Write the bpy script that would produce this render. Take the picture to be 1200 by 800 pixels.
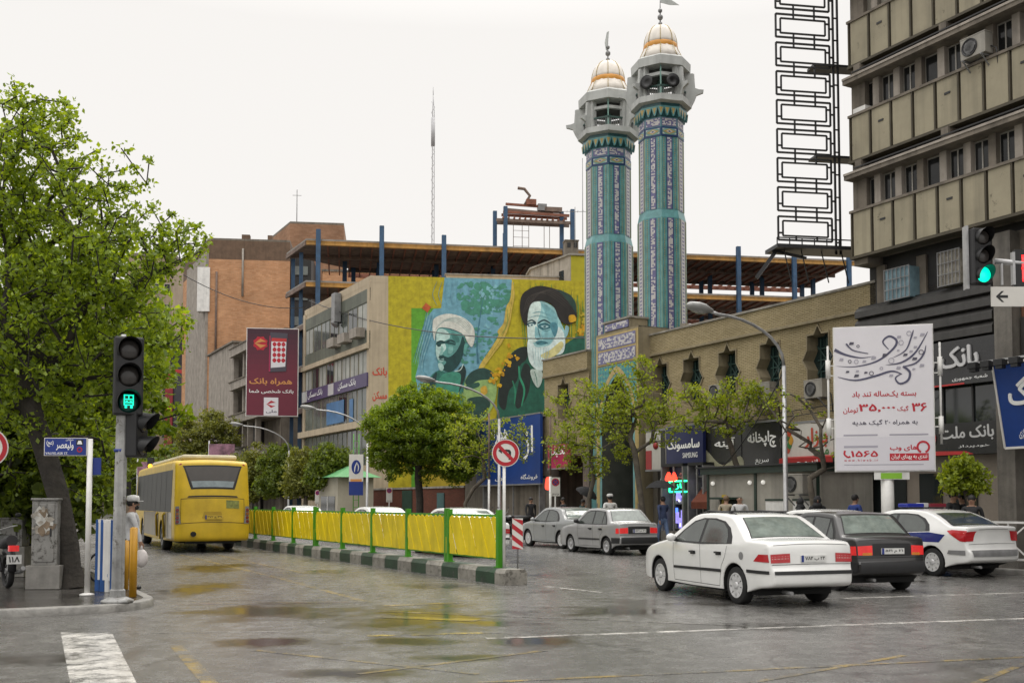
import bpy, bmesh, math, random
import numpy as np
from mathutils import Vector, Matrix

for _o in list(bpy.data.objects):
    bpy.data.objects.remove(_o)
SC = bpy.context.scene
COL = SC.collection
rad = math.radians

# ------------------------------------------------------------------ camera, sky, sun, exposure
CAM_H = 1.65; PITCH = rad(2.862); FPX = 1220.0; CY = 527.0   # optical centre below the middle of the frame: the lens is shifted up
cam_d = bpy.data.cameras.new('camera'); cam = bpy.data.objects.new('camera', cam_d); COL.objects.link(cam)
cam.location = (0, 0, CAM_H); cam.rotation_euler = (rad(90) + PITCH, 0, 0)
cam_d.shift_y = (CY - 400) / 1200; cam_d.sensor_width = 36; cam_d.lens = 36 * FPX / 1200; cam_d.clip_start = .1; cam_d.clip_end = 3000
SC.camera = cam
SUN_EL, SUN_AZ = 58, 200           # behind and above the camera, veiled by cloud
world = bpy.data.worlds.new('World'); SC.world = world; world.use_nodes = True
wn = world.node_tree.nodes; wl = world.node_tree.links
bg = wn['Background']
sky = wn.new('ShaderNodeTexSky'); sky.sky_type = 'NISHITA'; sky.sun_disc = False
sky.sun_elevation = rad(SUN_EL); sky.sun_rotation = rad(SUN_AZ); sky.dust_density = 4; sky.air_density = 1
hs = wn.new('ShaderNodeHueSaturation'); hs.inputs['Saturation'].default_value = .12
wl.new(sky.outputs[0], hs.inputs['Color'])
mx = wn.new('ShaderNodeMix'); mx.data_type = 'RGBA'; mx.inputs[0].default_value = .9
mx.inputs[7].default_value = (8.95, 8.7, 8.4, 1)      # cloud deck
wl.new(hs.outputs[0], mx.inputs[6])
tcw = wn.new('ShaderNodeTexCoord'); sxw = wn.new('ShaderNodeSeparateXYZ'); wl.new(tcw.outputs['Generated'], sxw.inputs[0])
grd = wn.new('ShaderNodeMapRange'); grd.inputs[1].default_value = .42; grd.inputs[2].default_value = 1.0; grd.inputs[3].default_value = .8; grd.inputs[4].default_value = 2.6
wl.new(sxw.outputs[2], grd.inputs[0])                   # an overcast sky is brighter overhead
mg = wn.new('ShaderNodeMix'); mg.data_type = 'RGBA'; mg.blend_type = 'MULTIPLY'; mg.inputs[0].default_value = 1
wl.new(mx.outputs[2], mg.inputs[6]); wl.new(grd.outputs[0], mg.inputs[7])
wl.new(mg.outputs[2], bg.inputs['Color']); bg.inputs['Strength'].default_value = .105
sun_d = bpy.data.lights.new('sun', 'SUN'); sun = bpy.data.objects.new('sun', sun_d); COL.objects.link(sun)
sun_d.energy = .9; sun_d.angle = rad(25); sun_d.color = (1, .96, .9)
sun.rotation_euler = (rad(90 - SUN_EL), 0, rad(180 - SUN_AZ + 180))
SC.view_settings.view_transform = 'Standard'; SC.view_settings.look = 'None'
SC.view_settings.exposure = 0.42; SC.view_settings.gamma = 1.0; SC.view_settings.use_curve_mapping = False
SC.cycles.max_bounces = 6; SC.cycles.transparent_max_bounces = 6

# ------------------------------------------------------------------ geometry of the place
SA = rad(28.4)                       # the street runs 28.4 degrees to the left of the view
SD = (-math.sin(SA), math.cos(SA)); SR = (math.cos(SA), math.sin(SA))
ROT = -math.pi / 2 + SA              # a facade's own frame: x towards the camera end, y into the building
TF = 26.0                            # facade line on the right-hand side
TK = 21.3                            # right-hand kerb
def ray(px, py):
    x = (px - 600) / FPX; u = (CY - py) / FPX
    return (x, math.cos(PITCH) - u * math.sin(PITCH), math.sin(PITCH) + u * math.cos(PITCH))
def onG(px, py, z=0.):
    r = ray(px, py); k = (z - CAM_H) / r[2]; return Vector((r[0] * k, r[1] * k, z))
def onY(px, py, Y):
    r = ray(px, py); k = Y / r[1]; return Vector((r[0] * k, Y, CAM_H + r[2] * k))
def onT(px, py, T):
    r = ray(px, py); k = T / (r[0] * SR[0] + r[1] * SR[1]); return Vector((r[0] * k, r[1] * k, CAM_H + r[2] * k))
def st(p): return (p[0] * SD[0] + p[1] * SD[1], p[0] * SR[0] + p[1] * SR[1])
def W(s, t, z=0.): return Vector((s * SD[0] + t * SR[0], s * SD[1] + t * SR[1], z))
def fs(px, py, T):
    p = onT(px, py, T); return st(p)[0], p[2]

# ------------------------------------------------------------------ materials
def hexc(h, a=1.0):
    v = [int(h[i:i + 2], 16) / 255 for i in (0, 2, 4)]
    return tuple((c / 12.92 if c <= .04045 else ((c + .055) / 1.055) ** 2.4) for c in v) + (a,)
_M = {}
def mat(name, col, rough=.6, var=.12, scale=2.0, bump=0., bscale=None, metal=0., streak=0., spec=.5, emit=0., coat=0., stain=None, stain_amt=0.):
    """a weathered single-colour material: blotches, fine grain, rain streaks"""
    if name in _M: return _M[name]
    m = bpy.data.materials.new(name); _M[name] = m; m.use_nodes = True
    nt = m.node_tree; N = nt.nodes; L = nt.links; b = N['Principled BSDF']
    if isinstance(col, str): col = hexc(col)
    col = tuple(col[:3]) + (1,)
    b.inputs['Roughness'].default_value = rough; b.inputs['Metallic'].default_value = metal
    b.inputs['Specular IOR Level'].default_value = spec
    if coat: b.inputs['Coat Weight'].default_value = coat; b.inputs['Coat Roughness'].default_value = .05
    tc = N.new('ShaderNodeTexCoord')
    base = N.new('ShaderNodeRGB'); base.outputs[0].default_value = col; out = base.outputs[0]
    if var:
        n1 = N.new('ShaderNodeTexNoise'); n1.inputs['Scale'].default_value = scale; n1.inputs['Detail'].default_value = 8; n1.inputs['Roughness'].default_value = .65
        L.new(tc.outputs['Object'], n1.inputs['Vector'])
        mr = N.new('ShaderNodeMapRange'); mr.inputs[1].default_value = .3; mr.inputs[2].default_value = .7
        mr.inputs[3].default_value = 1 - var * 1.6; mr.inputs[4].default_value = 1 + var
        L.new(n1.outputs['Fac'], mr.inputs[0])
        mm = N.new('ShaderNodeMix'); mm.data_type = 'RGBA'; mm.blend_type = 'MULTIPLY'; mm.inputs[0].default_value = 1
        L.new(out, mm.inputs[6]); L.new(mr.outputs[0], mm.inputs[7]); out = mm.outputs[2]
    if streak:
        mp = N.new('ShaderNodeMapping'); mp.inputs['Scale'].default_value = (2.2, 2.2, .12)
        L.new(tc.outputs['Object'], mp.inputs[0])
        n2 = N.new('ShaderNodeTexNoise'); n2.inputs['Scale'].default_value = 1.6; n2.inputs['Detail'].default_value = 6
        L.new(mp.outputs[0], n2.inputs['Vector'])
        m2 = N.new('ShaderNodeMapRange'); m2.inputs[1].default_value = .48; m2.inputs[2].default_value = .72
        m2.inputs[3].default_value = 1; m2.inputs[4].default_value = 1 - streak
        L.new(n2.outputs['Fac'], m2.inputs[0])
        mm = N.new('ShaderNodeMix'); mm.data_type = 'RGBA'; mm.blend_type = 'MULTIPLY'; mm.inputs[0].default_value = 1
        L.new(out, mm.inputs[6]); L.new(m2.outputs[0], mm.inputs[7]); out = mm.outputs[2]
    if stain:
        n3 = N.new('ShaderNodeTexNoise'); n3.inputs['Scale'].default_value = scale * 2.3; n3.inputs['Detail'].default_value = 10; n3.inputs['Roughness'].default_value = .75
        L.new(tc.outputs['Object'], n3.inputs['Vector'])
        m3 = N.new('ShaderNodeMapRange'); m3.inputs[1].default_value = .62 - stain_amt * .25; m3.inputs[2].default_value = .68 - stain_amt * .2
        L.new(n3.outputs['Fac'], m3.inputs[0])
        mm = N.new('ShaderNodeMix'); mm.data_type = 'RGBA'
        L.new(m3.outputs[0], mm.inputs[0]); L.new(out, mm.inputs[6]); mm.inputs[7].default_value = hexc(stain) if isinstance(stain, str) else stain; out = mm.outputs[2]
    L.new(out, b.inputs['Base Color'])
    if bump:
        nb = N.new('ShaderNodeTexNoise'); nb.inputs['Scale'].default_value = bscale or scale * 8; nb.inputs['Detail'].default_value = 6
        L.new(tc.outputs['Object'], nb.inputs['Vector'])
        bp = N.new('ShaderNodeBump'); bp.inputs['Strength'].default_value = bump; bp.inputs['Distance'].default_value = .05
        L.new(nb.outputs['Fac'], bp.inputs['Height']); L.new(bp.outputs[0], b.inputs['Normal'])
    if emit:
        L.new(out, b.inputs['Emission Color']); b.inputs['Emission Strength'].default_value = emit
    return m
def brick_mat(name, c1, c2, mortar, scale=1., bw=.24, bh=.075, rough=.85, axis='x'):
    if name in _M: return _M[name]
    m = bpy.data.materials.new(name); _M[name] = m; m.use_nodes = True
    nt = m.node_tree; N = nt.nodes; L = nt.links; b = N['Principled BSDF']; b.inputs['Roughness'].default_value = rough
    b.inputs['Specular IOR Level'].default_value = .2
    tc = N.new('ShaderNodeTexCoord'); sx = N.new('ShaderNodeSeparateXYZ'); cb = N.new('ShaderNodeCombineXYZ')
    L.new(tc.outputs['Object'], sx.inputs[0])
    ad = N.new('ShaderNodeMath'); ad.operation = 'ADD'; L.new(sx.outputs[0], ad.inputs[0]); L.new(sx.outputs[1], ad.inputs[1])
    L.new(ad.outputs[0], cb.inputs[0]); L.new(sx.outputs[2], cb.inputs[1])
    bt = N.new('ShaderNodeTexBrick'); L.new(cb.outputs[0], bt.inputs['Vector'])
    bt.inputs['Scale'].default_value = scale; bt.inputs['Brick Width'].default_value = bw; bt.inputs['Row Height'].default_value = bh; bt.inputs['Mortar Size'].default_value = .008
    bt.inputs['Color1'].default_value = hexc(c1); bt.inputs['Color2'].default_value = hexc(c2); bt.inputs['Mortar'].default_value = hexc(mortar)
    n1 = N.new('ShaderNodeTexNoise'); n1.inputs['Scale'].default_value = .35; n1.inputs['Detail'].default_value = 9; n1.inputs['Roughness'].default_value = .7
    L.new(tc.outputs['Object'], n1.inputs['Vector'])
    mr = N.new('ShaderNodeMapRange'); mr.inputs[1].default_value = .3; mr.inputs[2].default_value = .7; mr.inputs[3].default_value = .68; mr.inputs[4].default_value = 1.12
    L.new(n1.outputs['Fac'], mr.inputs[0])
    mm = N.new('ShaderNodeMix'); mm.data_type = 'RGBA'; mm.blend_type = 'MULTIPLY'; mm.inputs[0].default_value = 1
    L.new(bt.outputs['Color'], mm.inputs[6]); L.new(mr.outputs[0], mm.inputs[7]); L.new(mm.outputs[2], b.inputs['Base Color'])
    bp = N.new('ShaderNodeBump'); bp.inputs['Strength'].default_value = .4; bp.inputs['Distance'].default_value = .01
    L.new(bt.outputs['Fac'], bp.inputs['Height']); bp.invert = True; L.new(bp.outputs[0], b.inputs['Normal'])
    return m
def paint(col, name=None, rough=.45, var=.06, **k):
    return mat(name or 'paint_' + str(col), col, rough, var, **k)
def glass(name, col=(.03, .035, .035, 1), rough=.06, var=.0):
    return mat(name, col, rough, var, spec=.8)
def leaf_mat(name, c1, c2, trans=.45):
    if name in _M: return _M[name]
    m = bpy.data.materials.new(name); _M[name] = m; m.use_nodes = True
    nt = m.node_tree; N = nt.nodes; L = nt.links
    out = N['Material Output']; N.remove(N['Principled BSDF'])
    g = N.new('ShaderNodeNewGeometry'); r = N.new('ShaderNodeValToRGB')
    r.color_ramp.elements[0].color = c1; r.color_ramp.elements[1].color = c2
    L.new(g.outputs['Random Per Island'], r.inputs[0])
    d = N.new('ShaderNodeBsdfDiffuse'); t = N.new('ShaderNodeBsdfTranslucent'); gl = N.new('ShaderNodeBsdfGlossy'); gl.inputs['Roughness'].default_value = .45
    gl.inputs['Color'].default_value = (.5, .5, .5, 1)
    tm = N.new('ShaderNodeMix'); tm.data_type = 'RGBA'; tm.blend_type = 'MULTIPLY'; tm.inputs[0].default_value = 1; tm.inputs[7].default_value = (1.5, 1.35, .5, 1)
    L.new(r.outputs[0], tm.inputs[6]); L.new(tm.outputs[2], t.inputs['Color'])
    L.new(r.outputs[0], d.inputs['Color'])
    m1 = N.new('ShaderNodeMixShader'); m1.inputs[0].default_value = trans; L.new(d.outputs[0], m1.inputs[1]); L.new(t.outputs[0], m1.inputs[2])
    m2 = N.new('ShaderNodeMixShader'); m2.inputs[0].default_value = .06; L.new(m1.outputs[0], m2.inputs[1]); L.new(gl.outputs[0], m2.inputs[2])
    L.new(m2.outputs[0], out.inputs['Surface'])
    return m

# ------------------------------------------------------------------ mesh building
class Fr:
    """a flat frame: origin, u and v axes, n towards the viewer of the face"""
    def __init__(s, O, U, V, N=None):
        s.O = Vector(O); s.U = Vector(U).normalized(); s.V = Vector(V).normalized()
        s.N = Vector(N).normalized() if N is not None else s.U.cross(s.V).normalized()
    def p(s, u, v, n=0.): return s.O + s.U * u + s.V * v + s.N * n
class MB:
    def __init__(s): s.v = []; s.f = []; s.m = []; s.sm = []; s.mats = []
    def mi(s, m):
        if m not in s.mats: s.mats.append(m)
        return s.mats.index(m)
    def add(s, vs, fc, m, smooth=False):
        b = len(s.v); s.v += [tuple(v) for v in vs]; i = s.mi(m)
        for f in fc: s.f.append(tuple(b + k for k in f)); s.m.append(i); s.sm.append(smooth)
        return s
    def box(s, c, d, m, rz=0., fr=None):
        x, y, z = [k / 2 for k in d]; pts = [(-x, -y, -z), (x, -y, -z), (x, y, -z), (-x, y, -z), (-x, -y, z), (x, -y, z), (x, y, z), (-x, y, z)]
        if fr: vs = [fr.p(c[0] + p[0], c[1] + p[1], c[2] + p[2]) for p in pts]
        else:
            R = Matrix.Rotation(rz, 3, 'Z'); vs = [R @ Vector(p) + Vector(c) for p in pts]
        return s.add(vs, [(3, 2, 1, 0), (4, 5, 6, 7), (0, 1, 5, 4), (1, 2, 6, 5), (2, 3, 7, 6), (3, 0, 4, 7)], m)
    def b2(s, a, b, m, fr=None):
        return s.box([(p + q) / 2 for p, q in zip(a, b)], [abs(q - p) for p, q in zip(a, b)], m, fr=fr)
    def poly(s, fr, pts, n0, n1, m, side=None):
        k = len(pts)
        if n0 == n1: return s.add([fr.p(u, v, n1) for u, v in pts], [tuple(range(k))], m)
        vs = [fr.p(u, v, n0) for u, v in pts] + [fr.p(u, v, n1) for u, v in pts]
        s.add(vs, [tuple(range(k, 2 * k))] + [tuple(range(k))[::-1]], m)
        s.add(vs, [(i, (i + 1) % k, k + (i + 1) % k, k + i) for i in range(k)], side or m); return s
    def ring(s, fr, outer, inner, n0, n1, m):
        k = len(outer)
        vs = [fr.p(u, v, n1) for u, v in outer] + [fr.p(u, v, n1) for u, v in inner] + [fr.p(u, v, n0) for u, v in outer] + [fr.p(u, v, n0) for u, v in inner]
        F = []
        for i in range(k):
            j = (i + 1) % k; F += [(i, j, k + j, k + i), (2 * k + j, 2 * k + i, 3 * k + i, 3 * k + j), (i + 2 * k, j + 2 * k, j, i), (k + i, k + j, 3 * k + j, 3 * k + i)]
        return s.add(vs, F, m)
    def path(s, pts, r, m, n=8, caps=True, smooth=True):
        pts = [Vector(p) for p in pts]; k = len(pts); rs = r if isinstance(r, (list, tuple)) else [r] * k
        vs = []; prev = None
        for i, p in enumerate(pts):
            d = (pts[min(i + 1, k - 1)] - pts[max(i - 1, 0)])
            d = d.normalized() if d.length > 1e-9 else Vector((0, 0, 1))
            if prev is None:
                a = Vector((0, 0, 1)) if abs(d.z) < .9 else Vector((1, 0, 0)); u = d.cross(a).normalized()
            else:
                u = prev - d * prev.dot(d); u = u.normalized() if u.length > 1e-6 else d.orthogonal().normalized()
            prev = u; w = d.cross(u)
            vs += [p + (u * math.cos(2 * math.pi * j / n) + w * math.sin(2 * math.pi * j / n)) * rs[i] for j in range(n)]
        F = [(i * n + j, i * n + (j + 1) % n, (i + 1) * n + (j + 1) % n, (i + 1) * n + j) for i in range(k - 1) for j in range(n)]
        s.add(vs, F, m, smooth)
        if caps: s.add(vs[:n], [tuple(range(n))[::-1]], m); s.add(vs[-n:], [tuple(range(n))], m)
        return s
    def cyl(s, a, b, r, m, r2=None, n=16): return s.path([a, b], [r, r if r2 is None else r2], m, n)
    def bar(s, a, b, w, h, m):
        a = Vector(a); b = Vector(b); d = (b - a).normalized(); up = Vector((0, 0, 1)) if abs(d.z) < .95 else Vector((0, 1, 0))
        U = d.cross(up).normalized(); V = U.cross(d)
        vs = [p + U * x * w / 2 + V * y * h / 2 for p in (a, b) for x, y in ((-1, -1), (1, -1), (1, 1), (-1, 1))]
        return s.add(vs, [(3, 2, 1, 0), (4, 5, 6, 7), (0, 1, 5, 4), (1, 2, 6, 5), (2, 3, 7, 6), (3, 0, 4, 7)], m)
    def lathe(s, prof, m, n=24, c=(0, 0, 0), a0=0., smooth=True, ax=None, caps=True):
        c = Vector(c); vs = []
        for r, z in prof:
            for j in range(n):
                t = a0 + 2 * math.pi * j / n
                if ax is None: vs.append(c + Vector((r * math.cos(t), r * math.sin(t), z)))
                else: vs.append(c + ax[0] * (r * math.cos(t)) + ax[1] * (r * math.sin(t)) + ax[2] * z)
        k = len(prof)
        F = [(i * n + j, i * n + (j + 1) % n, (i + 1) * n + (j + 1) % n, (i + 1) * n + j) for i in range(k - 1) for j in range(n)]
        s.add(vs, F, m, smooth)
        if caps and prof[0][0] > 1e-4: s.add(vs[:n], [tuple(range(n))[::-1]], m)
        if caps and prof[-1][0] > 1e-4: s.add(vs[-n:], [tuple(range(n))], m)
        return s
    def ball(s, c, r, m, n=14, sc=(1, 1, 1)):
        c = Vector(c); k = n // 2; vs = []
        for i in range(k + 1):
            a = -math.pi / 2 + math.pi * i / k
            for j in range(n):
                t = 2 * math.pi * j / n; vs.append(c + Vector((r * sc[0] * math.cos(a) * math.cos(t), r * sc[1] * math.cos(a) * math.sin(t), r * sc[2] * math.sin(a))))
        return s.add(vs, [(i * n + j, i * n + (j + 1) % n, (i + 1) * n + (j + 1) % n, (i + 1) * n + j) for i in range(k) for j in range(n)], m, True)
    def build(s, name, parent=None, loc=None, rz=0., bevel=0., **props):
        me = bpy.data.meshes.new(name); me.from_pydata(s.v, [], s.f)
        for m in s.mats: me.materials.append(m)
        me.polygons.foreach_set('material_index', s.m); me.polygons.foreach_set('use_smooth', s.sm)
        bm = bmesh.new(); bm.from_mesh(me); bmesh.ops.remove_doubles(bm, verts=bm.verts, dist=1e-5) if any(s.sm) else None
        bmesh.ops.recalc_face_normals(bm, faces=bm.faces) if len(s.f) < 60000 else None
        bm.to_mesh(me); bm.free(); me.update()
        o = bpy.data.objects.new(name, me); COL.objects.link(o)
        if parent is not None: o.parent = parent
        if loc is not None: o.location = loc
        if rz: o.rotation_euler = (0, 0, rz)
        if bevel:
            b = o.modifiers.new('bevel', 'BEVEL'); b.width = bevel; b.segments = 2; b.limit_method = 'ANGLE'; b.angle_limit = rad(40)
        for k, v in props.items(): o[k] = v
        return o
def thing(name, label, cat, loc=(0, 0, 0), rz=0., group=None):
    o = bpy.data.objects.new(name, None); COL.objects.link(o); o.location = loc; o.rotation_euler = (0, 0, rz)
    o.empty_display_size = .2
    o['label'] = label; o['category'] = cat
    if group: o['group'] = group
    return o
def tag(o, label, cat, group=None):
    o['label'] = label; o['category'] = cat
    if group: o['group'] = group
    return o
def struct(o): o['kind'] = 'structure'; return o
def copy_tree(o, parent=None):
    c = o.copy(); COL.objects.link(c)
    if parent is not None: c.parent = parent
    for ch in [k for k in bpy.data.objects if k.parent == o]: copy_tree(ch, c)
    return c
def spline(pts, closed=True, n=6):
    P = [Vector(p).to_3d() for p in pts]; k = len(P); out = []
    rng = range(k) if closed else range(k - 1)
    for i in rng:
        if closed: a, b, c, d = P[(i - 1) % k], P[i], P[(i + 1) % k], P[(i + 2) % k]
        else: a, b, c, d = P[max(i - 1, 0)], P[i], P[i + 1], P[min(i + 2, k - 1)]
        for j in range(n):
            t = j / n; out.append(.5 * ((2 * b) + (c - a) * t + (2 * a - 5 * b + 4 * c - d) * t * t + (3 * b - a - 3 * c + d) * t ** 3))
    if not closed: out.append(P[-1])
    return out
def sp2(pts, n=5): return [(p.x, p.y) for p in spline(pts, True, n)]
def stroke(pts, w, n=5):
    """flat outline of a curved stroke of tapering width (2-D)"""
    c = spline(pts, False, n); k = len(c); L = []; Rr = []
    for i, p in enumerate(c):
        d = c[min(i + 1, k - 1)] - c[max(i - 1, 0)]; d.normalize() if d.length else None
        q = i / (k - 1); ww = (w[0] + (w[1] - w[0]) * q) if isinstance(w, tuple) and len(w) == 2 else (w[0] * (1 - q) ** 2 + 2 * w[1] * q * (1 - q) + w[2] * q * q if isinstance(w, tuple) else w)
        nx, ny = -d.y, d.x
        L.append((p.x + nx * ww / 2, p.y + ny * ww / 2)); Rr.append((p.x - nx * ww / 2, p.y - ny * ww / 2))
    return L, Rr
def add_stroke(mb, fr, pts, w, n0, m, n=5):
    L, R_ = stroke(pts, w, n); k = len(L)
    mb.add([fr.p(u, v, n0) for u, v in L] + [fr.p(u, v, n0) for u, v in R_], [(i, i + 1, k + i + 1, k + i) for i in range(k - 1)], m)

# ------------------------------------------------------------------ writing (Persian letters joined by hand)
_AR = {'ا': ('\ufe8d', '\ufe8e', None, None), 'آ': ('\ufe81', '\ufe82', None, None), 'ب': ('\ufe8f', '\ufe90', '\ufe91', '\ufe92'), 'پ': ('\ufb56', '\ufb57', '\ufb58', '\ufb59'),
       'ت': ('\ufe95', '\ufe96', '\ufe97', '\ufe98'), 'خ': ('\ufea5', '\ufea6', '\ufea7', '\ufea8'), 'د': ('\ufea9', '\ufeaa', None, None), 'ر': ('\ufead', '\ufeae', None, None), 'ز': ('\ufeaf', '\ufeb0', None, None),
       'س': ('\ufeb1', '\ufeb2', '\ufeb3', '\ufeb4'), 'ش': ('\ufeb5', '\ufeb6', '\ufeb7', '\ufeb8'), 'ص': ('\ufeb9', '\ufeba', '\ufebb', '\ufebc'), 'ع': ('\ufec9', '\ufeca', '\ufecb', '\ufecc'), 'ف': ('\ufed1', '\ufed2', '\ufed3', '\ufed4'),
       'ق': ('\ufed5', '\ufed6', '\ufed7', '\ufed8'), 'ک': ('\ufb8e', '\ufb8f', '\ufb90', '\ufb91'), 'گ': ('\ufb92', '\ufb93', '\ufb94', '\ufb95'), 'ل': ('\ufedd', '\ufede', '\ufedf', '\ufee0'), 'م': ('\ufee1', '\ufee2', '\ufee3', '\ufee4'),
       'ن': ('\ufee5', '\ufee6', '\ufee7', '\ufee8'), 'و': ('\ufeed', '\ufeee', None, None), 'ه': ('\ufee9', '\ufeea', '\ufeeb', '\ufeec'), 'ی': ('\ufbfc', '\ufbfd', '\ufbfe', '\ufbff'), 'ج': ('\ufe9d', '\ufe9e', '\ufe9f', '\ufea0'),
       'ح': ('\ufea1', '\ufea2', '\ufea3', '\ufea4')}
def fa(t):
    out = []; run = ''
    for i, ch in enumerate(t):
        if ch in _AR:
            pj = i > 0 and t[i - 1] in _AR and _AR[t[i - 1]][2] is not None or (i > 0 and t[i - 1] == 'ـ')
            nj = (i + 1 < len(t)) and (t[i + 1] in _AR or t[i + 1] == 'ـ') and _AR[ch][2] is not None
            f = _AR[ch]; out.append(f[3] if pj and nj else f[1] if pj else f[2] if nj else f[0])
        elif ch != '\u200c': out.append({'(': ')', ')': '('}.get(ch, ch))
    s = ''.join(out)[::-1]
    res = ''; num = ''                      # keep numbers in reading order
    for ch in s + '\0':
        if ch in '۰۱۲۳۴۵۶۷۸۹٫,.0123456789' and (ch not in ',.٫' or num): num += ch
        else:
            res += num[::-1]; num = ''
            if ch != '\0': res += ch
    return res
_TX = {}
from mathutils.geometry import delaunay_2d_cdt
def text_mesh(s, bold=0.):
    """outline of a line of writing, filled by winding number so that overlapping strokes join"""
    k = (s, bold)
    if k in _TX: return _TX[k]
    c = bpy.data.curves.new('t', 'FONT'); c.body = s; c.size = 1; c.resolution_u = 2; c.fill_mode = 'NONE'
    o = bpy.data.objects.new('t', c); COL.objects.link(o)
    bpy.context.view_layer.update()
    me = bpy.data.meshes.new_from_object(o.evaluated_get(bpy.context.evaluated_depsgraph_get()))
    P = [Vector((v.co.x, v.co.y)) for v in me.vertices]; E = [tuple(e.vertices) for e in me.edges]
    bpy.data.objects.remove(o); bpy.data.curves.remove(c); bpy.data.meshes.remove(me)
    if not P: _TX[k] = ([], []); return _TX[k]
    # splines become chains of consecutive vertices; keep their direction
    E = [(x, y) if (y == x + 1) else (y, x) if (x == y + 1) else ((max(x, y), min(x, y))) for x, y in E]
    sh = [(0, 0)] if bold <= 0 else [(-bold, 0), (bold, 0), (0, bold * .7), (0, -bold * .7)]
    V = []; ED = []
    for dx, dy in sh:
        n0 = len(V); V += [p + Vector((dx, dy)) for p in P]; ED += [(n0 + x, n0 + y) for x, y in E]
    ov, oe, of, *_ = delaunay_2d_cdt(V, ED, [], 0, 1e-5)
    A = np.array([V[x] for x, y in ED]); B = np.array([V[y] for x, y in ED]); F = []
    for f in of:
        cx = sum(ov[i].x for i in f) / len(f); cy = sum(ov[i].y for i in f) / len(f)
        up = (A[:, 1] <= cy) & (B[:, 1] > cy); dn = (A[:, 1] > cy) & (B[:, 1] <= cy)
        cr = (B[:, 0] - A[:, 0]) * (cy - A[:, 1]) - (cx - A[:, 0]) * (B[:, 1] - A[:, 1])
        w = int(np.sum(up & (cr > 0))) - int(np.sum(dn & (cr < 0)))
        if w != 0: F.append(tuple(f))
    _TX[k] = ([(v.x, v.y) for v in ov], F); return _TX[k]
def add_text(mb, fr, s, box, n, m, bold=.012, farsi=True, stretch=True, depth=0.):
    """writing fitted to box (u0, v0, u1, v1) of a frame, n above its face"""
    V, F = text_mesh(fa(s) if farsi else s, bold)
    if not V: return
    us = {i for f in F for i in f}; V = [v if i in us else V[F[0][0]] for i, v in enumerate(V)]
    x0 = min(v[0] for v in V); x1 = max(v[0] for v in V); y0 = min(v[1] for v in V); y1 = max(v[1] for v in V)
    u0, v0, u1, v1 = box; sx = (u1 - u0) / (x1 - x0); sy = (v1 - v0) / (y1 - y0)
    if not stretch: sx = sy = min(sx, sy)
    ou = (u0 + u1) / 2 - sx * (x0 + x1) / 2; ov = (v0 + v1) / 2 - sy * (y0 + y1) / 2
    mb.add([fr.p(ou + x * sx, ov + y * sy, n + depth) for x, y in V], F, m)
    if depth:
        ed = {}
        for f in F:
            for a, b in zip(f, f[1:] + f[:1]): ed[(a, b)] = ed.get((a, b), 0) + 1
        bd = [e for e in ed if (e[1], e[0]) not in ed]
        vs = []; fc = []
        for a, b in bd:
            k = len(vs)
            for i, d in ((a, depth), (b, depth), (b, 0), (a, 0)): vs.append(fr.p(ou + V[i][0] * sx, ov + V[i][1] * sy, n + d))
            fc.append((k, k + 1, k + 2, k + 3))
        mb.add(vs, fc, m)
def facade(name, label, cat, s0, t0, group=None):
    """a building's Empty: x runs along the street towards the camera, y into the building"""
    return thing(name, label, cat, W(s0, t0), ROT, group)
FZ = (0, 0, 1)
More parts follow.
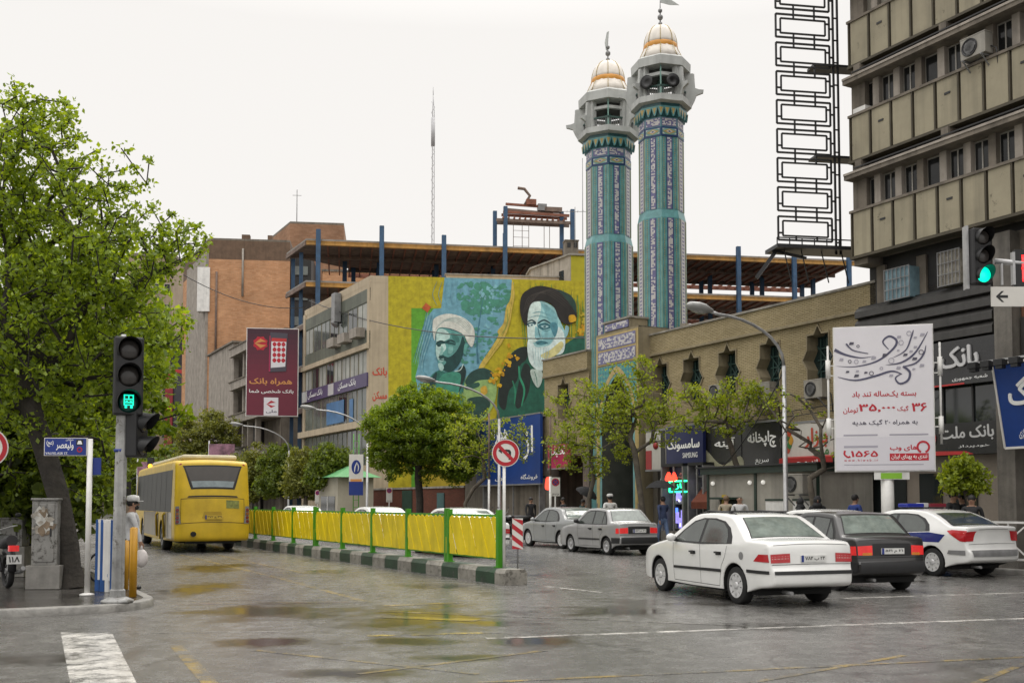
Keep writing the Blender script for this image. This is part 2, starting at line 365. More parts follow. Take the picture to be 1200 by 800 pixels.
# ------------------------------------------------------------------ ground, road, kerbs, markings
def road_mat(name='wet_asphalt', paint=None, worn=.5):
    m = bpy.data.materials.new(name); m.use_nodes = True; nt = m.node_tree; N = nt.nodes; L = nt.links; b = N['Principled BSDF']
    g = N.new('ShaderNodeNewGeometry')
    def noise(sc, det=6, ro=.6, vec=None):
        n = N.new('ShaderNodeTexNoise'); n.inputs['Scale'].default_value = sc; n.inputs['Detail'].default_value = det; n.inputs['Roughness'].default_value = ro
        L.new(vec or g.outputs['Position'], n.inputs['Vector']); return n.outputs['Fac']
    def rng(x, a, b_, c, d):
        r = N.new('ShaderNodeMapRange'); r.inputs[1].default_value = a; r.inputs[2].default_value = b_; r.inputs[3].default_value = c; r.inputs[4].default_value = d
        L.new(x, r.inputs[0]); return r.outputs[0]
    mp = N.new('ShaderNodeMapping'); mp.vector_type = 'POINT'; mp.inputs['Rotation'].default_value = (0, 0, -SA); mp.inputs['Scale'].default_value = (1.0, .28, 1)
    L.new(g.outputs['Position'], mp.inputs[0])
    lanes = noise(.55, 5, .6, mp.outputs[0])           # wear along the wheel tracks
    pud = noise(.33, 5, .62)
    rp = N.new('ShaderNodeMapping'); rp.inputs['Rotation'].default_value = (0, 0, 0); L.new(g.outputs['Position'], rp.inputs[0])
    best = None; jag = noise(1.1, 6, .65); jag2 = rng(jag, .25, .75, -.75, .75)
    for px, py, rx, ry in ((500, 724, 105, 17), (318, 717, 105, 10), (545, 771, 50, 5), (475, 751, 60, 5), (720, 716, 80, 7), (620, 752, 60, 7), (320, 752, 60, 6), (230, 690, 40, 10), (880, 735, 90, 6), (420, 790, 80, 7), (250, 665, 40, 6)):
        c_ = onG(px, py); ax_ = (onG(px + rx, py) - c_).length; ay_ = (onG(px, py - ry) - onG(px, py + ry)).length / 2
        sb = N.new('ShaderNodeVectorMath'); sb.operation = 'SUBTRACT'; L.new(g.outputs['Position'], sb.inputs[0]); sb.inputs[1].default_value = c_
        sc_ = N.new('ShaderNodeVectorMath'); sc_.operation = 'MULTIPLY'; L.new(sb.outputs[0], sc_.inputs[0]); sc_.inputs[1].default_value = (1 / ax_, 1 / ay_, 0)
        ln = N.new('ShaderNodeVectorMath'); ln.operation = 'LENGTH'; L.new(sc_.outputs[0], ln.inputs[0]); iv = N.new('ShaderNodeMath'); iv.operation = 'SUBTRACT'; iv.inputs[0].default_value = 1; L.new(ln.outputs['Value'], iv.inputs[1])
        if best is None: best = iv.outputs[0]
        else: mxn = N.new('ShaderNodeMath'); mxn.operation = 'MAXIMUM'; L.new(best, mxn.inputs[0]); L.new(iv.outputs[0], mxn.inputs[1]); best = mxn.outputs[0]
    ad_ = N.new('ShaderNodeMath'); ad_.operation = 'ADD'; L.new(best, ad_.inputs[0]); L.new(jag2, ad_.inputs[1])
    pmx = N.new('ShaderNodeMath'); pmx.operation = 'MAXIMUM'; L.new(rng(ad_.outputs[0], -.1, .6, 0, .95), pmx.inputs[0]); L.new(rng(pud, .57, .68, 0, .8), pmx.inputs[1])
    puddle = pmx.outputs[0]
    fine = noise(60, 3, .7); mid = noise(3.5, 8, .7)
    c = N.new('ShaderNodeMix'); c.data_type = 'RGBA'; c.inputs[6].default_value = (.06, .0585, .055, 1); c.inputs[7].default_value = (.215, .208, .195, 1)
    mixf = N.new('ShaderNodeMath'); mixf.operation = 'MULTIPLY'; L.new(rng(mid, .3, .7, .4, 1), mixf.inputs[0]); L.new(rng(lanes, .3, .7, .1, 1), mixf.inputs[1])
    L.new(mixf.outputs[0], c.inputs[0])
    fi = N.new('ShaderNodeMix'); fi.data_type = 'RGBA'; fi.blend_type = 'MULTIPLY'; fi.inputs[0].default_value = 1; L.new(c.outputs[2], fi.inputs[6]); L.new(rng(fine, .3, .7, .6, 1.35), fi.inputs[7])
    # cracks, patches sealed with tar
    vo = N.new('ShaderNodeTexVoronoi'); vo.feature = 'DISTANCE_TO_EDGE'; vo.inputs['Scale'].default_value = .22
    wv = N.new('ShaderNodeMix'); wv.data_type = 'VECTOR'; wv.blend_type = 'MIX' if hasattr(wv, 'blend_type') else None
    L.new(g.outputs['Position'], vo.inputs['Vector'])
    nw = N.new('ShaderNodeTexNoise'); nw.inputs['Scale'].default_value = 1.2; nw.inputs['Detail'].default_value = 5; L.new(g.outputs['Position'], nw.inputs['Vector'])
    va = N.new('ShaderNodeVectorMath'); va.operation = 'MULTIPLY_ADD'; L.new(nw.outputs['Color'], va.inputs[0]); va.inputs[1].default_value = (1.6, 1.6, 0); L.new(g.outputs['Position'], va.inputs[2])
    L.new(va.outputs[0], vo.inputs['Vector'])
    crack = rng(vo.outputs['Distance'], .002, .009, .62, 1)
    cr = N.new('ShaderNodeMix'); cr.data_type = 'RGBA'; cr.blend_type = 'MULTIPLY'; cr.inputs[0].default_value = 1; L.new(fi.outputs[2], cr.inputs[6]); L.new(crack, cr.inputs[7])
    if paint:
        wn_ = noise(2.6, 10, .78); wf = rng(wn_, .62 - worn * .3, .72 - worn * .22, 1, 0); pm = N.new('ShaderNodeMix'); pm.data_type = 'RGBA'; L.new(wf, pm.inputs[0]); L.new(cr.outputs[2], pm.inputs[6]); pm.inputs[7].default_value = paint; cr = pm
    dk = N.new('ShaderNodeMix'); dk.data_type = 'RGBA'; L.new(puddle, dk.inputs[0]); L.new(cr.outputs[2], dk.inputs[6]); dk.inputs[7].default_value = (.055, .05, .043, 1)
    if paint: dk.inputs[0].default_value = 0; [L.remove(l) for l in list(dk.inputs[0].links)]
    L.new(dk.outputs[2], b.inputs['Base Color'])
    rg = N.new('ShaderNodeMix'); rg.data_type = 'FLOAT'; L.new(puddle, rg.inputs[0]); L.new(rng(mid, .3, .7, .17, .34), rg.inputs[2]); rg.inputs[3].default_value = .07
    L.new(rg.outputs[0], b.inputs['Roughness'])
    h = N.new('ShaderNodeMath'); h.operation = 'ADD'; L.new(fine, h.inputs[0]); L.new(mid, h.inputs[1])
    bp = N.new('ShaderNodeBump'); bp.inputs['Distance'].default_value = .012; L.new(h.outputs[0], bp.inputs['Height']); L.new(rng(puddle, 0, 1, .25, .04), bp.inputs['Strength'])
    L.new(bp.outputs[0], b.inputs['Normal']); b.inputs['Specular IOR Level'].default_value = .5
    return m
def mark_mat(name, col, worn=.5): return road_mat(name, col, worn)
M_ROAD = road_mat()
def face_up(o):
    if o.data.polygons[0].normal.z < 0: o.data.flip_normals()
    return struct(o)
def sheet(name, pts, m):
    mb = MB(); mb.add(pts, [tuple(range(len(pts)))], m); return face_up(mb.build(name))
gm = mat('bare_earth', (.11, .1, .085), .9, .3, .05)
sheet('ground', [(-1500, -300, 0), (1500, -300, 0), (1500, 2500, 0), (-1500, 2500, 0)], gm)
def quad_st(s0, s1, t0, t1, z): return [W(s0, t0, z), W(s0, t1, z), W(s1, t1, z), W(s1, t0, z)]
sheet('road', quad_st(-60, 420, -70, 90, .004), M_ROAD)
# pavements with kerb stones
M_KERB = mat('kerb_stone', (.26, .25, .23), .45, .3, 2.5, bump=.3, streak=.3)
def pave_mat(name, col, rough):
    m = mat(name, col, rough, .25, 1.2, bump=.25, bscale=14); nt = m.node_tree; N = nt.nodes; L = nt.links; b = N['Principled BSDF']
    g = N.new('ShaderNodeNewGeometry'); n = N.new('ShaderNodeTexNoise'); n.inputs['Scale'].default_value = .8; n.inputs['Detail'].default_value = 4; L.new(g.outputs['Position'], n.inputs['Vector'])
    r = N.new('ShaderNodeMapRange'); r.inputs[1].default_value = .42; r.inputs[2].default_value = .58; r.inputs[3].default_value = .03; r.inputs[4].default_value = rough; L.new(n.outputs['Fac'], r.inputs[0]); L.new(r.outputs[0], b.inputs['Roughness'])
    bt = N.new('ShaderNodeTexBrick'); bt.inputs['Brick Width'].default_value = .4; bt.inputs['Row Height'].default_value = .4; bt.inputs['Mortar Size'].default_value = .008; bt.offset = 0
    mp = N.new('ShaderNodeMapping'); mp.inputs['Rotation'].default_value = (0, 0, -SA); L.new(g.outputs['Position'], mp.inputs[0]); L.new(mp.outputs[0], bt.inputs['Vector']); bt.inputs['Scale'].default_value = 1
    bt.inputs['Color1'].default_value = (1, 1, 1, 1); bt.inputs['Color2'].default_value = (.75, .75, .75, 1); bt.inputs['Mortar'].default_value = (.35, .35, .35, 1)
    src = b.inputs['Base Color'].links[0].from_socket
    mm = N.new('ShaderNodeMix'); mm.data_type = 'RGBA'; mm.blend_type = 'MULTIPLY'; mm.inputs[0].default_value = 1; L.new(src, mm.inputs[6]); L.new(bt.outputs['Color'], mm.inputs[7]); L.new(mm.outputs[2], b.inputs['Base Color'])
    return m
M_PAVE = pave_mat('wet_paving', (.075, .07, .064), .24)
KZ = .13
def corner(s0, t1, r, n=8): return [(s0 + r - r * math.sin(a), t1 - r + r * math.cos(a)) for a in [math.pi / 2 * i / n for i in range(n + 1)]]
# left pavement: along the street (t < 2.75) and along the crossing (s > 16.4)
arc = corner(16.5, 2.95, 1.2)
edge_l = [(260, 2.95)] + arc[0:] + [(16.5, -70)]
edge_l = [(260, 2.95)] + arc + [(16.5, -70)]
def pavement(name, edge, back, kw=.16):
    k = len(edge); inn = []
    for i, (s, t) in enumerate(edge):
        a = edge[max(i - 1, 0)]; b = edge[min(i + 1, k - 1)]; ds, dt = b[0] - a[0], b[1] - a[1]; l = math.hypot(ds, dt)
        sg = back[2]; inn.append((s + sg * dt / l * kw, t - sg * ds / l * kw))
    mb = MB()
    vs = [W(s, t, 0) for s, t in edge] + [W(s, t, KZ - .02) for s, t in edge] + [W(s + (i_[0] - s) * .15, t + (i_[1] - t) * .15, KZ) for (s, t), i_ in zip(edge, inn)] + [W(s, t, KZ) for s, t in inn]
    mb.add(vs, [(j * k + i, j * k + i + 1, (j + 1) * k + i + 1, (j + 1) * k + i) for j in range(3) for i in range(k - 1)], M_KERB, True)
    struct(mb.build('kerb'))
    pts = [W(s, t, KZ - .004) for s, t in inn] + [W(back[0][0], back[0][1], KZ - .004)] + ([W(back[1][0], back[1][1], KZ - .004)] if back[1] else [])
    return sheet(name, pts, M_PAVE)
pavement('pavement', edge_l, ((260, -70), None, -1))
pavement('pavement', [(-40, TK), (260, TK)], ((260, 90), (-40, 90), -1))
# painted lines, and the barrier's reflection laid on as yellow stripes
M_WH = mark_mat('worn_white_paint', (.58, .56, .52, 1), .62); M_YE = mark_mat('worn_yellow_paint_and_reflection', (.3, .21, .05, 1), .8); M_RD = mark_mat('broken_reddish_stripe', (.2, .1, .08, 1), 1.0); M_YB = mark_mat('barrier_reflection_yellow', (.5, .36, .02, 1), .95)
M_WT = mark_mat('thin_white_paint', (.45, .43, .4, 1), .95)
_mk = [0]
def line_px(pts, w, m):
    """a painted stripe between points of the ground, w metres wide"""
    P = [onG(*p) for p in pts]; mb = MB(); z = .0056 + .0001 * _mk[0]; _mk[0] += 1
    for a, b in zip(P, P[1:]):
        d = (b - a).normalized(); q = Vector((-d.y, d.x, 0)) * w / 2
        mb.add([(v.x, v.y, z) for v in (a - q, b - q, b + q, a + q)], [(0, 1, 2, 3)], m)
    return face_up(mb.build('road_marking_and_reflection'))
def poly_px(pts, m):
    z = .0056 + .0001 * _mk[0]; _mk[0] += 1
    mb = MB(); mb.add([(p.x, p.y, z) for p in (onG(*q) for q in pts)], [tuple(range(len(pts)))], m); return face_up(mb.build('road_marking_and_reflection'))
poly_px([(71, 741), (131, 741), (163, 806), (83, 806)], M_WH)
line_px([(570, 748), (1215, 724)], .13, M_WH)
line_px([(985, 701), (1215, 694)], .12, M_WH)
line_px([(133, 742), (330, 740)], .1, M_WT)
line_px([(640, 687), (705, 694)], .12, M_WH); line_px([(705, 694), (800, 699), (990, 702)], .09, M_WT)
line_px([(205, 708), (430, 705)], .22, M_RD); line_px([(208, 704), (428, 702)], .08, M_WT)  # thin reddish stripe broken up by noise, thin white line beside it
line_px([(212, 650), (330, 678), (432, 706)], .15, M_YE); line_px([(245, 648), (300, 660), (360, 672)], .12, M_YE)
poly_px([(198, 756), (214, 756), (262, 806), (240, 806)], M_YE)
line_px([(430, 745), (585, 741)], .16, M_YB); line_px([(440, 722), (560, 727)], .3, M_YB); line_px([(450, 710), (540, 706)], .2, M_YE)  # yellow reflection of the barrier in the wet road, painted on as patches
for a, b in (((300, 762), (560, 790)), ((420, 790), (640, 762)), ((560, 800), (1200, 770)), ((1135, 804), (1215, 772)), ((880, 800), (1060, 768))):
    line_px([a, b], .08, M_YE)
line_px([(440, 716), (870, 733)], .08, M_WT)
# ------------------------------------------------------------------ mosque with shops, portal, minarets
M_MB = brick_mat('buff_brick', 'a89a79', '988a69', '70664f', bw=.22, bh=.06)
M_MBD = mat('buff_plaster', '8a7f66', .85, .18, .8, bump=.2, streak=.3)
M_COP = mat('stone_coping', '8f8a80', .7, .25, 1.5, streak=.4)
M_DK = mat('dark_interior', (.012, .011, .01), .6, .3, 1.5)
M_GLD = glass('dark_glass', (.02, .025, .025, 1))
M_TEALG = glass('teal_dark_glass', (.012, .028, .028, 1), .1)
M_BLK = mat('black_metal', (.014, .014, .015), .4, .1)
M_GRIL = mat('green_grille', (.03, .07, .06), .5, .2)
M_GRAYM = mat('grey_metal', (.2, .2, .2), .4, .2, 3)
M_GALV = mat('galvanised_steel', (.42, .42, .42), .42, .15, 3, metal=.55)
M_WHP = mat('white_paint', (.72, .71, .68), .45, .12, 2, streak=.15)
M_WHS = mat('white_lettering', (.82, .82, .8), .5, 0)
s_r, z_top = fs(1027, 329, TF); s_l, _ = fs(761, 390, TF)
mq = facade('mosque', 'low tan brick mosque with star shaped windows and a blue tiled portal', 'mosque', s_r, TF)
F0 = Fr((0, 0, 0), (1, 0, 0), FZ)
mU = lambda s: s_r - s
zt = z_top; zpar = zt - .88; zw = 4.35
star_n = [(0, 1.0), (.25, .74), (.7, .73), (.7, .3), (1.0, 0), (.7, -.3), (.7, -.73), (.25, -.74), (0, -1.0)]
def star_pts(u, z, w, h): return [(u + a * w, z + b * h) for a, b in star_n] + [(u - a * w, z + b * h) for a, b in star_n[-2:0:-1]]
stars = []
for px, py in ((958.8, 382), (902.5, 392.7), (852.7, 403), (810.7, 411.7), (774, 418.7)):
    s, z = fs(px, py, TF); stars.append((mU(s), z))
SW, SH = .7, 1.12
zs_ = min(sum(z for _, z in stars) / 5 - SH, zpar - SH - .06)
# left wing beyond the portal
s_w0, _ = fs(690, 410, TF); s_w1, _ = fs(638, 414, TF)
def star_wall(mb, u0, u1, cs, z0, z1, zc):
    cs = sorted(cs); edges = [u0]
    for a in cs: edges += [a - SW - .02, a + SW + .02]
    edges.append(u1)
    for a, b in zip(edges[::2], edges[1::2]):
        if b > a: mb.poly(F0, [(a, z0), (b, z0), (b, z1), (a, z1)], 0, 0, M_MB)
    for c in cs:
        a, b = c - SW - .02, c + SW + .02
        R_ = [(c + x * SW, zc + y * SH) for x, y in star_n]; L_ = [(c - x * SW, zc + y * SH) for x, y in star_n]
        mb.poly(F0, [(c, z1)] + R_ + [(c, z0), (b, z0), (b, z1)], 0, 0, M_MB)
        mb.poly(F0, [(c, z0)] + L_[::-1] + [(c, z1), (a, z1), (a, z0)], 0, 0, M_MB)
wall = MB()
uL = mU(s_l)
star_wall(wall, uL, 0, [u for u, _ in stars], zw, zpar, zs_)
u2, u3 = mU(s_w1), mU(s_w0)
star_wall(wall, u2, u3, [(u2 + u3) / 2 - .2], zw, zpar, zs_ - .05)
# body behind: roof, back and end walls
for a, b in ((uL, 0), (u2, u3)):
    wall.b2((a, 1.2, zw), (b, 14, zpar - .2), M_MBD)
    wall.b2((a, .03, zw), (a + .25, 1.2, zpar), M_MB); wall.b2((b - .25, .03, zw), (b, 1.2, zpar), M_MB)
    wall.b2((a, .03, zw - .5), (b, 14, zw), M_MBD)
wall.build('wall', mq)
par = MB()
for a, b in ((uL, 0.05), (u2, u3)):
    par.b2((a, -.1, zpar), (b, .3, zt - .08), M_MB); par.b2((a - .03, -.16, zt - .08), (b + .03, .36, zt), M_COP); par.b2((a, -.14, zpar - .07), (b, .02, zpar + .02), M_MBD)
    par.b2((a, .3, zpar - .2), (a + .3, 14, zt - .1), M_MB); par.b2((b - .3, .3, zpar - .2), (b, 14, zt - .1), M_MB)
par.build('parapet', mq)
for i, u in enumerate([u for u, _ in stars] + [(u2 + u3) / 2 - .2]):
    zc = zs_ if i < 5 else zs_ - .05
    w = MB(); P = star_pts(u, zc, SW, SH); k = len(P)
    w.add([F0.p(a, b, 0) for a, b in P] + [F0.p(a, b, -.5) for a, b in P], [(j, (j + 1) % k, k + (j + 1) % k, k + j) for j in range(k)], M_MBD)
    w.ring(F0, star_pts(u, zc, SW * 1.08, SH * 1.07), P, -.02, .05, M_MBD)
    wo = w.build('window', mq)
    g = MB(); g.poly(F0, P, -.46, -.48, M_TEALG); g.build('pane', wo)
    g = MB()
    for q in (-.3, 0, .3): g.b2((u + q - .02, .4, zc - .75), (u + q + .02, .44, zc + .75), M_GRIL)
    for q in (-.4, .0, .4): g.b2((u - .44, .395, zc + q - .018), (u + .44, .435, zc + q + .018), M_GRIL)
    for q in (-1, 1): g.bar((u - .43, .38, zc - .5 * q), (u + .43, .38, zc + .5 * q), .035, .03, M_GRIL)
    g.build('grille', wo)
# ground floor shops: piers and dark glazed fronts
pil = MB()
M_STONE = mat('grey_stone', '6f6a62', .6, .25, 1.5, streak=.4, bump=.15)
for u in (0, -3.2, -6.3, -9.4, uL + .25, u2 + .3, u3 - .3):
    pil.b2((u - .25, 0, KZ), (u + .25, .5, zw - .5), M_STONE)
pil.b2((u2, 3.0, KZ), (0, 3.1, zw - .5), M_DK)
pil.build('pier', mq)
# --- portal
sp0, zp0 = fs(748, 376, TF - .7); sp1, zp1 = fs(699, 398, TF - .7)
ua, ub = mU(sp1), mU(sp0); zP = (zp0 + zp1) / 2
FP = Fr((0, -.7, 0), (1, 0, 0), FZ)
uc = (ua + ub) / 2; hw = (ub - ua) / 2
po = MB()
def arch(w, z0, zs, za, n=8):
    """pointed arch outline from the left foot to the right foot"""
    L_ = [(-w, z0), (-w, zs)]
    for i in range(1, n + 1):
        t = i / n; L_.append((-w * (math.cos(t * math.pi / 2) ** 1.15 if i < n else 0), zs + (za - zs) * (math.sin(t * math.pi / 2) * .82 + .18 * t)))
    return L_ + [(-a, b) for a, b in L_[-2::-1]]
M_TILE_T = mat('teal_tile', '5c8f90', .3, .2, 3); M_TILE_D = mat('deep_blue_tile', '2a3f6b', .3, .2, 3); M_TILE_Y = mat('yellow_tile', 'a8935a', .35, .2, 4); M_TILE_P = mat('purple_tile', '66648a', .35, .15, 4); M_TILE_W = mat('pale_tile', 'b9b6b4', .35, .12, 5); M_TILE_G = mat('green_tile', '72998f', .3, .15, 4)
zsp, zap = zP - 4.3, zP - 1.95
aw = hw * .74
A_ = [(uc + a, b) for a, b in arch(aw, KZ, zsp, zap)]
kk = len(A_) // 2
po.poly(FP, [(ua, KZ)] + A_[:kk + 1] + [(uc, zP), (ua, zP)], 0, 0, M_MBD)
po.poly(FP, [(ub, KZ), (ub, zP), (uc, zP)] + A_[kk:], 0, 0, M_MBD)
po.b2((ua, -.7 + .002, KZ), (ua + .05, 1.4, zP), M_MBD); po.b2((ub - .05, -.7 + .002, KZ), (ub, 1.4, zP), M_MBD)
po.b2((ua, 1.2, zap - .2), (ub, 1.4, zP), M_MBD); po.b2((ua, -.7 + .003, zP - .05), (ub, 1.4, zP), M_COP)
po.b2((ua + .6, -.68, zP), (ub - .6, .2, zP + .42), M_MBD); po.b2((ua + .55, -.74, zP + .42), (ub - .55, .25, zP + .5), M_COP)
po_o = po.build('portal', mq)
r = MB(); k = len(A_)
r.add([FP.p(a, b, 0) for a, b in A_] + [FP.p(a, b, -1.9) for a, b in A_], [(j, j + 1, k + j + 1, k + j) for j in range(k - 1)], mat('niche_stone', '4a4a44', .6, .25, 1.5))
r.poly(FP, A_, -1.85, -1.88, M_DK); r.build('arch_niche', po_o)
t = MB()
B_ = [(uc + a * 1.1, b) for a, b in arch(aw * 1.03, KZ + .1, zsp, zap + .13)]
C_ = [(uc + a * 1.12, b) for a, b in arch(aw * 1.13, KZ + .1, zsp, zap + .42)]
for i in range(len(B_) - 1): t.poly(FP, [B_[i], B_[i + 1], C_[i + 1], C_[i]], .004, .03, M_TILE_Y)
for i in range(len(B_) - 1): t.poly(FP, [A_[i], A_[i + 1], B_[i + 1], B_[i]], .002, .02, M_TILE_T)
t.build('arch_border', po_o)
def lattice_mat(name, c1, c2, c3):
    m = bpy.data.materials.new(name); m.use_nodes = True; nt = m.node_tree; N = nt.nodes; L = nt.links; b = N['Principled BSDF']; b.inputs['Roughness'].default_value = .3
    tc = N.new('ShaderNodeTexCoord'); sx = N.new('ShaderNodeSeparateXYZ'); L.new(tc.outputs['Object'], sx.inputs[0]); cb = N.new('ShaderNodeCombineXYZ')
    L.new(sx.outputs[0], cb.inputs[0]); L.new(sx.outputs[2], cb.inputs[1])
    mp = N.new('ShaderNodeMapping'); mp.inputs['Rotation'].default_value = (0, 0, rad(45)); L.new(cb.outputs[0], mp.inputs[0])
    ck = N.new('ShaderNodeTexChecker'); ck.inputs['Scale'].default_value = 6.5; ck.inputs[1].default_value = hexc(c1); ck.inputs[2].default_value = hexc(c2); L.new(mp.outputs[0], ck.inputs[0])
    vo = N.new('ShaderNodeTexVoronoi'); vo.inputs['Scale'].default_value = 7; L.new(cb.outputs[0], vo.inputs['Vector'])
    r = N.new('ShaderNodeMapRange'); r.inputs[1].default_value = .22; r.inputs[2].default_value = .26; r.inputs[3].default_value = 1; r.inputs[4].default_value = 0; L.new(vo.outputs['Distance'], r.inputs[0])
    mm = N.new('ShaderNodeMix'); mm.data_type = 'RGBA'; L.new(r.outputs[0], mm.inputs[0]); L.new(ck.outputs[0], mm.inputs[6]); mm.inputs[7].default_value = hexc(c3); L.new(mm.outputs[2], b.inputs['Base Color'])
    return m
M_LAT = lattice_mat('lattice_tile', '24707a', '3a8a80', '8f8a58')
t = MB()
D1 = [(uc + a, b) for a, b in arch(aw * 1.27, KZ, zsp, zap + .42)]
kk = len(D1) // 2; zb_ = zap + .48; q = hw - .12
lo = [p for p in D1[:kk + 1] if p[1] >= zsp]; t.poly(FP, [(uc - q, zsp)] + lo + [(uc, zb_), (uc - q, zb_)], .003, .012, M_LAT)
hi = [p for p in D1[kk:] if p[1] >= zsp]; t.poly(FP, [(uc + q, zsp), (uc + q, zb_), (uc, zb_)] + hi, .003, .012, M_LAT)
t.build('spandrel', po_o)
def kufic(mb, fr, u0, u1, z0, z1, n, m, cell, rng, vertical=True):
    """square lettering of glazed brick: meandering bars in a band"""
    nu = max(3, round((u1 - u0) / cell)); nz = max(3, round((z1 - z0) / cell)); du = (u1 - u0) / nu; dz = (z1 - z0) / nz
    for j in range(0, nz, 2):
        i = 0
        while i < nu:
            l = rng.choice((1, 2, 2, 3))
            if rng.random() < .8: mb.poly(fr, [(u0 + i * du, z0 + j * dz), (u0 + min(i + l, nu) * du, z0 + j * dz), (u0 + min(i + l, nu) * du, z0 + (j + 1) * dz), (u0 + i * du, z0 + (j + 1) * dz)], n, n, m)
            i += l + rng.choice((0, 1))
        if j + 1 < nz:
            for i in range(nu):
                if rng.random() < .42: mb.poly(fr, [(u0 + i * du, z0 + (j + 1) * dz), (u0 + (i + 1) * du, z0 + (j + 1) * dz), (u0 + (i + 1) * du, z0 + (j + 2) * dz), (u0 + i * du, z0 + (j + 2) * dz)], n, n, m)
rn = random.Random(3)
t = MB(); zi = zb_ + .06
t.b2((ua + .1, -.72, zi), (ub - .1, -.702, zP - .1), M_TILE_Y)
hh = (zP - .16 - zi) / 2
for j in range(2):
    a, b = zi + .06 + j * hh, zi + j * hh + hh - .03
    t.b2((ua + .18, -.735, a), (ub - .18, -.72, b), M_TILE_P); kufic(t, FP, ua + .22, ub - .22, a + .05, b - .05, .038, M_TILE_W, .075, rn)
t.b2((ua + .72, -.73, zP + .05), (ub - .72, -.682, zP + .36), M_TILE_P); kufic(t, FP, ua + .76, ub - .76, zP + .09, zP + .33, .033, M_TILE_W, .07, rn)
t.build('inscription', po_o)
t = MB()
for a, b in ((ua, ua + .12), (ub - .12, ub)): t.b2((a, -.72, 1.6), (b, -.702, zP - .1), M_TILE_Y)
t.b2((ua + .0, -.725, KZ), (ua + .25, -.703, 1.6), M_STONE); t.b2((ub - .25, -.725, KZ), (ub, -.703, 1.6), M_STONE)
t.build('portal_border', po_o)

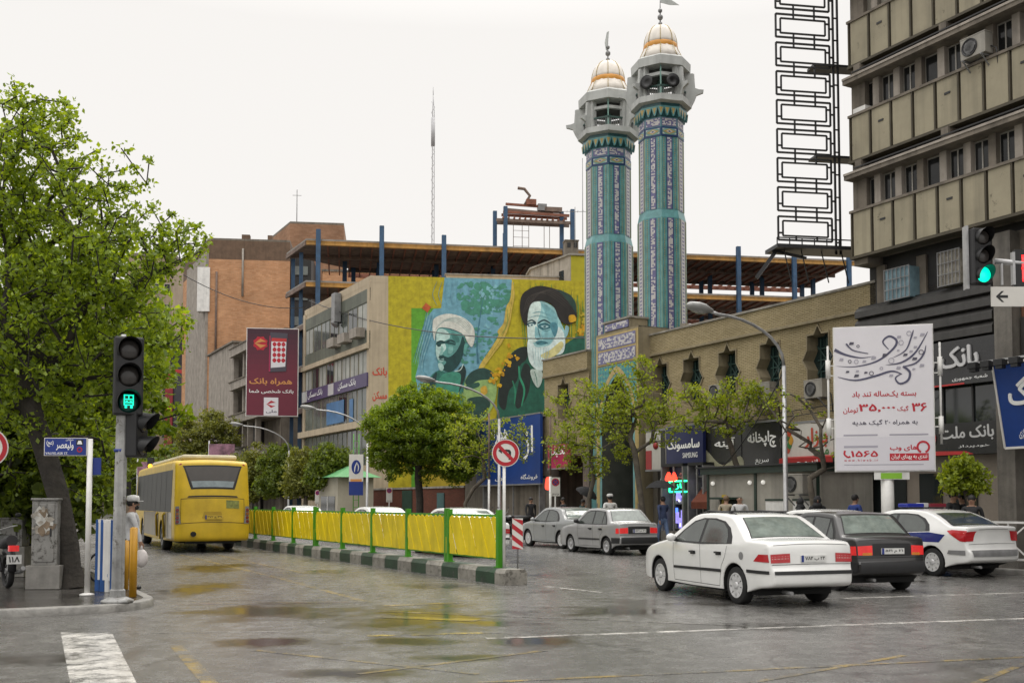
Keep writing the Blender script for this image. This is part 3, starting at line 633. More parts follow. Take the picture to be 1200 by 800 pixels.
# --- minarets
def minaret(label, px, ytop, ydome, ybot):
    T = TF + 1.25
    c = onT(px, 200, T); Y = c.y; base = Vector((c.x, c.y, 0)); m1 = Y / FPX * 1.02
    zz = lambda y, rp=0: onY(px, y, Y - rp * m1).z
    ang = math.atan2(-c.y, -c.x)
    a0 = 0.0
    o = thing('minaret', label, 'minaret', base, ang, 'minarets of the mosque')     # local +x looks at the street corner
    RS = .5 * 53 / 48 * .5 * 2 * 1.0; R1 = 25.8 * m1; R0 = 27.8 * m1
    sh = 26.5
    zc_t = zz(ytop['cornice'], 28); zmuq = zz(ytop['muq'], 27); zsh = zz(ytop['shaft'], 25); zcol = zz(ytop['collar'], 27); zlow = zz(ybot)
    sb = MB(); sb.lathe([(R0, 0.0), (R0, zcol - .25), (R1, zcol + .1), (R1, zmuq)], M_TILE_T, 8, smooth=False)
    sh_o = sb.build('shaft', o)
    if ytop.get('plain'):
        pb = MB(); pb.lathe([(R0 + .03, 0), (R0 + .03, zlow)], mat('brown_render', '5a4a3c', .8, .25, 2), 8, smooth=False); pb.build('plinth', o)
    rn = random.Random(px)
    def face_frame(i, R, z=0):
        a = math.pi / 4 * (i + .5); Rr = R * math.cos(math.pi / 8)
        return Fr((Rr * math.cos(a), Rr * math.sin(a), 0), (-math.sin(a), math.cos(a), 0), FZ), R * math.sin(math.pi / 8)
    strip = MB(); edge = MB(); top = MB()
    for i in range(8):
        if math.cos(math.pi / 4 * (i + .5)) < -.1: continue
        for R, za, zb in ((R0, max(1, zlow if ytop.get('plain') else 2), zcol - .28), (R1, zcol + .12, zsh)):
            f, h = face_frame(i, R)
            cs = abs(math.cos(math.pi / 4 * (i + .5))) > .8
            w = h * .3 if cs else h * .5
            strip.b2((-w, za, 0.004), (w, zb, .018), M_TILE_P if cs else M_TILE_W, fr=f)
            if cs: kufic(strip, f, -w * .82, w * .82, za + .03, zb - .03, .022, M_TILE_W, .062, rn)
            else:
                z = za
                while z < zb: strip.poly(f, [(-w * .55, z), (w * .55, z), (w * .55, min(zb, z + .07)), (-w * .55, min(zb, z + .07))], .022, .022, M_TILE_P); z += .16
            for q in (-1, 1):
                for e, mm, ww in ((w + .02, M_TILE_D, .012), (h * .68 if cs else h * .8, M_TILE_Y, .016), (h * .97, M_TILE_G, .02)):
                    edge.b2((q * e - ww, za, .004), (q * e + ww, zb, .014), mm, fr=f)
                z = za
                if cs:
                    while z < zb: edge.b2((q * h * .68 - .03, z, .005), (q * h * .68 + .03, min(z + .05, zb), .017), M_TILE_T, fr=f); z += .1
        # flower panel and inscription above
        f, h = face_frame(i, R1); za = zsh; zb = zsh + (zmuq - zsh) * .5; cs = abs(math.cos(math.pi / 4 * (i + .5))) > .8
        top.b2((-h * .98, za + .03, .004), (h * .98, zb, .03), M_TILE_D, fr=f); top.b2((-h * .86, za + .1, .03), (h * .86, zb - .07, .036), M_TILE_G, fr=f)
        zm = (za + zb) / 2 + .02; hz = (zb - za) / 2 - .1
        top.poly(f, [(-h * .8, zm), (0, zm - hz), (h * .8, zm), (0, zm + hz)], .036, .042, M_TILE_Y)
        top.poly(f, [(-h * .4, zm), (0, zm - hz * .6), (h * .4, zm), (0, zm + hz * .6)], .042, .046, M_TILE_W); top.poly(f, [(-h * .2, zm), (0, zm - hz * .3), (h * .2, zm), (0, zm + hz * .3)], .046, .05, M_TILE_D)
        for q in (-1, 1):
            for e in (-1, 1): top.poly(f, [(q * h * .84, zm + e * hz * .98), (q * h * .55, zm + e * hz * .98), (q * h * .84, zm + e * hz * .45)][::(1 if q * e > 0 else -1)], .037, .043, M_TILE_W)
        top.b2((-h * .92, zb + .04, .004), (h * .92, zmuq - .03, .012), M_TILE_P, fr=f); kufic(top, f, -h * .85, h * .85, zb + .08, zmuq - .06, .018, M_TILE_W, .06, rn)
    strip.build('inscription_strip', sh_o); edge.build('tile_border', sh_o); top.build('tile_panel', sh_o)
    # stalactite cornice
    M_CON = mat('pale_grey_concrete', 'b4b6b3', .7, .12, 1.2, streak=.22)
    zc = zc_t; mu = MB(); Rm = 29.8 * m1
    mu.lathe([(R1 * 1.01, zmuq), (Rm * .93, zmuq + (zc - zmuq) * .35), (Rm, zmuq + (zc - zmuq) * .55), (Rm, zc)], mat('dark_teal_tile', '2c565a', .3, .25, 6), 8, smooth=False)
    for i in range(8):
        f, h = face_frame(i, Rm); n = 3
        for j in range(n):
            u0 = -h + 2 * h * j / n; u1 = u0 + 2 * h / n; um = (u0 + u1) / 2; zq = zmuq + (zc - zmuq) * .55; zl = zmuq + (zc - zmuq) * .02
            mu.poly(f, [(u0, zl), (u0 + (u1 - u0) * .12, zl + .02), (um, zq + .04), (u1 - (u1 - u0) * .12, zl + .02), (u1, zl), (u1, zq + .1), (u0, zq + .1)], -.06, .02, M_TILE_T)
            mu.poly(f, [(u0 - .01, zl + .06), (u0 + .09, zq + .02), (u0 - .09, zq + .02)], .02, .028, M_TILE_Y)
    mu.build('cornice', o)
    # balcony, fins, piers
    zg0 = zc; zg1 = zz(ytop['rail'], 30); ze = zz(ytop['eave'], 33); zr = zz(ytop['roof'], 32); zd = zz(ydome['band'], 9); zdt = zz(ydome['top'])
    ba = MB(); Rb = 31 * m1; Rb2 = 35.5 * m1
    ba.lathe([(Rm * .98, zg0 - .05), (Rb2 * 1.0, zg0 + .02), (Rb2 * 1.0, zg0 + .28), (Rb, zg0 + .3), (Rb, zg1), (Rb - .12, zg1), (Rb - .12, zg0 + .3), (0, zg0 + .3)], M_CON, 8, smooth=False)
    ba.build('balcony', o)
    pi_ = MB(); fin = MB(); Rp = 28.5 * m1
    for i in range(8):
        a = math.pi / 4 * i; e = Vector((math.cos(a), math.sin(a), 0)); tt = Vector((-math.sin(a), math.cos(a), 0))
        fr = Fr((0, 0, 0), e, FZ)
        # paired piers at each corner, carrying the roof
        if i % 2: pi_.poly(fr, [(Rp * .84, zg0 + .25), (Rp * 1.06, zg0 + .25), (Rp * 1.06, ze), (Rp * .84, ze)], -.2, .2, M_CON)
        elif i in (2, 4, 6): pi_.poly(fr, [(Rp * .9, zg0 + .25), (Rp * 1.06, zg0 + .25), (Rp * 1.06, ze), (Rp * .9, ze)], -.1, .1, M_CON)
        else: pi_.poly(fr, [(Rp * .98, zg0 + .25), (Rp * 1.03, zg0 + .25), (Rp * 1.03, ze), (Rp * .98, ze)], -.03, .03, M_TILE_G); continue
        H = ze - zg0; k = m1 * 32.5
        P = [(Rp, zg0 - .05), (k * 1.06, zg0 + H * .02), (k * 1.2, zg0 + H * .22), (k * 1.27, zg0 + H * .36), (k * 1.5, zg0 + H * .42), (k * 1.52, zg0 + H * .5), (k * 1.34, zg0 + H * .52), (k * 1.22, zg0 + H * .56), (k * 1.19, zg0 + H * .95), (k * 1.12, zg0 + H * .97), (Rp, zg0 + H * .97)]
        if i % 2 == 0: fin.poly(fr, P, -.07, .07, M_CON)
        else: fin.poly(fr, [(a_ * .9 if a_ > Rp else a_, b_) for a_, b_ in P], -.06, .06, M_CON)
    pi_.build('pier', o); fin.build('fin', o)
    ra = MB()
    for i in range(8):
        f, h = face_frame(i, Rb - .06); hh = zg1 - zg0
        for j in range(9): u = -h * .9 + 1.8 * h * j / 8; ra.b2((u - .012, zg1 - .02, -.02), (u + .012, zg1 + .38, .01), M_GRAYM, fr=f)
        ra.b2((-h, zg1 + .36, -.03), (h, zg1 + .44, .03), M_GRIL, fr=f)
        zl = ze - (ze - zg0) * .27
        f2, h2 = face_frame(i, Rp * .98); ra.b2((-h2, zl, -.1), (h2, zl + .14, .06), M_CON, fr=f2)
    ra.build('railing', o)
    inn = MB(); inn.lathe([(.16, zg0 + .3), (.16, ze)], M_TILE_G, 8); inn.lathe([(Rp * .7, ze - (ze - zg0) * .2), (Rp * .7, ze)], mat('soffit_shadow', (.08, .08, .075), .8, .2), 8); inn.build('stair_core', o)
    rf = MB(); Re = 35.5 * m1
    rf.lathe([(Rp * .9, ze - .02), (Re * .97, ze), (Re * .98, ze + (zr - ze) * .8), (Re * .9, zr), (0, zr)], M_CON, 8, smooth=False); rf.build('roof', o)
    M_DOM = mat('dome_white', 'd9d2c8', .4, .08, 2, streak=.12); M_ORA = mat('dome_orange_band', 'c98a2c', .45, .15, 3)
    dm = MB(); Rd = 19.2 * m1
    dm.lathe([(28 * m1, zr - .02), (21.5 * m1, zr + (zd - zr) * .55), (Rd, zd)], M_DOM, 16)
    dm.lathe([(Rd * 1.0, zd + .02)] + [(Rd * math.cos(t) ** .8, zd + .02 + (zdt - zd) * math.sin(t)) for t in [math.pi / 2 * j / 8 for j in range(1, 8)]] + [(.02, zdt)], M_DOM, 24)
    for i in range(8):
        a = math.pi / 4 * i
        dm.path([(Rd * 1.012 * math.cos(t) ** .8 * math.cos(a), Rd * 1.012 * math.cos(t) ** .8 * math.sin(a), zd + .02 + (zdt - zd) * 1.01 * math.sin(t)) for t in [math.pi / 2 * j / 8 for j in range(8)]], .018, M_TILE_Y, 5)
        dm.path([(28 * m1 * math.cos(a), 28 * m1 * math.sin(a), zr), (Rd * math.cos(a), Rd * math.sin(a), zd)], .018, M_TILE_Y, 5)
    do = dm.build('dome', o)
    bd = MB(); bd.lathe([(Rd * 1.02, zd - .16), (Rd * 1.045, zd - .1), (Rd * 1.045, zd + .04), (Rd * 1.0, zd + .1)], M_ORA, 24); bd.build('band', do)
    fi = MB(); fi.path([(0, 0, zdt - .05), (0, 0, zdt + ydome['pole'] * .55), (0, 0, zdt + ydome['pole'])], [.035, .025, .012], M_GRAYM, 6)
    for q, r in ((.12, .1), (.42, .13), (.72, .1)): fi.ball((0, 0, zdt + q), r, M_GRAYM, 10)
    fi.build('finial', o)
    fg = MB(); fa_ = Fr((0, 0, zdt + ydome['pole'] * .72), (.35, -1 if ydome.get('flip') else -.94, 0), FZ)
    if ydome['flag'] > 0:
        pts = [(-1.0 * ydome['flag'], .02), (-.62 * ydome['flag'], .2), (-.05, .42), (-.02, 0.05), (-.5 * ydome['flag'], -.02)]
        fg.poly(fa_, pts, -.01, .01, mat('grey_flag', (.5, .52, .5), .8, .2, 3)); fg.poly(Fr((0, 0, zdt + ydome['pole'] * .98), (.35, -.94, 0), FZ), [(-.8, -.02), (.75, .08), (.7, .4), (-.6, .3)], -.01, .01, mat('grey_flag', (.5, .52, .5)))
    else:
        fg.poly(fa_, [(.0, -.3), (.1, -.25), (.16, .1), (.05, .62), (-.06, .7), (-.02, .2)], -.01, .01, mat('grey_flag', (.5, .52, .5), .8, .2, 3))
    fg.build('flag', o)
    # loudspeakers
    for q in ydome.get('horn', ()):
        a = rad(q); d = Vector((math.cos(a), math.sin(a), 0)); c2 = d * (Rp * .92) + Vector((0, 0, zg1 + (ze - zg1) * .42)); u = Vector((-d.y, d.x, 0)); w = Vector((0, 0, 1))
        hb = MB(); hb.lathe([(.08, -.25), (.1, 0), (.16, .15), (.3, .3), (.3, .34), (.12, .24), (.0, .2)], M_BLK, 16, c=c2, ax=(u, w, d)); hb.build('loudspeaker', o)
    return o
minaret('taller looking nearer minaret with two loudspeakers in its gallery, right of the portal', 775, dict(cornice=119, muq=136, shaft=160, collar=247, rail=110, eave=74, roof=62), dict(band=53, top=31.5, pole=1.45, flag=.9, horn=(-28, 24)), 428)
minaret('farther tiled minaret standing on the side of the bearded men mural, without loudspeakers', 713, dict(cornice=155, muq=171, shaft=193, collar=276, rail=146, eave=114, roof=102), dict(band=93, top=73, pole=1.15, flag=0), 560)
# ------------------------------------------------------------------ office tower on the right with bank below
TT = 25.2
M_OLIVE = mat('olive_panel', '968e78', .7, .12, .9, streak=.3, stain='5f5846', stain_amt=.05)
M_OLD = mat('panel_joint', '4a4436', .7, .2, 2)
M_CONC = mat('weathered_concrete', '756d62', .85, .22, 1.1, streak=.45, bump=.2)
M_CONL = mat('pale_concrete', '9a9288', .8, .2, 1.3, streak=.4)
M_WIN = mat('window_dark', (.02, .021, .021), .1, .5, .9, spec=.35)
M_FRM = mat('window_frame_white', '9c9890', .5, .15, 2)
M_CURT = mat('pale_curtain', '8f8b80', .8, .2, 3)
sT, zB = fs(1000.5, 303, TT); _, zB2 = fs(994, 193, TT); _, zB3 = fs(988, 85, TT)
pitch = ((zB2 - zB) + (zB3 - zB2)) / 2
tw = facade('office_tower', 'tall olive panelled office block with rows of small windows and a dark bank front', 'office building', sT, TT)
L_T = 26.0; NB = 32; bay = L_T / NB
body = MB(); body.b2((0, .7, 0), (L_T, 16, zB + 6 * pitch), M_DK); body.b2((0, .02, zB - .25), (.55, .7, zB + 6 * pitch), M_CONC)
body.b2((0.55, .3, zB), (L_T, .7, zB + .02), M_CONC)
body.build('wall', tw)
for k in range(5):
    z0 = zB + k * pitch; zb = z0 + pitch * .47
    b = MB()
    b.b2((.0, -.06, z0), (L_T, .3, zb), M_OLD)
    for i in range(NB):
        u = .12 + i * bay
        b.b2((u, -.11, z0 + .04), (u + bay - .13, -.055, zb - .02), M_OLIVE)
        b.b2((u - .095, -.14, z0), (u - .055, -.05, zb), M_OLD)
        if i % 3 == 1: b.b2((u + .26, -.13, zb - .52), (u + .46, -.1, zb - .46), M_BLK); 
    b.b2((-.02, -.16, zb - .03), (L_T, .1, zb + .05), M_CONC); b.b2((-.02, -.15, z0 - .06), (L_T, .3, z0 + .02), M_OLD)
    b.build('panel_band', tw)
    s_ = MB(); zl = z0 + pitch * .80
    s_.b2((-.03, -.35, zl), (L_T, .42, zl + .16), M_CONC); s_.b2((-.03, -.38, zl + .13), (L_T, -.3, zl + .2), M_CONL)
    s_.b2((0, .25, zl + .16), (L_T, .7, z0 + pitch), M_DK)
    for i in range(0, NB, 4): s_.b2((i * bay + .3, -.2, zl + .16), (i * bay + .55, .3, z0 + pitch - .05), M_CONC)
    s_.b2((.3, -.28, zl + .3), (L_T, -.24, zl + .34), M_BLK)
    s_.build('ledge', tw)
    p_ = MB()
    for i in range(NB + 1): u = i * bay; p_.b2((u + .02, .06, zb + .05), (u + .26, .5, zl), M_CONL if i % 3 else M_CONC)
    p_.build('pilaster', tw)
    rn = random.Random(k)
    for i in range(18 if k < 4 else 12):
        u = i * bay + .3; w = MB(); kind = rn.random()
        w.b2((u - .04, .24, zb + .05), (u + bay - .28, .34, zl), M_FRM)
        w.b2((u + .0, .22, zb + .1), (u + bay - .33, .26, zl - .06), M_WIN if kind < .88 else M_CURT)
        if kind > .35: w.b2((u + .22, .2, zb + .1), (u + .26, .245, zl - .06), M_FRM)
        if kind < .2: w.b2((u - .1, -.14, zb + .0), (u + .4, .3, zb + .2), M_WHP)
        w.build('window', tw)
# lower storeys behind the overhang
lo = MB(); yl = TF - TT
sC0, zC0 = fs(1006, 388, TF - .4); sC1, _ = fs(1166, 345, TF - .4)
_, zc_hi = fs(1060, 350, TF - .4); _, zc_lo = fs(1060, 408, TF - .4)
uC0, uC1 = sT - sC0, sT - sC1
lo.b2((.4, yl, zc_hi), (L_T, yl + .3, zB - .3), M_DK)
M_CLAD = mat('ribbed_grey_cladding', (.055, .053, .05), .45, .15, 1.5, streak=.25, metal=.3)
h = (zc_hi - zc_lo) / 4
cl = MB(); FT = Fr((0, yl - .4, 0), (1, 0, 0), FZ)
for i in range(4):
    z = zc_lo + i * h
    sec = [(0, z), (.16, z + .04), (.16, z + h * .62), (.06, z + h - .03), (0, z + h)]
    fr = Fr((uC0, yl - .4, 0), (0, -1, 0), FZ); cl.poly(fr, sec, -(uC1 - uC0), 0, M_CLAD)
cl.b2((uC0, yl - .38, zc_lo - .02), (uC1, yl, zc_hi + .04), M_BLK)
cl.build('cladding', tw)
pr = MB()
for u in (.35, 1.9, 3.6, 5.3, 7.0, 8.7): pr.b2((u, yl - .18, zc_hi + .05), (u + .35, yl + .01, zB - .26), M_CONC)
pr.b2((.35, yl - .1, zc_hi + .04), (L_T, yl + .01, zc_hi + .3), M_CONC)
pr.build('pier', tw)
for i in range(5):
    u = .8 + i * 1.7; w = MB(); w.b2((u, yl - .03, zc_hi + .34), (u + .95, yl - .004, zB - .35), M_FRM); w.b2((u + .06, yl - .05, zc_hi + .4), (u + .89, yl - .03, zB - .4), M_WIN); w.build('window', tw)
# black fascia, glazing, lower fascia, entrance
M_FAS = mat('black_fascia', (.02, .02, .021), .25, .1, 2, spec=.6); M_REDL = mat('red_stripe', (.5, .03, .03), .4, .1)
def band(name, y0, y1, x0, x1, m, t=TF - .45, d=.2, px=1120):
    _, za = fs(px, y1, t); _, zb = fs(px, y0, t); s0, _ = fs(x0, (y0 + y1) / 2, t); s1, _ = fs(x1, (y0 + y1) / 2, t)
    mb = MB(); mb.b2((sT - s0, t - TT, za), (sT - s1, t - TT + d, zb), m); return mb, sT - s0, sT - s1, za, zb
uE = sT - fs(1172, 450, TF - .4)[0]
_, zf1 = fs(1120, 400, TF - .4); _, zf0 = fs(1120, 452, TF - .4); _, zg0 = fs(1120, 496, TF - .4); _, zk0 = fs(1120, 533, TF - .4)
g = MB(); g.b2((uC0, yl - .2, zg0), (uE, yl, zf0), M_GLD)
for u in np.linspace(uC0, uE, 6): g.b2((u - .03, yl - .25, zg0), (u + .03, yl - .19, zf0), M_BLK)
g.build('glazing', tw)
e = MB(); e.b2((uC0, yl - .15, KZ), (uE, yl, zk0), mat('beige_stone_front', '8a8074', .5, .15, 1))
for a, b in ((.2, 1.6), (2.1, 2.9), (3.2, 4.1)): e.b2((uC0 + a, yl - .2, KZ), (uC0 + b, yl - .14, zk0 - .5), M_GLD)
e.build('entrance', tw)
e = MB(); e.b2((uE, yl - .6, KZ), (uE + .55, yl + .02, zB - .3), M_STONE); e.b2((uE + 3.2, yl - .6, KZ), (uE + 3.75, yl + .02, zB - .3), M_STONE); e.build('column', tw)
sh = MB(); sh.b2((uE + .6, yl - .05, KZ), (L_T, yl, zc_lo), M_GLD); sh.b2((uE + .6, yl - .3, zf0 - .3), (L_T, yl, zf1 + .4), M_CLAD); sh.b2((uE + .6, yl - .25, zc_lo + .2), (L_T, yl, zc_lo + 1.1), mat('rust_panel', '6a4632', .7, .25, 1)); sh.build('shop_front', tw)
def lit(name, label, s, z0, z1, u0, u1, y, writes, m, stripe=None, depth=.16, cat='shop sign', extra=None):
    """a sign board on a facade plane (t = y) with its lettering"""
    o = thing(name, label, cat, W(s, y, 0), ROT)
    b = MB(); b.b2((0, -depth, z0), (u1 - u0, 0, z1), m); b.build('board', o)
    f = Fr((0, -depth, z0), (1, 0, 0), FZ); w = u1 - u0; h = z1 - z0
    t = MB()
    for tx, bx, mm, kw in writes: add_text(t, f, tx, (bx[0] * w, bx[1] * h, bx[2] * w, bx[3] * h), .006, mm, **kw)
    if t.f: t.build('lettering', o)
    if stripe: q = MB(); q.b2((0, -depth - .012, z0 + stripe[0] * h), (w * stripe[2], -depth - .002, z0 + stripe[1] * h), M_REDL); q.build('stripe', o)
    if extra: extra(o, f, w, h)
    return o
M_SIL = mat('silver_lettering', (.55, .55, .55), .35, .05, metal=.3)
lit('bank_sign', 'upper black bank fascia with large raised silver letters under the grey ribbed cladding', sT - uC0, zf0, zf1, uC0, uE, TF - .42,
    [('بانک ملت', (.34, .28, .9, .86), M_SIL, dict(bold=.03, depth=.06)), ('شعبه جمهوری', (.72, .08, .95, .17), M_WHS, {})], M_FAS, (0.0, .035, .8))
def tulip(o, f, w, h):
    q = MB(); m = mat('red_emblem', (.5, .02, .03), .35, .05); cx, cy = .55 * w, .58 * h
    for k in range(3): q.poly(f, sp2([(cx - .14 + .14 * k, cy - .3), (cx - .24 + .18 * k, cy - .05), (cx - .1 + .1 * k, cy + .3), (cx + .02 + .12 * k, cy - .02)]), .004 + .003 * k, .03 + .004 * k, m)
    q.lathe([(.09, .05), (0, .06)], mat('gold_emblem', (.6, .3, .02), .35, .05), 12, c=f.p(cx, cy - .05, 0), ax=(f.U, f.V, f.N)); q.build('emblem', o)
    q = MB(); q.poly(f, [(.0, 0), (.85 * w, 0), (.8 * w, .1 * h), (.4 * w, .17 * h), (0, .08 * h)], .004, .02, M_REDL); q.build('red_swoosh', o)
lit('bank_sign', 'lower black bank sign with a red flower emblem above the entrance', sT - uC0, zk0, zg0, uC0, uE, TF - .4,
    [('بانک ملت', (.63, .42, .98, .9), M_SIL, dict(bold=.03)), ('bank mellat', (.28, .45, .48, .68), M_SIL, dict(farsi=False)), ('خودپرداز', (.75, .2, .95, .3), M_WHS, {})], M_FAS, extra=tulip)

# AC units: condenser and window types
M_AC = mat('ac_casing', '8f8b82', .5, .12, 3, streak=.2)
def condenser(label, px, py, T, w=.85, h=.62, dirty=False, rz=ROT, group=None):
    s, z = fs(px, py, T); o = thing('air_conditioner', label, 'air conditioner', W(s, T, z - h / 2), rz, group)
    b = MB(); b.b2((-w / 2, -.34, 0), (w / 2, 0, h), M_AC); b.b2((-w / 2 - .01, -.35, h - .03), (w / 2 + .01, .0, h + .01), M_AC); b.build('casing', o, bevel=.015)
    f = MB(); ax = (Vector((1, 0, 0)), Vector((0, 0, 1)), Vector((0, -1, 0))); c = (-w * .12, -.34, h / 2)
    f.lathe([(.25, .0), (.25, .025), (.225, .03), (.22, .004)], M_BLK, 24, c=c, ax=ax); f.lathe([(.22, .003), (0, .003)], M_DK, 24, c=c, ax=ax)
    for q in range(1, 4): f.lathe([(.055 * q, .022), (.055 * q + .008, .022)], M_GRAYM, 24, c=c, ax=ax)
    for q in range(3):
        a = q * 2.1; f.poly(Fr(c, (1, 0, 0), FZ), [(0, 0), (.2 * math.cos(a), .2 * math.sin(a)), (.2 * math.cos(a + .6), .2 * math.sin(a + .6))], .008, .012, M_GRAYM)
    f.build('fan', o)
    k = MB()
    for q in (-.3, .3): k.bar((q, 0, -.03), (q, -.4, -.03), .04, .04, M_GRAYM); k.bar((q, -.0, -.35), (q, -.38, -.03), .03, .03, M_GRAYM)
    k.path([(w / 2, -.1, .2), (w / 2 + .15, -.08, .1), (w / 2 + .18, -.03, -.5)], .02, M_BLK, 6)
    k.build('bracket', o); return o
condenser('white air conditioner hung on the tower ledge among the top office windows', 1149, 57, TT - .05, .8, .6)
condenser('air conditioner with a black fan on the mosque wall just left of the billboard', 961, 456, TF)
condenser('dirty beige air conditioner below the second star window from the billboard', 900, 461, TF, .9, .75)
condenser('small air conditioner half hidden by leaves below the middle star window', 846, 459, TF, .75, .5)
condenser('caged air conditioner standing on the white kiosk roof line', 939, 567, TF - 3.0, .8, .6)
def cage(o_label, px, py, T, w, h, m):
    s, z = fs(px, py, T); o = thing('air_conditioner', o_label, 'air conditioner', W(s, T, z - h / 2), ROT)
    b = MB(); b.b2((-w / 2, -.5, 0), (w / 2, 0, h), m); b.build('casing', o, bevel=.02)
    g = MB()
    for q in np.linspace(-w / 2, w / 2, 7): g.b2((q - .012, -.55, -.02), (q + .012, -.53, h + .02), M_GRAYM)
    for q in (0, .33, .66, 1): g.b2((-w / 2, -.56, h * q - .012), (w / 2, -.54, h * q + .012), M_GRAYM)
    g.build('cage', o)
cage('blue and white window air cooler beneath the tower overhang', 1065, 334, TF - .1, .95, .95, mat('pale_blue_casing', '6f8a94', .5, .2, 4))
cage('rusty white caged air cooler behind the right-hand traffic light', 1126, 316, TF - .1, .75, 1.0, mat('dirty_white_casing', '8d887c', .6, .3, 4, stain='5a4a3a', stain_amt=.3))

# ------------------------------------------------------------------ skeletal steel sign frame on the tower's corner
Yf = onT(985, 285, TT + .3).y
pL = onY(910, 285, Yf - .35); pR = onY(985, 290, Yf)
fdir = (pR - pL); fdir.z = 0; wF = fdir.length; fa_ = math.atan2(fdir.y, fdir.x)
fo = thing('sign_frame', 'empty black steel lattice of stacked rectangles fixed to the corner of the tall office block', 'sign frame', (pL.x, pL.y, pL.z - .1), fa_)
def sqt(mb, a, b, w=.055): mb.bar(a, b, w, w, M_BLK)
po_ = MB()
for x in (wF * .93, wF * 1.0): sqt(po_, (x, 0, -.2), (x, 0, 10.4), .06)
for q in range(14): sqt(po_, (wF * .93, 0, .2 + q * .75), (wF, 0, .2 + q * .75), .04)
po_.build('mast', fo)
uh = .96
for k in range(11):
    z = .22 + k * uh; x0, x1 = .03 * wF, .87 * wF; u = MB(); h_ = uh * .8
    for a, b in (((x0, z), (x1, z)), ((x0, z + h_), (x1, z + h_)), ((x0, z), (x0, z + h_)), ((x1, z), (x1, z + h_))): sqt(u, (a[0], 0, a[1]), (b[0], 0, b[1]))
    i0, i1, j0, j1 = x0 + .16, x1 - .14, z + .14, z + h_ - .14
    for a, b in (((i0, j0), (i1, j0)), ((i0, j1), (i1, j1)), ((i0, j0), (i0, j1)), ((i1, j0), (i1, j1))): sqt(u, (a[0], .0, a[1]), (b[0], .0, b[1]), .05)
    for a in (.33, .72):
        sqt(u, (x0 + (x1 - x0) * a, 0, z), (x0 + (x1 - x0) * a, 0, j0), .05); sqt(u, (x0 + (x1 - x0) * a, 0, j1), (x0 + (x1 - x0) * a, 0, z + uh), .05)
    sqt(u, (x0, 0, z + h_ * .3), (i0, 0, z + h_ * .3), .05); sqt(u, (i1, 0, z + h_ * .7), (x1, 0, z + h_ * .7), .05); sqt(u, (x1, 0, z + h_ * .5), (wF * .93, 0, z + h_ * .5), .05)
    u.build('lattice_panel', fo)
for z in (2.95, 6.0, 9.1): br = MB(); br.b2((wF * .62, -.05, z + .05), (wF * 1.35, .5, z + .13), M_BLK); br.build('bracket', fo)
br = MB()
br.b2((-.1, -.3, -.1), (wF * 1.35, .7, 0.02), M_BLK); sqt(br, (-.05, .2, -.1), (wF * .5, .2, -.3), .08)
sqt(br, (.1, .3, -.1), (-.5, .5, -.95), .12)
for x in (.3, .9, 1.6, 2.3): sqt(br, (wF * x * .45, .1, -.1), (wF * (x * .45 + .12), .15, -1.1), .03)
br.build('bracket', fo)
ra = MB()
for x in np.linspace(-.1, wF * 1.3, 8): sqt(ra, (x, -.28, 0), (x, -.28, .22), .03)
sqt(ra, (-.1, -.28, .22), (wF * 1.3, -.28, .22), .035); ra.build('railing', fo)
# ------------------------------------------------------------------ bank building with the mural
C1 = onT(434.5, 322.8, TF); zM = C1.z
rr = ray(687.7, 329.4); kk = (zM - CAM_H) / rr[2]; C2 = Vector((rr[0] * kk, rr[1] * kk, zM))
mdir = (C2 - C1); mdir.z = 0; mlen = mdir.length; mdir.normalize(); mn = Vector((mdir.y, -mdir.x, 0))
bk = thing('bank_building', 'cream bank building with a green grey window front and a huge painted side wall', 'bank building', (C1.x, C1.y, 0), math.atan2(mdir.y, mdir.x))
inv = Matrix.Rotation(-math.atan2(mdir.y, mdir.x), 3, 'Z')
FM = Fr((0, 0, 0), (1, 0, 0), FZ)            # in the building's own frame the painted wall is y = 0
def mw(px, py):
    r = ray(px, py); den = r[0] * mn.x + r[1] * mn.y; k = (C1.x * mn.x + C1.y * mn.y) / den
    p = Vector((r[0] * k, r[1] * k, CAM_H + r[2] * k)); return ((p - C1).x * mdir.x + (p - C1).y * mdir.y, p.z)
M_CREAM = mat('cream_render', 'b3a48c', .85, .1, .6, streak=.2, bump=.1)
sB1 = st(C1)[0]; sB2 = fs(357, 365, TF)[0]
sdl = inv @ Vector((SD[0], SD[1], 0)); nl = inv @ Vector((SR[0], SR[1], 0))
LB = sB2 - sB1
wb = MB(); far = sdl * LB; cc = [Vector((0, 0, 0)), Vector((mlen + 1, 0, 0)), Vector((mlen + 1, 0, 0)) + Vector((0, 18, 0)), far + nl * 14, far]
def prism_pts(mb, pts, z0, z1, m):
    k = len(pts); mb.add([(p.x, p.y, z0) for p in pts] + [(p.x, p.y, z1) for p in pts], [tuple(range(k, 2 * k)), tuple(range(k))[::-1]] + [(i, (i + 1) % k, k + (i + 1) % k, k + i) for i in range(k)], m)
prism_pts(wb, cc, 0, zM - .5, M_CREAM); wb.build('wall', bk)
pp = MB()
def strip_wall(mb, a, b, z0, z1, th, m): # wall strip along a-b growing inwards
    d = (b - a).normalized(); n = Vector((-d.y, d.x, 0)); mb.add([(p.x, p.y, z) for z in (z0, z1) for p in (a, b, b + n * th, a + n * th)], [(3, 2, 1, 0), (4, 5, 6, 7), (0, 1, 5, 4), (1, 2, 6, 5), (2, 3, 7, 6), (3, 0, 4, 7)], m)
strip_wall(pp, Vector((0, 0, 0)), Vector((mlen + 1, 0, 0)), zM - .52, zM, .3, M_CREAM)
strip_wall(pp, far, Vector((0, 0, 0)), zM - .55, zM + .02, .32, M_CREAM)
pp.build('parapet', bk)
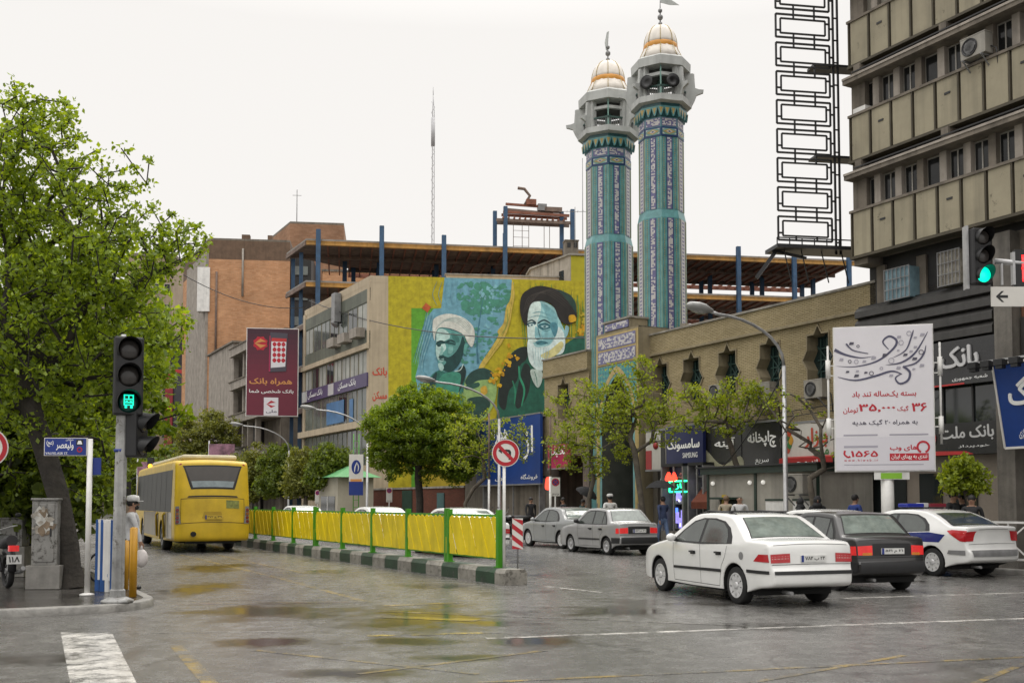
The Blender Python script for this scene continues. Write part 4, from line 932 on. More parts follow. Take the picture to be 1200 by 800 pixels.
# street front: fascias, bands of glass, sign band
FS = Fr(far, -sdl, FZ, -nl)                  # u from far end to corner
M_GGR = mat('green_grey_panel', '5f6357', .6, .2, 1, streak=.3); M_BLIND = mat('white_blind', '9fa099', .5, .25, .6); M_GREY = mat('grey_glazing', '5a605c', .15, .35, .5, spec=.7)
zy = lambda y: fs(434, y, TF)[1]
fa2 = MB()
for a, b, m, d in ((352, 337, M_GGR, .06), (402, 387, M_GGR, .08), (408, 402, M_CREAM, .3)): fa2.b2((0, zy(a), -.1), (LB, zy(b), d), m, fr=FS)
fa2.b2((0, 0, -.1), (.5, zM - .4, .1), M_CREAM, fr=FS); fa2.b2((LB - .45, 0, -.1), (LB, zM - .4, .1), M_CREAM, fr=FS); fa2.b2((0, zy(500), -.1), (LB, zy(492), .5), M_CREAM, fr=FS)
fa2.b2((0, zy(560), -.1), (LB, zy(545), .5), M_CREAM, fr=FS); fa2.build('fascia', bk)
rn = random.Random(5)
for (a, b, nn) in ((387, 352, 7), (438, 408, 8), (492, 452, 7), (545, 500, 7)):
    for i in range(nn):
        u0 = .5 + (LB - .95) * i / nn; u1 = .5 + (LB - .95) * (i + 1) / nn
        w = MB(); w.b2((u0 + .06, zy(a), -.05), (u1 - .06, zy(b), .02), M_GGR, fr=FS); q = rn.random()
        w.b2((u0 + .16, zy(a) + .1, .02), (u1 - .16, zy(b) - .1, .03), M_BLIND if (q < .7 and a < 440) else (M_GREY if q < .85 else M_GLD), fr=FS)
        w.b2(((u0 + u1) / 2 - .04, zy(a) + .1, .03), ((u0 + u1) / 2 + .04, zy(b) - .1, .05), M_GGR, fr=FS)
        wo = w.build('window', bk)
for i, a in enumerate((.52, .68, .85)):
    b = MB(); b.b2((LB * a, zy(393), .1), (LB * a + 1.5, zy(382), .75), M_CONL, fr=FS); p = far - sdl * (LB * a + .7)
    o = b.build('air_conditioner'); tag(o, ['air cooler box under the top windows of the mural building, farthest from the mural', 'air cooler box under the top windows of the mural building, middle one', 'air cooler box under the top windows of the mural building, closest to the mural'][i], 'air conditioner', 'air cooler boxes on the mural building'); o.parent = None; o.matrix_world = bk.matrix_basis @ Matrix.Identity(4)
b = MB(); b.b2((LB * .56, zy(362), .1), (LB * .56 + .8, zy(326), .6), M_GRAYM, fr=FS); b.path([FS.p(LB * .56 + .4, zy(362), .3), FS.p(LB * .56 + .4, zy(366), .5)], .3, M_GRAYM)
b.build('vent_duct', bk)
# purple bank sign along the front
b = MB(); b.b2((.1, zy(452), .1), (LB - .1, zy(436), .22), mat('purple_sign', '4a3f63', .4, .1, 1), fr=FS); so = b.build('sign_band', bk)
b = MB(); FS2 = Fr(FS.p(0, 0, .22), FS.U, FS.V, FS.N)
za, zb_ = zy(452), zy(436)
for u in (.3, LB * .45): b.b2((u, za + .05, .002), (u + 1.3, zb_ - .05, .02), M_SIL, fr=FS2)
add_text(b, FS2, 'بانک مسکن', (LB * .12, za + .2, LB * .36, zb_ - .15), .01, M_WHS); add_text(b, FS2, 'بانک مسکن', (LB * .6, za + .2, LB * .85, zb_ - .15), .01, M_WHS)
b.build('lettering', so)
# posters behind glass on the fourth row
b = MB(); mblue = mat('blue_poster', '3f6f9c', .4, .2, 1.5)
b.b2((LB * .4, zy(488), .06), (LB * .66, zy(460), .08), mblue, fr=FS); b.b2((LB * .74, zy(490), .06), (LB * .79, zy(462), .08), mblue, fr=FS); b.build('poster', bk)
# painted wall
MC = {}
def pc(h, r=.75):
    return mat('mural_' + h, h, r, .2, 2.6, streak=.18)
mur = MB(); _n = [.01]
def blob(pts, col, sm=True, n=4):
    P = [mw(*p) for p in pts]; P = sp2(P, n) if sm else P
    mur.poly(FM, P, _n[0], _n[0], pc(col)); _n[0] += .0007
def blobs(ps, col, n=4):
    for pts in ps: mur.poly(FM, sp2([mw(*p) for p in pts], n), _n[0], _n[0], pc(col)); _n[0] += .0001
    _n[0] += .0007
c4 = lambda x, y: (430 + x / 5.714, 310 + y / 5.714)
c5 = lambda x, y: (560 + x / 4.707, 310 + y / 4.707)
R_END = 690
blob([(455, 323.3), (R_END, 329.5), (R_END, 600), (455, 600)], 'b3a51c', False)
blob([(482, 361), (520, 361), (520, 600), (482, 600)], '5fa02c', False)
blob([(521, 325.2), (599, 327.3), (602, 332), (597, 352), (591, 380), (580, 400), (566, 425), (556, 470), (490, 470), (487, 440), (492, 420), (496, 400), (495, 385), (500, 372), (508, 362), (517, 361)], '6fa3b4', False)
rn = random.Random(11)
def wob(x, y, r, k=9, a=.45, sx=1, sy=1):
    return [(x + r * sx * (1 + rn.uniform(-a, a)) * math.cos(t), y + r * sy * (1 + rn.uniform(-a, a)) * math.sin(t)) for t in [2 * math.pi * i / k for i in range(k)]]
# tree of green shapes on blue
gs = []
for i in range(150):
    x = rn.gauss(568, 18); y = rn.gauss(350, 13)
    if 534 < x < 597 - max(0, (y - 350) * .2) and 331 < y < 392: gs.append(wob(x, y, rn.uniform(1.5, 4.2), 8, .55, rn.uniform(.8, 1.6), rn.uniform(.6, 1.1)))
for i in range(60):
    x = rn.uniform(540, 582); y = rn.uniform(385, 425)
    if x < 592 - (y - 385) * .55: gs.append(wob(x, y, rn.uniform(1.2, 3), 7, .5, 1.2, .7))
blobs(gs, '4c8f79')
gs = []
for i in range(16): gs.append(wob(rn.uniform(560, 583), rn.uniform(336, 350), rn.uniform(1, 2.4), 7, .5)); gs.append(wob(rn.uniform(548, 590), rn.uniform(345, 385), rn.uniform(.8, 1.8), 6, .5))
blobs(gs, '7fb3bd', 3)
fr_ = FM
def pst(pts, w, col):
    add_stroke(mur, FM, [mw(*p) for p in pts], tuple(q * .062 for q in w), _n[0], pc(col)); _n[0] += .0005
pst([(560, 426), (559, 400), (562, 375), (566, 350)], (2.5, 1.5, .4), '45788a')
for q in range(9): pst([(500 + q * 1.6, 364 + q), (497 + q, 380 + q * 2), (490 + q * .7, 405 + q * 3), (484 + q * 2.2, 425 + q * 2)], (.3, 1.4, .2), '8cbcc4' if q % 2 else '5a92a6')
for q in range(5): pst([(512 + q * 6, 330), (507 + q * 7, 345), (512 + q * 6, 358)], (.2, .8, .2), '5f95a8')
blob([c4(395, 255), c4(430, 285), c4(405, 322), c4(368, 292)], 'b5562c', False)
# right field: streaky olive, yellow flame between the fields
for q in range(46):
    x = rn.uniform(603, R_END - 2); y = rn.uniform(331, 360); pst([(x, y), (x + rn.uniform(-3, 3), y + 22), (x + rn.uniform(-5, 5), y + rn.uniform(35, 90))], (.5, rn.uniform(1.2, 2.6), .4), rn.choice(['6f9236', '8a8426', 'cdbb3a', '5f8a3c']))
blob([(600, 328), (603, 345), (600, 362), (597, 380), (589, 400), (578, 415), (566, 432), (560, 440), (562, 428), (574, 410), (584, 394), (583, 388), (590, 378), (593, 360), (598, 350)], 'c6ac4e')
pst([(601, 340), (597, 370), (588, 395), (572, 420)], (.3, 1.2, .3), '9c8a2c'); pst([(595, 362), (594, 380), (587, 393)], (.5, 2, .4), '8f9a44')
# first portrait: white turban, short dark beard
blob([(492, 470), (500, 447), (514, 434), (528, 441), (545, 444), (556, 452), (560, 475)], '2f6f63')
blob([(496, 470), (504, 446), (512, 436), (509, 455), (505, 470)], '1f3f40'); blob([(535, 436), (543, 428), (546, 438), (540, 455), (533, 470), (536, 450)], '1c3230')
blob([(520, 438), (536, 436), (540, 444), (532, 470), (507, 470), (511, 452)], '3f8a74')
blob([c4(465, 440), c4(500, 425), c4(570, 440), c4(640, 470), c4(655, 520), c4(640, 600), c4(610, 670), c4(560, 715), c4(500, 712), c4(478, 655), c4(460, 590), c4(462, 520)], '5f9a94')
blob([c4(468, 450), c4(500, 430), c4(540, 450), c4(555, 490), c4(520, 515), c4(530, 560), c4(500, 600), c4(478, 640), c4(462, 590), c4(464, 520)], 'b9d6cf')
blob([c4(465, 525), c4(520, 512), c4(590, 528), c4(585, 540), c4(520, 530), c4(470, 540)], '24514f'); blob([c4(470, 535), c4(495, 530), c4(492, 548), c4(474, 550)], '1f4544')
blob([c4(640, 480), c4(655, 525), c4(640, 610), c4(612, 672), c4(565, 718), c4(520, 712), c4(505, 690), c4(530, 650), c4(480, 625), c4(500, 605), c4(545, 620), c4(590, 590), c4(620, 540)], '1d4443')
blob([c4(484, 640), c4(515, 628), c4(510, 650), c4(490, 652)], '9cc4be'); blob([c4(476, 665), c4(500, 660), c4(515, 690), c4(500, 712), c4(484, 700)], 'aacdc6')
blob([c4(545, 555), c4(575, 550), c4(570, 590), c4(545, 595)], '7fb5ae')
blob([c4(655, 530), c4(675, 540), c4(660, 600), c4(645, 590)], '5a9890')
blob([c4(440, 400), c4(447, 365), c4(490, 340), c4(550, 330), c4(625, 347), c4(685, 385), c4(716, 430), c4(720, 500), c4(702, 552), c4(672, 520), c4(645, 470), c4(570, 432), c4(490, 422), c4(462, 455), c4(452, 510), c4(440, 450)], 'd5d6cc')
for q in range(5): pst([c4(455 + q * 8, 440 - q * 14), c4(520 + q * 14, 380 - q * 6), c4(610 + q * 12, 395 - q * 6), c4(690 + q * 3, 470 - q * 8)], (.3, .9, .3), '9fb0aa')
pst([c4(585, 715), c4(625, 705), c4(645, 665)], (.5, 1.8, .6), 'c4d8d0')
pst([c4(465, 522), c4(495, 512), c4(520, 520)], (1, 2.2, 1), '16393a'); pst([c4(530, 518), c4(560, 508), c4(595, 524)], (1, 2.4, 1), '16393a')
blob([c4(498, 545), c4(512, 560), c4(506, 600), c4(484, 608), c4(492, 580)], '8fbcb4'); pst([c4(484, 606), c4(498, 612), c4(512, 604)], (.5, 1.4, .6), '2a5f5c'); pst([c4(482, 634), c4(500, 638), c4(520, 634)], (.5, 1.4, .5), '224f4d'); blob([c4(560, 460), c4(600, 470), c4(620, 510), c4(590, 520)], '447f79'); pst([c4(480, 470), c4(520, 462), c4(560, 472)], (.4, 1.2, .4), '8db8b2')
# small third face low on the wall, half behind the trees
blob([(543, 470), (545, 446), (552, 437), (565, 433), (577, 440), (582, 455), (578, 475), (565, 492), (550, 488)], '8fae6a')
blob([(545, 447), (552, 436), (566, 431), (578, 437), (574, 444), (560, 446), (549, 452)], '25463f'); blob([(546, 452), (560, 448), (561, 453), (547, 457)], '2d5548')
blob([(546, 470), (556, 465), (570, 466), (574, 476), (562, 492), (548, 488)], '24463c'); blob([(563, 455), (569, 452), (571, 460), (565, 463)], 'c9a23a')
# second portrait: dark turban, long white beard, dark green robe
for i in range(60):
    x = rn.gauss(683, 5); y = rn.gauss(395, 14)
    if x < R_END - 3: blob(wob(x, y, rn.uniform(1, 3), 7, .5), rn.choice(['cfa51f', 'c9951a', 'b9a62e']), True, 3)
blob([c5(270, 455), c5(200, 475), c5(160, 530), c5(125, 620), c5(105, 800), (590, 560), (690, 560), (690, 405), c5(480, 440), c5(470, 480), c5(360, 520)], '1e5a47')
blob([c5(270, 455), c5(205, 475), c5(165, 530), c5(125, 620), c5(112, 760), c5(150, 800), c5(170, 700), c5(215, 640), c5(230, 560), c5(268, 520)], '1b2622')
blob([c5(238, 590), c5(262, 545), c5(290, 580), c5(280, 700), c5(230, 790), c5(205, 760)], '1d2a26'); pst([c5(225, 560), c5(230, 620), c5(255, 690), c5(240, 780)], (1, 4, 1), '2f8a66'); pst([c5(190, 640), c5(205, 700), c5(200, 770)], (1, 3, 1), '2b7a5c')
for i in range(34):
    t = rn.random(); x, y = c5(75 + 120 * t + rn.gauss(0, 14), 640 - 150 * t + rn.gauss(0, 26)); blob(wob(x, y, rn.uniform(.9, 2.8), 7, .5), rn.choice(['cfa31a', 'd0ab24', 'c08f16']), True, 3)
blob([c5(272, 250), c5(290, 215), c5(340, 200), c5(420, 240), c5(455, 320), c5(480, 380), c5(470, 440), c5(420, 470), c5(330, 480), c5(280, 440), c5(270, 340)], '9ac8c9')
blob([c5(272, 260), c5(300, 212), c5(340, 205), c5(345, 260), c5(325, 330), c5(345, 400), c5(310, 430), c5(280, 420), c5(270, 340)], 'd3e6df')
blob([c5(350, 215), c5(420, 260), c5(440, 330), c5(400, 330), c5(370, 270)], '7db2b8')
blob([c5(272, 325), c5(312, 318), c5(318, 330), c5(280, 345)], '2c5560'); blob([c5(330, 335), c5(370, 322), c5(402, 340), c5(390, 356), c5(345, 358)], '356a74')
blob([c5(318, 340), c5(340, 380), c5(345, 405), c5(318, 412), c5(312, 380)], '8dbfc4'); blob([c5(350, 370), c5(400, 365), c5(415, 400), c5(390, 440), c5(360, 420)], '86bac0')
blob([c5(318, 425), c5(350, 420), c5(385, 432), c5(350, 446), c5(322, 440)], '4a818b')
blob([c5(275, 420), c5(300, 432), c5(318, 455), c5(355, 455), c5(400, 440), c5(425, 395), c5(440, 345), c5(470, 375), c5(480, 430), c5(465, 490), c5(400, 510), c5(370, 560), c5(350, 588), c5(315, 575), c5(285, 540), c5(272, 480)], 'd3e3df')
blob([c5(400, 470), c5(455, 425), c5(470, 450), c5(430, 500), c5(370, 520), c5(345, 500)], 'cfc78a')
blob([c5(280, 330), c5(300, 327), c5(310, 334), c5(298, 341), c5(284, 341)], 'c9dedb'); blob([c5(345, 341), c5(368, 336), c5(388, 343), c5(366, 352)], 'a9cdd0')
blob([c5(290, 334), c5(297, 330), c5(302, 335), c5(296, 340)], '3a6872'); blob([c5(358, 343), c5(368, 338), c5(375, 343), c5(367, 350)], '3a6872')
pst([c5(272, 318), c5(296, 308), c5(318, 322)], (1, 2.2, 1.4), '26424a'); pst([c5(328, 326), c5(365, 308), c5(408, 334)], (1.6, 2.4, 1), '26424a')
pst([c5(326, 330), c5(334, 370), c5(342, 402)], (.6, 1.4, .6), '3f7884'); pst([c5(314, 405), c5(328, 414), c5(345, 407)], (.6, 1.6, .8), '2f6672'); pst([c5(350, 360), c5(376, 366), c5(400, 358)], (.5, 1.2, .5), '467f8b')
pst([c5(325, 434), c5(350, 430), c5(385, 436)], (.5, 1.2, .5), '2c5a64'); pst([c5(300, 270), c5(340, 262), c5(390, 280)], (.4, 1.2, .4), '6fa5ae'); pst([c5(290, 290), c5(340, 284), c5(400, 302)], (.4, 1.1, .4), '6fa5ae')
blob([c5(395, 330), c5(425, 320), c5(440, 350), c5(425, 400), c5(410, 380)], '4f8896')
for q in range(7): pst([c5(300 + q * 15, 460), c5(305 + q * 13, 510), c5(315 + q * 6, 565)], (.3, .9, .3), '9fc0c2')
blob([c5(290, 580), c5(350, 590), c5(352, 640), c5(330, 680), c5(300, 640)], 'b5c4ba'); pst([c5(310, 590), c5(322, 630), c5(325, 670)], (.5, 1.5, .5), '4f7a6c')
blob([c5(482, 340), c5(500, 350), c5(490, 395), c5(475, 400)], '8fbcc2')
blob([c5(268, 340), c5(240, 300), c5(230, 230), c5(245, 165), c5(300, 128), c5(350, 120), c5(420, 135), c5(500, 165), c5(535, 215), c5(543, 290), c5(520, 325), c5(480, 330), c5(445, 300), c5(420, 240), c5(380, 208), c5(320, 205), c5(290, 222), c5(275, 270)], '26221f')
blob([c5(430, 140), c5(500, 165), c5(535, 210), c5(542, 270), c5(520, 240), c5(470, 175)], '23433a')
for q in range(6): pst([c5(248 + q * 6, 280 - q * 10), c5(280 + q * 15, 180 - q * 6), c5(380 + q * 15, 165 - q * 4), c5(500 + q * 5, 250 - q * 10)], (.3, .9, .3), '453f3a')
blob([c5(500, 285), c5(530, 280), c5(540, 310), c5(505, 320)], 'cf9f1e')
for i in range(26):
    y = rn.uniform(495, 560); x = rn.uniform(505, 640); blob(wob(x, y, rn.uniform(3, 8), 8, .5, 1.4, .8), rn.choice(['3f8a74', '2f7a6a', 'b9a62e', '1f5a50', '6fb0a8']), True, 3)
mur.build('mural', bk)
t = MB(); mred = mat('red_wall_lettering', (.5, .06, .03), .7, .1)
u0, z1 = mw(436.5, 430); u1, z0 = mw(453.5, 442); add_text(t, FM, 'بانک', (u0, z0, u1, z1), .02, mred, bold=.03)
u0, z1 = mw(436.5, 458); u1, z0 = mw(453.5, 470); add_text(t, FM, 'مسکن', (u0, z0, u1, z1), .02, mred, bold=.03)
u0, z1 = mw(437, 480); u1, z0 = mw(453, 520); t.build('lettering', bk)
# roof parapet and hut
rb = MB(); rb.b2((5.5, 2.5, zM - .5), (mlen + 3, 2.9, zM + .75), M_CREAM); rb.b2((5.4, 2.42, zM + .75), (mlen + 3, 3, zM + .85), M_COP); rb.build('roof_parapet', bk)
hut = thing('rooftop_hut', 'small white hut with a lime yellow end wall on the roof above the mural', 'hut', bk.matrix_basis @ Vector((mlen - 2.2, 1.2, zM - .5)), bk.rotation_euler.z)
h_ = MB(); M_HUT = mat('dirty_white_render', 'a39c90', .85, .2, 1, streak=.4)
P = [(-1.0, 5.0), (1.2, 0.0), (5, 0), (5, 7), (-1.0, 7)]
prism_pts(h_, [Vector((x, y, 0)) for x, y in P], 0, 2.65, M_HUT); h_.build('wall', hut)
h_ = MB(); h_.b2((1.25, -.03, 0), (5, -.005, 2.62), mat('lime_yellow_paint', 'a79f24', .8, .12, 1, streak=.2)); h_.build('end_wall', hut)
h_ = MB(); prism_pts(h_, [Vector((x, y, 0)) for x, y in [(-1.15, 4.95), (1.1, -.15), (5.2, -.15), (5.2, 7.2), (-1.15, 7.2)]], 2.65, 2.78, M_COP); h_.build('roof', hut)
h_ = MB(); h_.b2((1.0, 1.0, 2.78), (2.0, 1.9, 4.0), M_CONC); h_.b2((.95, .95, 4.0), (2.05, 1.95, 4.08), M_CONC)
for q in (1.15, 1.65): h_.b2((q, .96, 3.5), (q + .25, 1.0, 3.85), M_BLK)
h_.build('chimney', hut)
d_ = Vector((2.2, -5, 0)).normalized(); frh = Fr((-1.0, 5.0, 0), d_, FZ, Vector((d_.y, -d_.x, 0)))
for a, b, c, d in ((1.1, .3, 1.75, 1.0), (2.4, .2, 3.1, 1.4), (4.0, .5, 4.6, 1.7)):
    h_ = MB(); h_.b2((a, b, .002), (b - b + c, d, .05), M_GLD, fr=frh); h_.build('window', hut)
def antenna(label, p, h, y=True):
    o = thing('aerial', label, 'aerial', p); m = MB(); m.path([(0, 0, 0), (0, 0, h)], .03, M_GRAYM, 6)
    m.build('mast', o)
    if y:
        m = MB(); m.bar((-1.2, .1, h * .9), (1.3, -.1, h * .88), .03, .03, M_GRAYM)
        for q in range(6): m.bar((-1.0 + q * .4, -.3, h * .895), (-1.0 + q * .4, .3, h * .895), .02, .02, M_GRAYM)
        m.build('crossbar', o)
antenna('television aerial on the rooftop hut beside the farther minaret', onY(674, 292, C2.y + 2), 3.2)
antenna('bare thin mast on the roof of the hut touching the farther minaret', onY(683, 292, C2.y + 3), 7.0, False)

# ------------------------------------------------------------------ steel frame building under construction
P1 = onT(359, 279.5, TF)
r1 = ray(984, 304); k1 = (P1.z - CAM_H) / r1[2]; P2 = Vector((r1[0] * k1, r1[1] * k1, P1.z))
sdv = (P2 - P1); sdv.z = 0; sl = sdv.length + 2.0; sa = math.atan2(sdv.y, sdv.x)
sk = thing('steel_frame_building', 'unfinished rusty steel frame building with blue columns behind the mosque and mural', 'construction', (P1.x, P1.y, 0), sa)
M_BLUE = mat('blue_steel', '2f4f6e', .55, .2, 2, streak=.25); M_ORB = mat('orange_primer_beam', 'b08440', .6, .2, 1.2, streak=.3); M_SLAB = mat('raw_slab', '8a8680', .85, .2, 1.5); M_RUST = mat('rusty_soffit', '75645a', .85, .3, 1.5); M_JOI = mat('red_oxide_joist', '845543', .8, .25, 2)
i2 = Matrix.Rotation(-sa, 3, 'Z'); sL = (i2 @ Vector((SD[0], SD[1], 0)))
dz = fs(359, 279.5, TF)[1] - fs(359, 328, TF)[1]
ztop = P1.z; DEP = 10.0; skx = sL.x / sL.y
def skew(x, y): return (x + skx * y, y) if True else (x, y)
levels = [ztop - dz * k for k in range(7)]
for k, z in enumerate(levels):
    if z < 1: continue
    s_ = MB(); x1 = sl if k < 2 else (sl if k > 4 else 14)
    pts = [Vector((0, 0, 0)), Vector((x1, 0, 0)), Vector((x1, DEP, 0)), Vector((3.5, DEP, 0)), Vector((*skew(0, 5.5), 0))]
    prism_pts(s_, pts, z - .12, z, M_SLAB); prism_pts(s_, pts, z - .2, z - .122, M_RUST); s_.build('slab', sk)
    e = MB(); e.b2((0, -.05, z - .5), (x1, .12, z - .18), M_ORB); e.b2((0, -.1, z - .24), (x1, .2, z - .19), M_ORB); e.b2((0, -.1, z - .52), (x1, .2, z - .47), M_ORB)
    a = Vector((*skew(0, .15), z - .36)); b = Vector((*skew(0, 5.5), z - .36)); e.bar(a, b, .15, .34, M_RUST)
    for y in (5, 10, DEP - .1): e.bar((skew(0, 5)[0] if y == 5 else 3.5, y, z - .36), (x1, y, z - .36), .14, .34, M_RUST)
    e.build('edge_beam', sk)
    j = MB(); x = .8
    while x < x1: j.bar((x, .2, z - .3), (x, DEP + 2.2, z - .3), .12, .2, M_JOI); x += .95 if k < 3 else 2.2
    j.bar((3.5, DEP + 2.3, z - .34), (x1, DEP + 2.3, z - .34), .16, .4, M_JOI); j.build('joist', sk)
cols = list(np.arange(1.0, sl, 5.3))
rn = random.Random(8)
for iy, y in enumerate((-.0, 7.2, DEP - .3)):
    for i, x in enumerate(cols):
        xx = (x, 3.2, 4.0)[iy] if i == 0 else x
        top = ztop + (rn.uniform(.6, 1.3) if iy == 0 else rn.uniform(-.1, .2)) if xx < sl else ztop
        c = MB(); c.box((xx, y - .22 if iy == 0 else y, top / 2), (.36, .34, top), M_BLUE); c.box((xx, y - .22 if iy == 0 else y, top / 2), (.4, .1, top - .02), M_BLUE); c.build('column', sk)
for x, y in ((skew(0, 2.6)[0] + .3, 2.6), (skew(0, 5.2)[0] + .4, 5.2)):
    c = MB(); c.box((x + .1, y, ztop / 2 - .3), (.32, .32, ztop - .6), M_BLUE); c.build('column', sk)
# brick piers / infill and rubble on the upper floors
b = MB(); M_LBR = mat('pale_block', '9c9386', .85, .2, 3)
for (x, y, w, h, lv) in ((sl * .61, .6, 1.6, dz - .5, 1), (sl * .61, .6, 1.6, dz * .75, 2)):
    b.b2((x, y, levels[lv]), (x + w, y + .3, levels[lv] + h), M_LBR)
    for q in range(7): b.b2((x + w, y, levels[lv] + q * .42), (x + w + .16, y + .3, levels[lv] + q * .42 + .21), M_LBR)
b.build('block_wall', sk)
def rubble(label, p, n, w, seed):
    rn = random.Random(seed); m = MB()
    for i in range(n):
        x = rn.gauss(0, w / 3); z = abs(rn.gauss(0, .35)) * max(.1, 1 - abs(x) / w); m.box((x, rn.uniform(-.5, .5), z + .12), (rn.uniform(.2, .5), .3, rn.uniform(.15, .3)), M_LBR, rz=rn.uniform(0, 3))
    o = m.build('rubble_heap', loc=p); o['kind'] = 'stuff'; o['label'] = label; o['category'] = 'rubble'
q = sk.matrix_basis @ Vector((sl * .365, 1.2, levels[1])); rubble('heap of pale blocks on the middle deck of the steel frame right of the minarets', q, 70, 3.0, 1)
rubble('pale rubble heap on the mosque roof edge beside the nearer minaret', W(fs(785, 385, TF + 1)[0] + .2, TF + 1.6, zt - .35), 50, 2.0, 2)
# lift frame on its roof with the hoist
hf = thing('hoist_frame', 'blue posted hoist frame with rusty beams on top of the unfinished steel building', 'hoist', sk.matrix_basis @ Vector((sl * .33, 3, ztop)), sa)
m1p = P1.y * 1.05 / FPX
for x, y in ((0, 0), (0.8, -1), (7.4 * .82, -.2), (7.4 * .93 , -1)):
    c = MB(); c.box((x, y, 1.95), (.34, .34, 3.9 + (.35 if y < 0 else 0)), M_BLUE); c.build('post', hf)
b = MB()
for y in (-1.0, 0): b.bar((0, y, 2.85), (6.8, y, 2.85), .2, .25, M_RUST); b.bar((.6, y, 3.6), (6.6, y, 3.5), .2, .22, M_JOI)
for x in np.arange(.6, 6.4, .5): b.bar((x, -1.2, 3.05), (x, .3, 3.05), .12, .16, M_JOI)
b.bar((1.0, -.6, 3.9), (5.2, -.4, 3.75), .3, .25, M_RUST); b.build('beam', hf)
b = MB(); b.bar((.9, -.5, 4.45), (4.6, -.5, 4.35), .18, .2, M_JOI); b.path([(2.6, -.5, 4.4), (3.1, -.5, 5.3), (2.6, -.5, 5.9), (2.0, -.5, 5.95)], .14, M_RUST, 6); b.box((3.2, -.5, 4.7), (.9, .5, .5), M_JOI); b.box((5.2, -.5, 4.1), (1.6, .6, .4), M_RUST); b.box((4.2, -.5, 4.25), (.8, .6, .6), M_GRAYM); b.build('hoist', hf)
b = MB()
for x in (1.6, 2.4, 3.0, 4.4, 4.9): b.path([(x, -.5, 0), (x, -.5, 3.0)], .03, M_RUST, 5)
for z in (.7, 1.5, 2.1): b.bar((1.6, -.5, z), (3.0, -.5, z), .03, .03, M_RUST)
b.build('cable', hf)

# ------------------------------------------------------------------ brick tower and older blocks behind, far end of the street
M_BRK = brick_mat('orange_brick', 'c79872', 'b68661', 'a08d7a', bw=.5, bh=.16); M_BRD = brick_mat('dark_brick', 'a17d63', '946f55', '877466', bw=.5, bh=.16)
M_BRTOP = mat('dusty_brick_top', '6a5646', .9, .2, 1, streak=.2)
def frontal(px0, px1, ytop, Y, ang):
    a = onY(px0, ytop, Y); o = a.copy(); o.z = 0
    r = ray(px1, ytop); # meet the line from a at the given heading
    ca, sa_ = math.cos(ang), math.sin(ang); t = (r[0] / r[1] * a.y - a.x) / (ca - r[0] / r[1] * sa_)
    return o, t, a.z
ang = rad(7)
p, w, z = frontal(245, 340, 281, 128, ang)
bt = thing('brick_tower', 'tall windowless orange brick side wall of a block behind the construction', 'apartment block', p, ang)
i3 = Matrix.Rotation(-ang, 3, 'Z'); sd3 = i3 @ Vector((SD[0], SD[1], 0))
pts = [Vector((0, 0, 0)), Vector((w, 0, 0)), Vector((w, 16, 0)), Vector((0, 0, 0)) + sd3 * 16]
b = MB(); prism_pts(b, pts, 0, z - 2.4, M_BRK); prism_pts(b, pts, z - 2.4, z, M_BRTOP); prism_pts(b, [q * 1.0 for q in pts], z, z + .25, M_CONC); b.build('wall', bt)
b = MB(); frs = Fr((0, 0, 0), sd3 * -1, FZ); fs3 = Fr(sd3 * 12, -sd3, FZ); b.b2((0, 0, .01), (12.05, z - 1.5, .3), M_CONL, fr=fs3); b.build('side_cladding', bt)
b = MB(); b.path([(w * .42, -.1, z - 1), (w * .42, -.1, z - 7)], .14, M_CONL, 6); b.path([(w * .1, -.1, z - 4), (w * .1, -.1, z - 16)], .14, M_RUST, 6); b.b2((w * .72, .01, z + .25), (w * .78, .9, z + .8), M_BRTOP); b.b2((w * .4, .01, z + .25), (w * .5, .9, z + .8), M_BRTOP); b.build('pipe', bt)
b = MB(); b.b2((-1.3, -.3, z - 9), (.2, 1.2, z - 3.5), M_WHP); b.build('white_bay', bt)
b = MB(); b.b2((w - .1, .6, 0), (w + 2.6, 14, z - 1.0), M_DK)
for k in range(9): b.b2((w + .1, .45, z - 4 - k * 3.2), (w + 2.2, .62, z - 2.9 - k * 3.2), M_GREY)
b.build('light_well', bt)
p, w, z = frontal(340, 403, 262, 140, ang)
bt2 = thing('brick_tower', 'upper brown brick block with a thin aerial standing above the construction slabs', 'apartment block', p, ang)
b = MB(); pts = [Vector((0, 0, 0)), Vector((w, 0, 0)), Vector((w, 12, 0)), sd3 * 12]; prism_pts(b, pts, 0, z, M_BRD); prism_pts(b, pts, z, z + .3, M_CONC); b.build('wall', bt2)
b = MB(); b.path([(.8, 1, z), (.8, 1, z + 5)], .06, M_GRAYM, 5); b.bar((.2, 1, z + 4.2), (1.4, 1, z + 4.2), .05, .05, M_GRAYM); b.build('aerial', bt2)
# lower brick piece showing between slabs
p, w, z = frontal(378, 460, 318, 118, ang)
b = MB(); o = thing('brick_house', 'lower brick building glimpsed between the construction slabs above the bank', 'apartment block', p, ang)
b.b2((0, 0, 0), (w * 2.6, 9, z), M_BRK); b.build('wall', o); b = MB(); b.b2((-.1, -.1, z), (w * 2.6 + .1, 9, z + .25), M_CONC); b.build('roof', o)
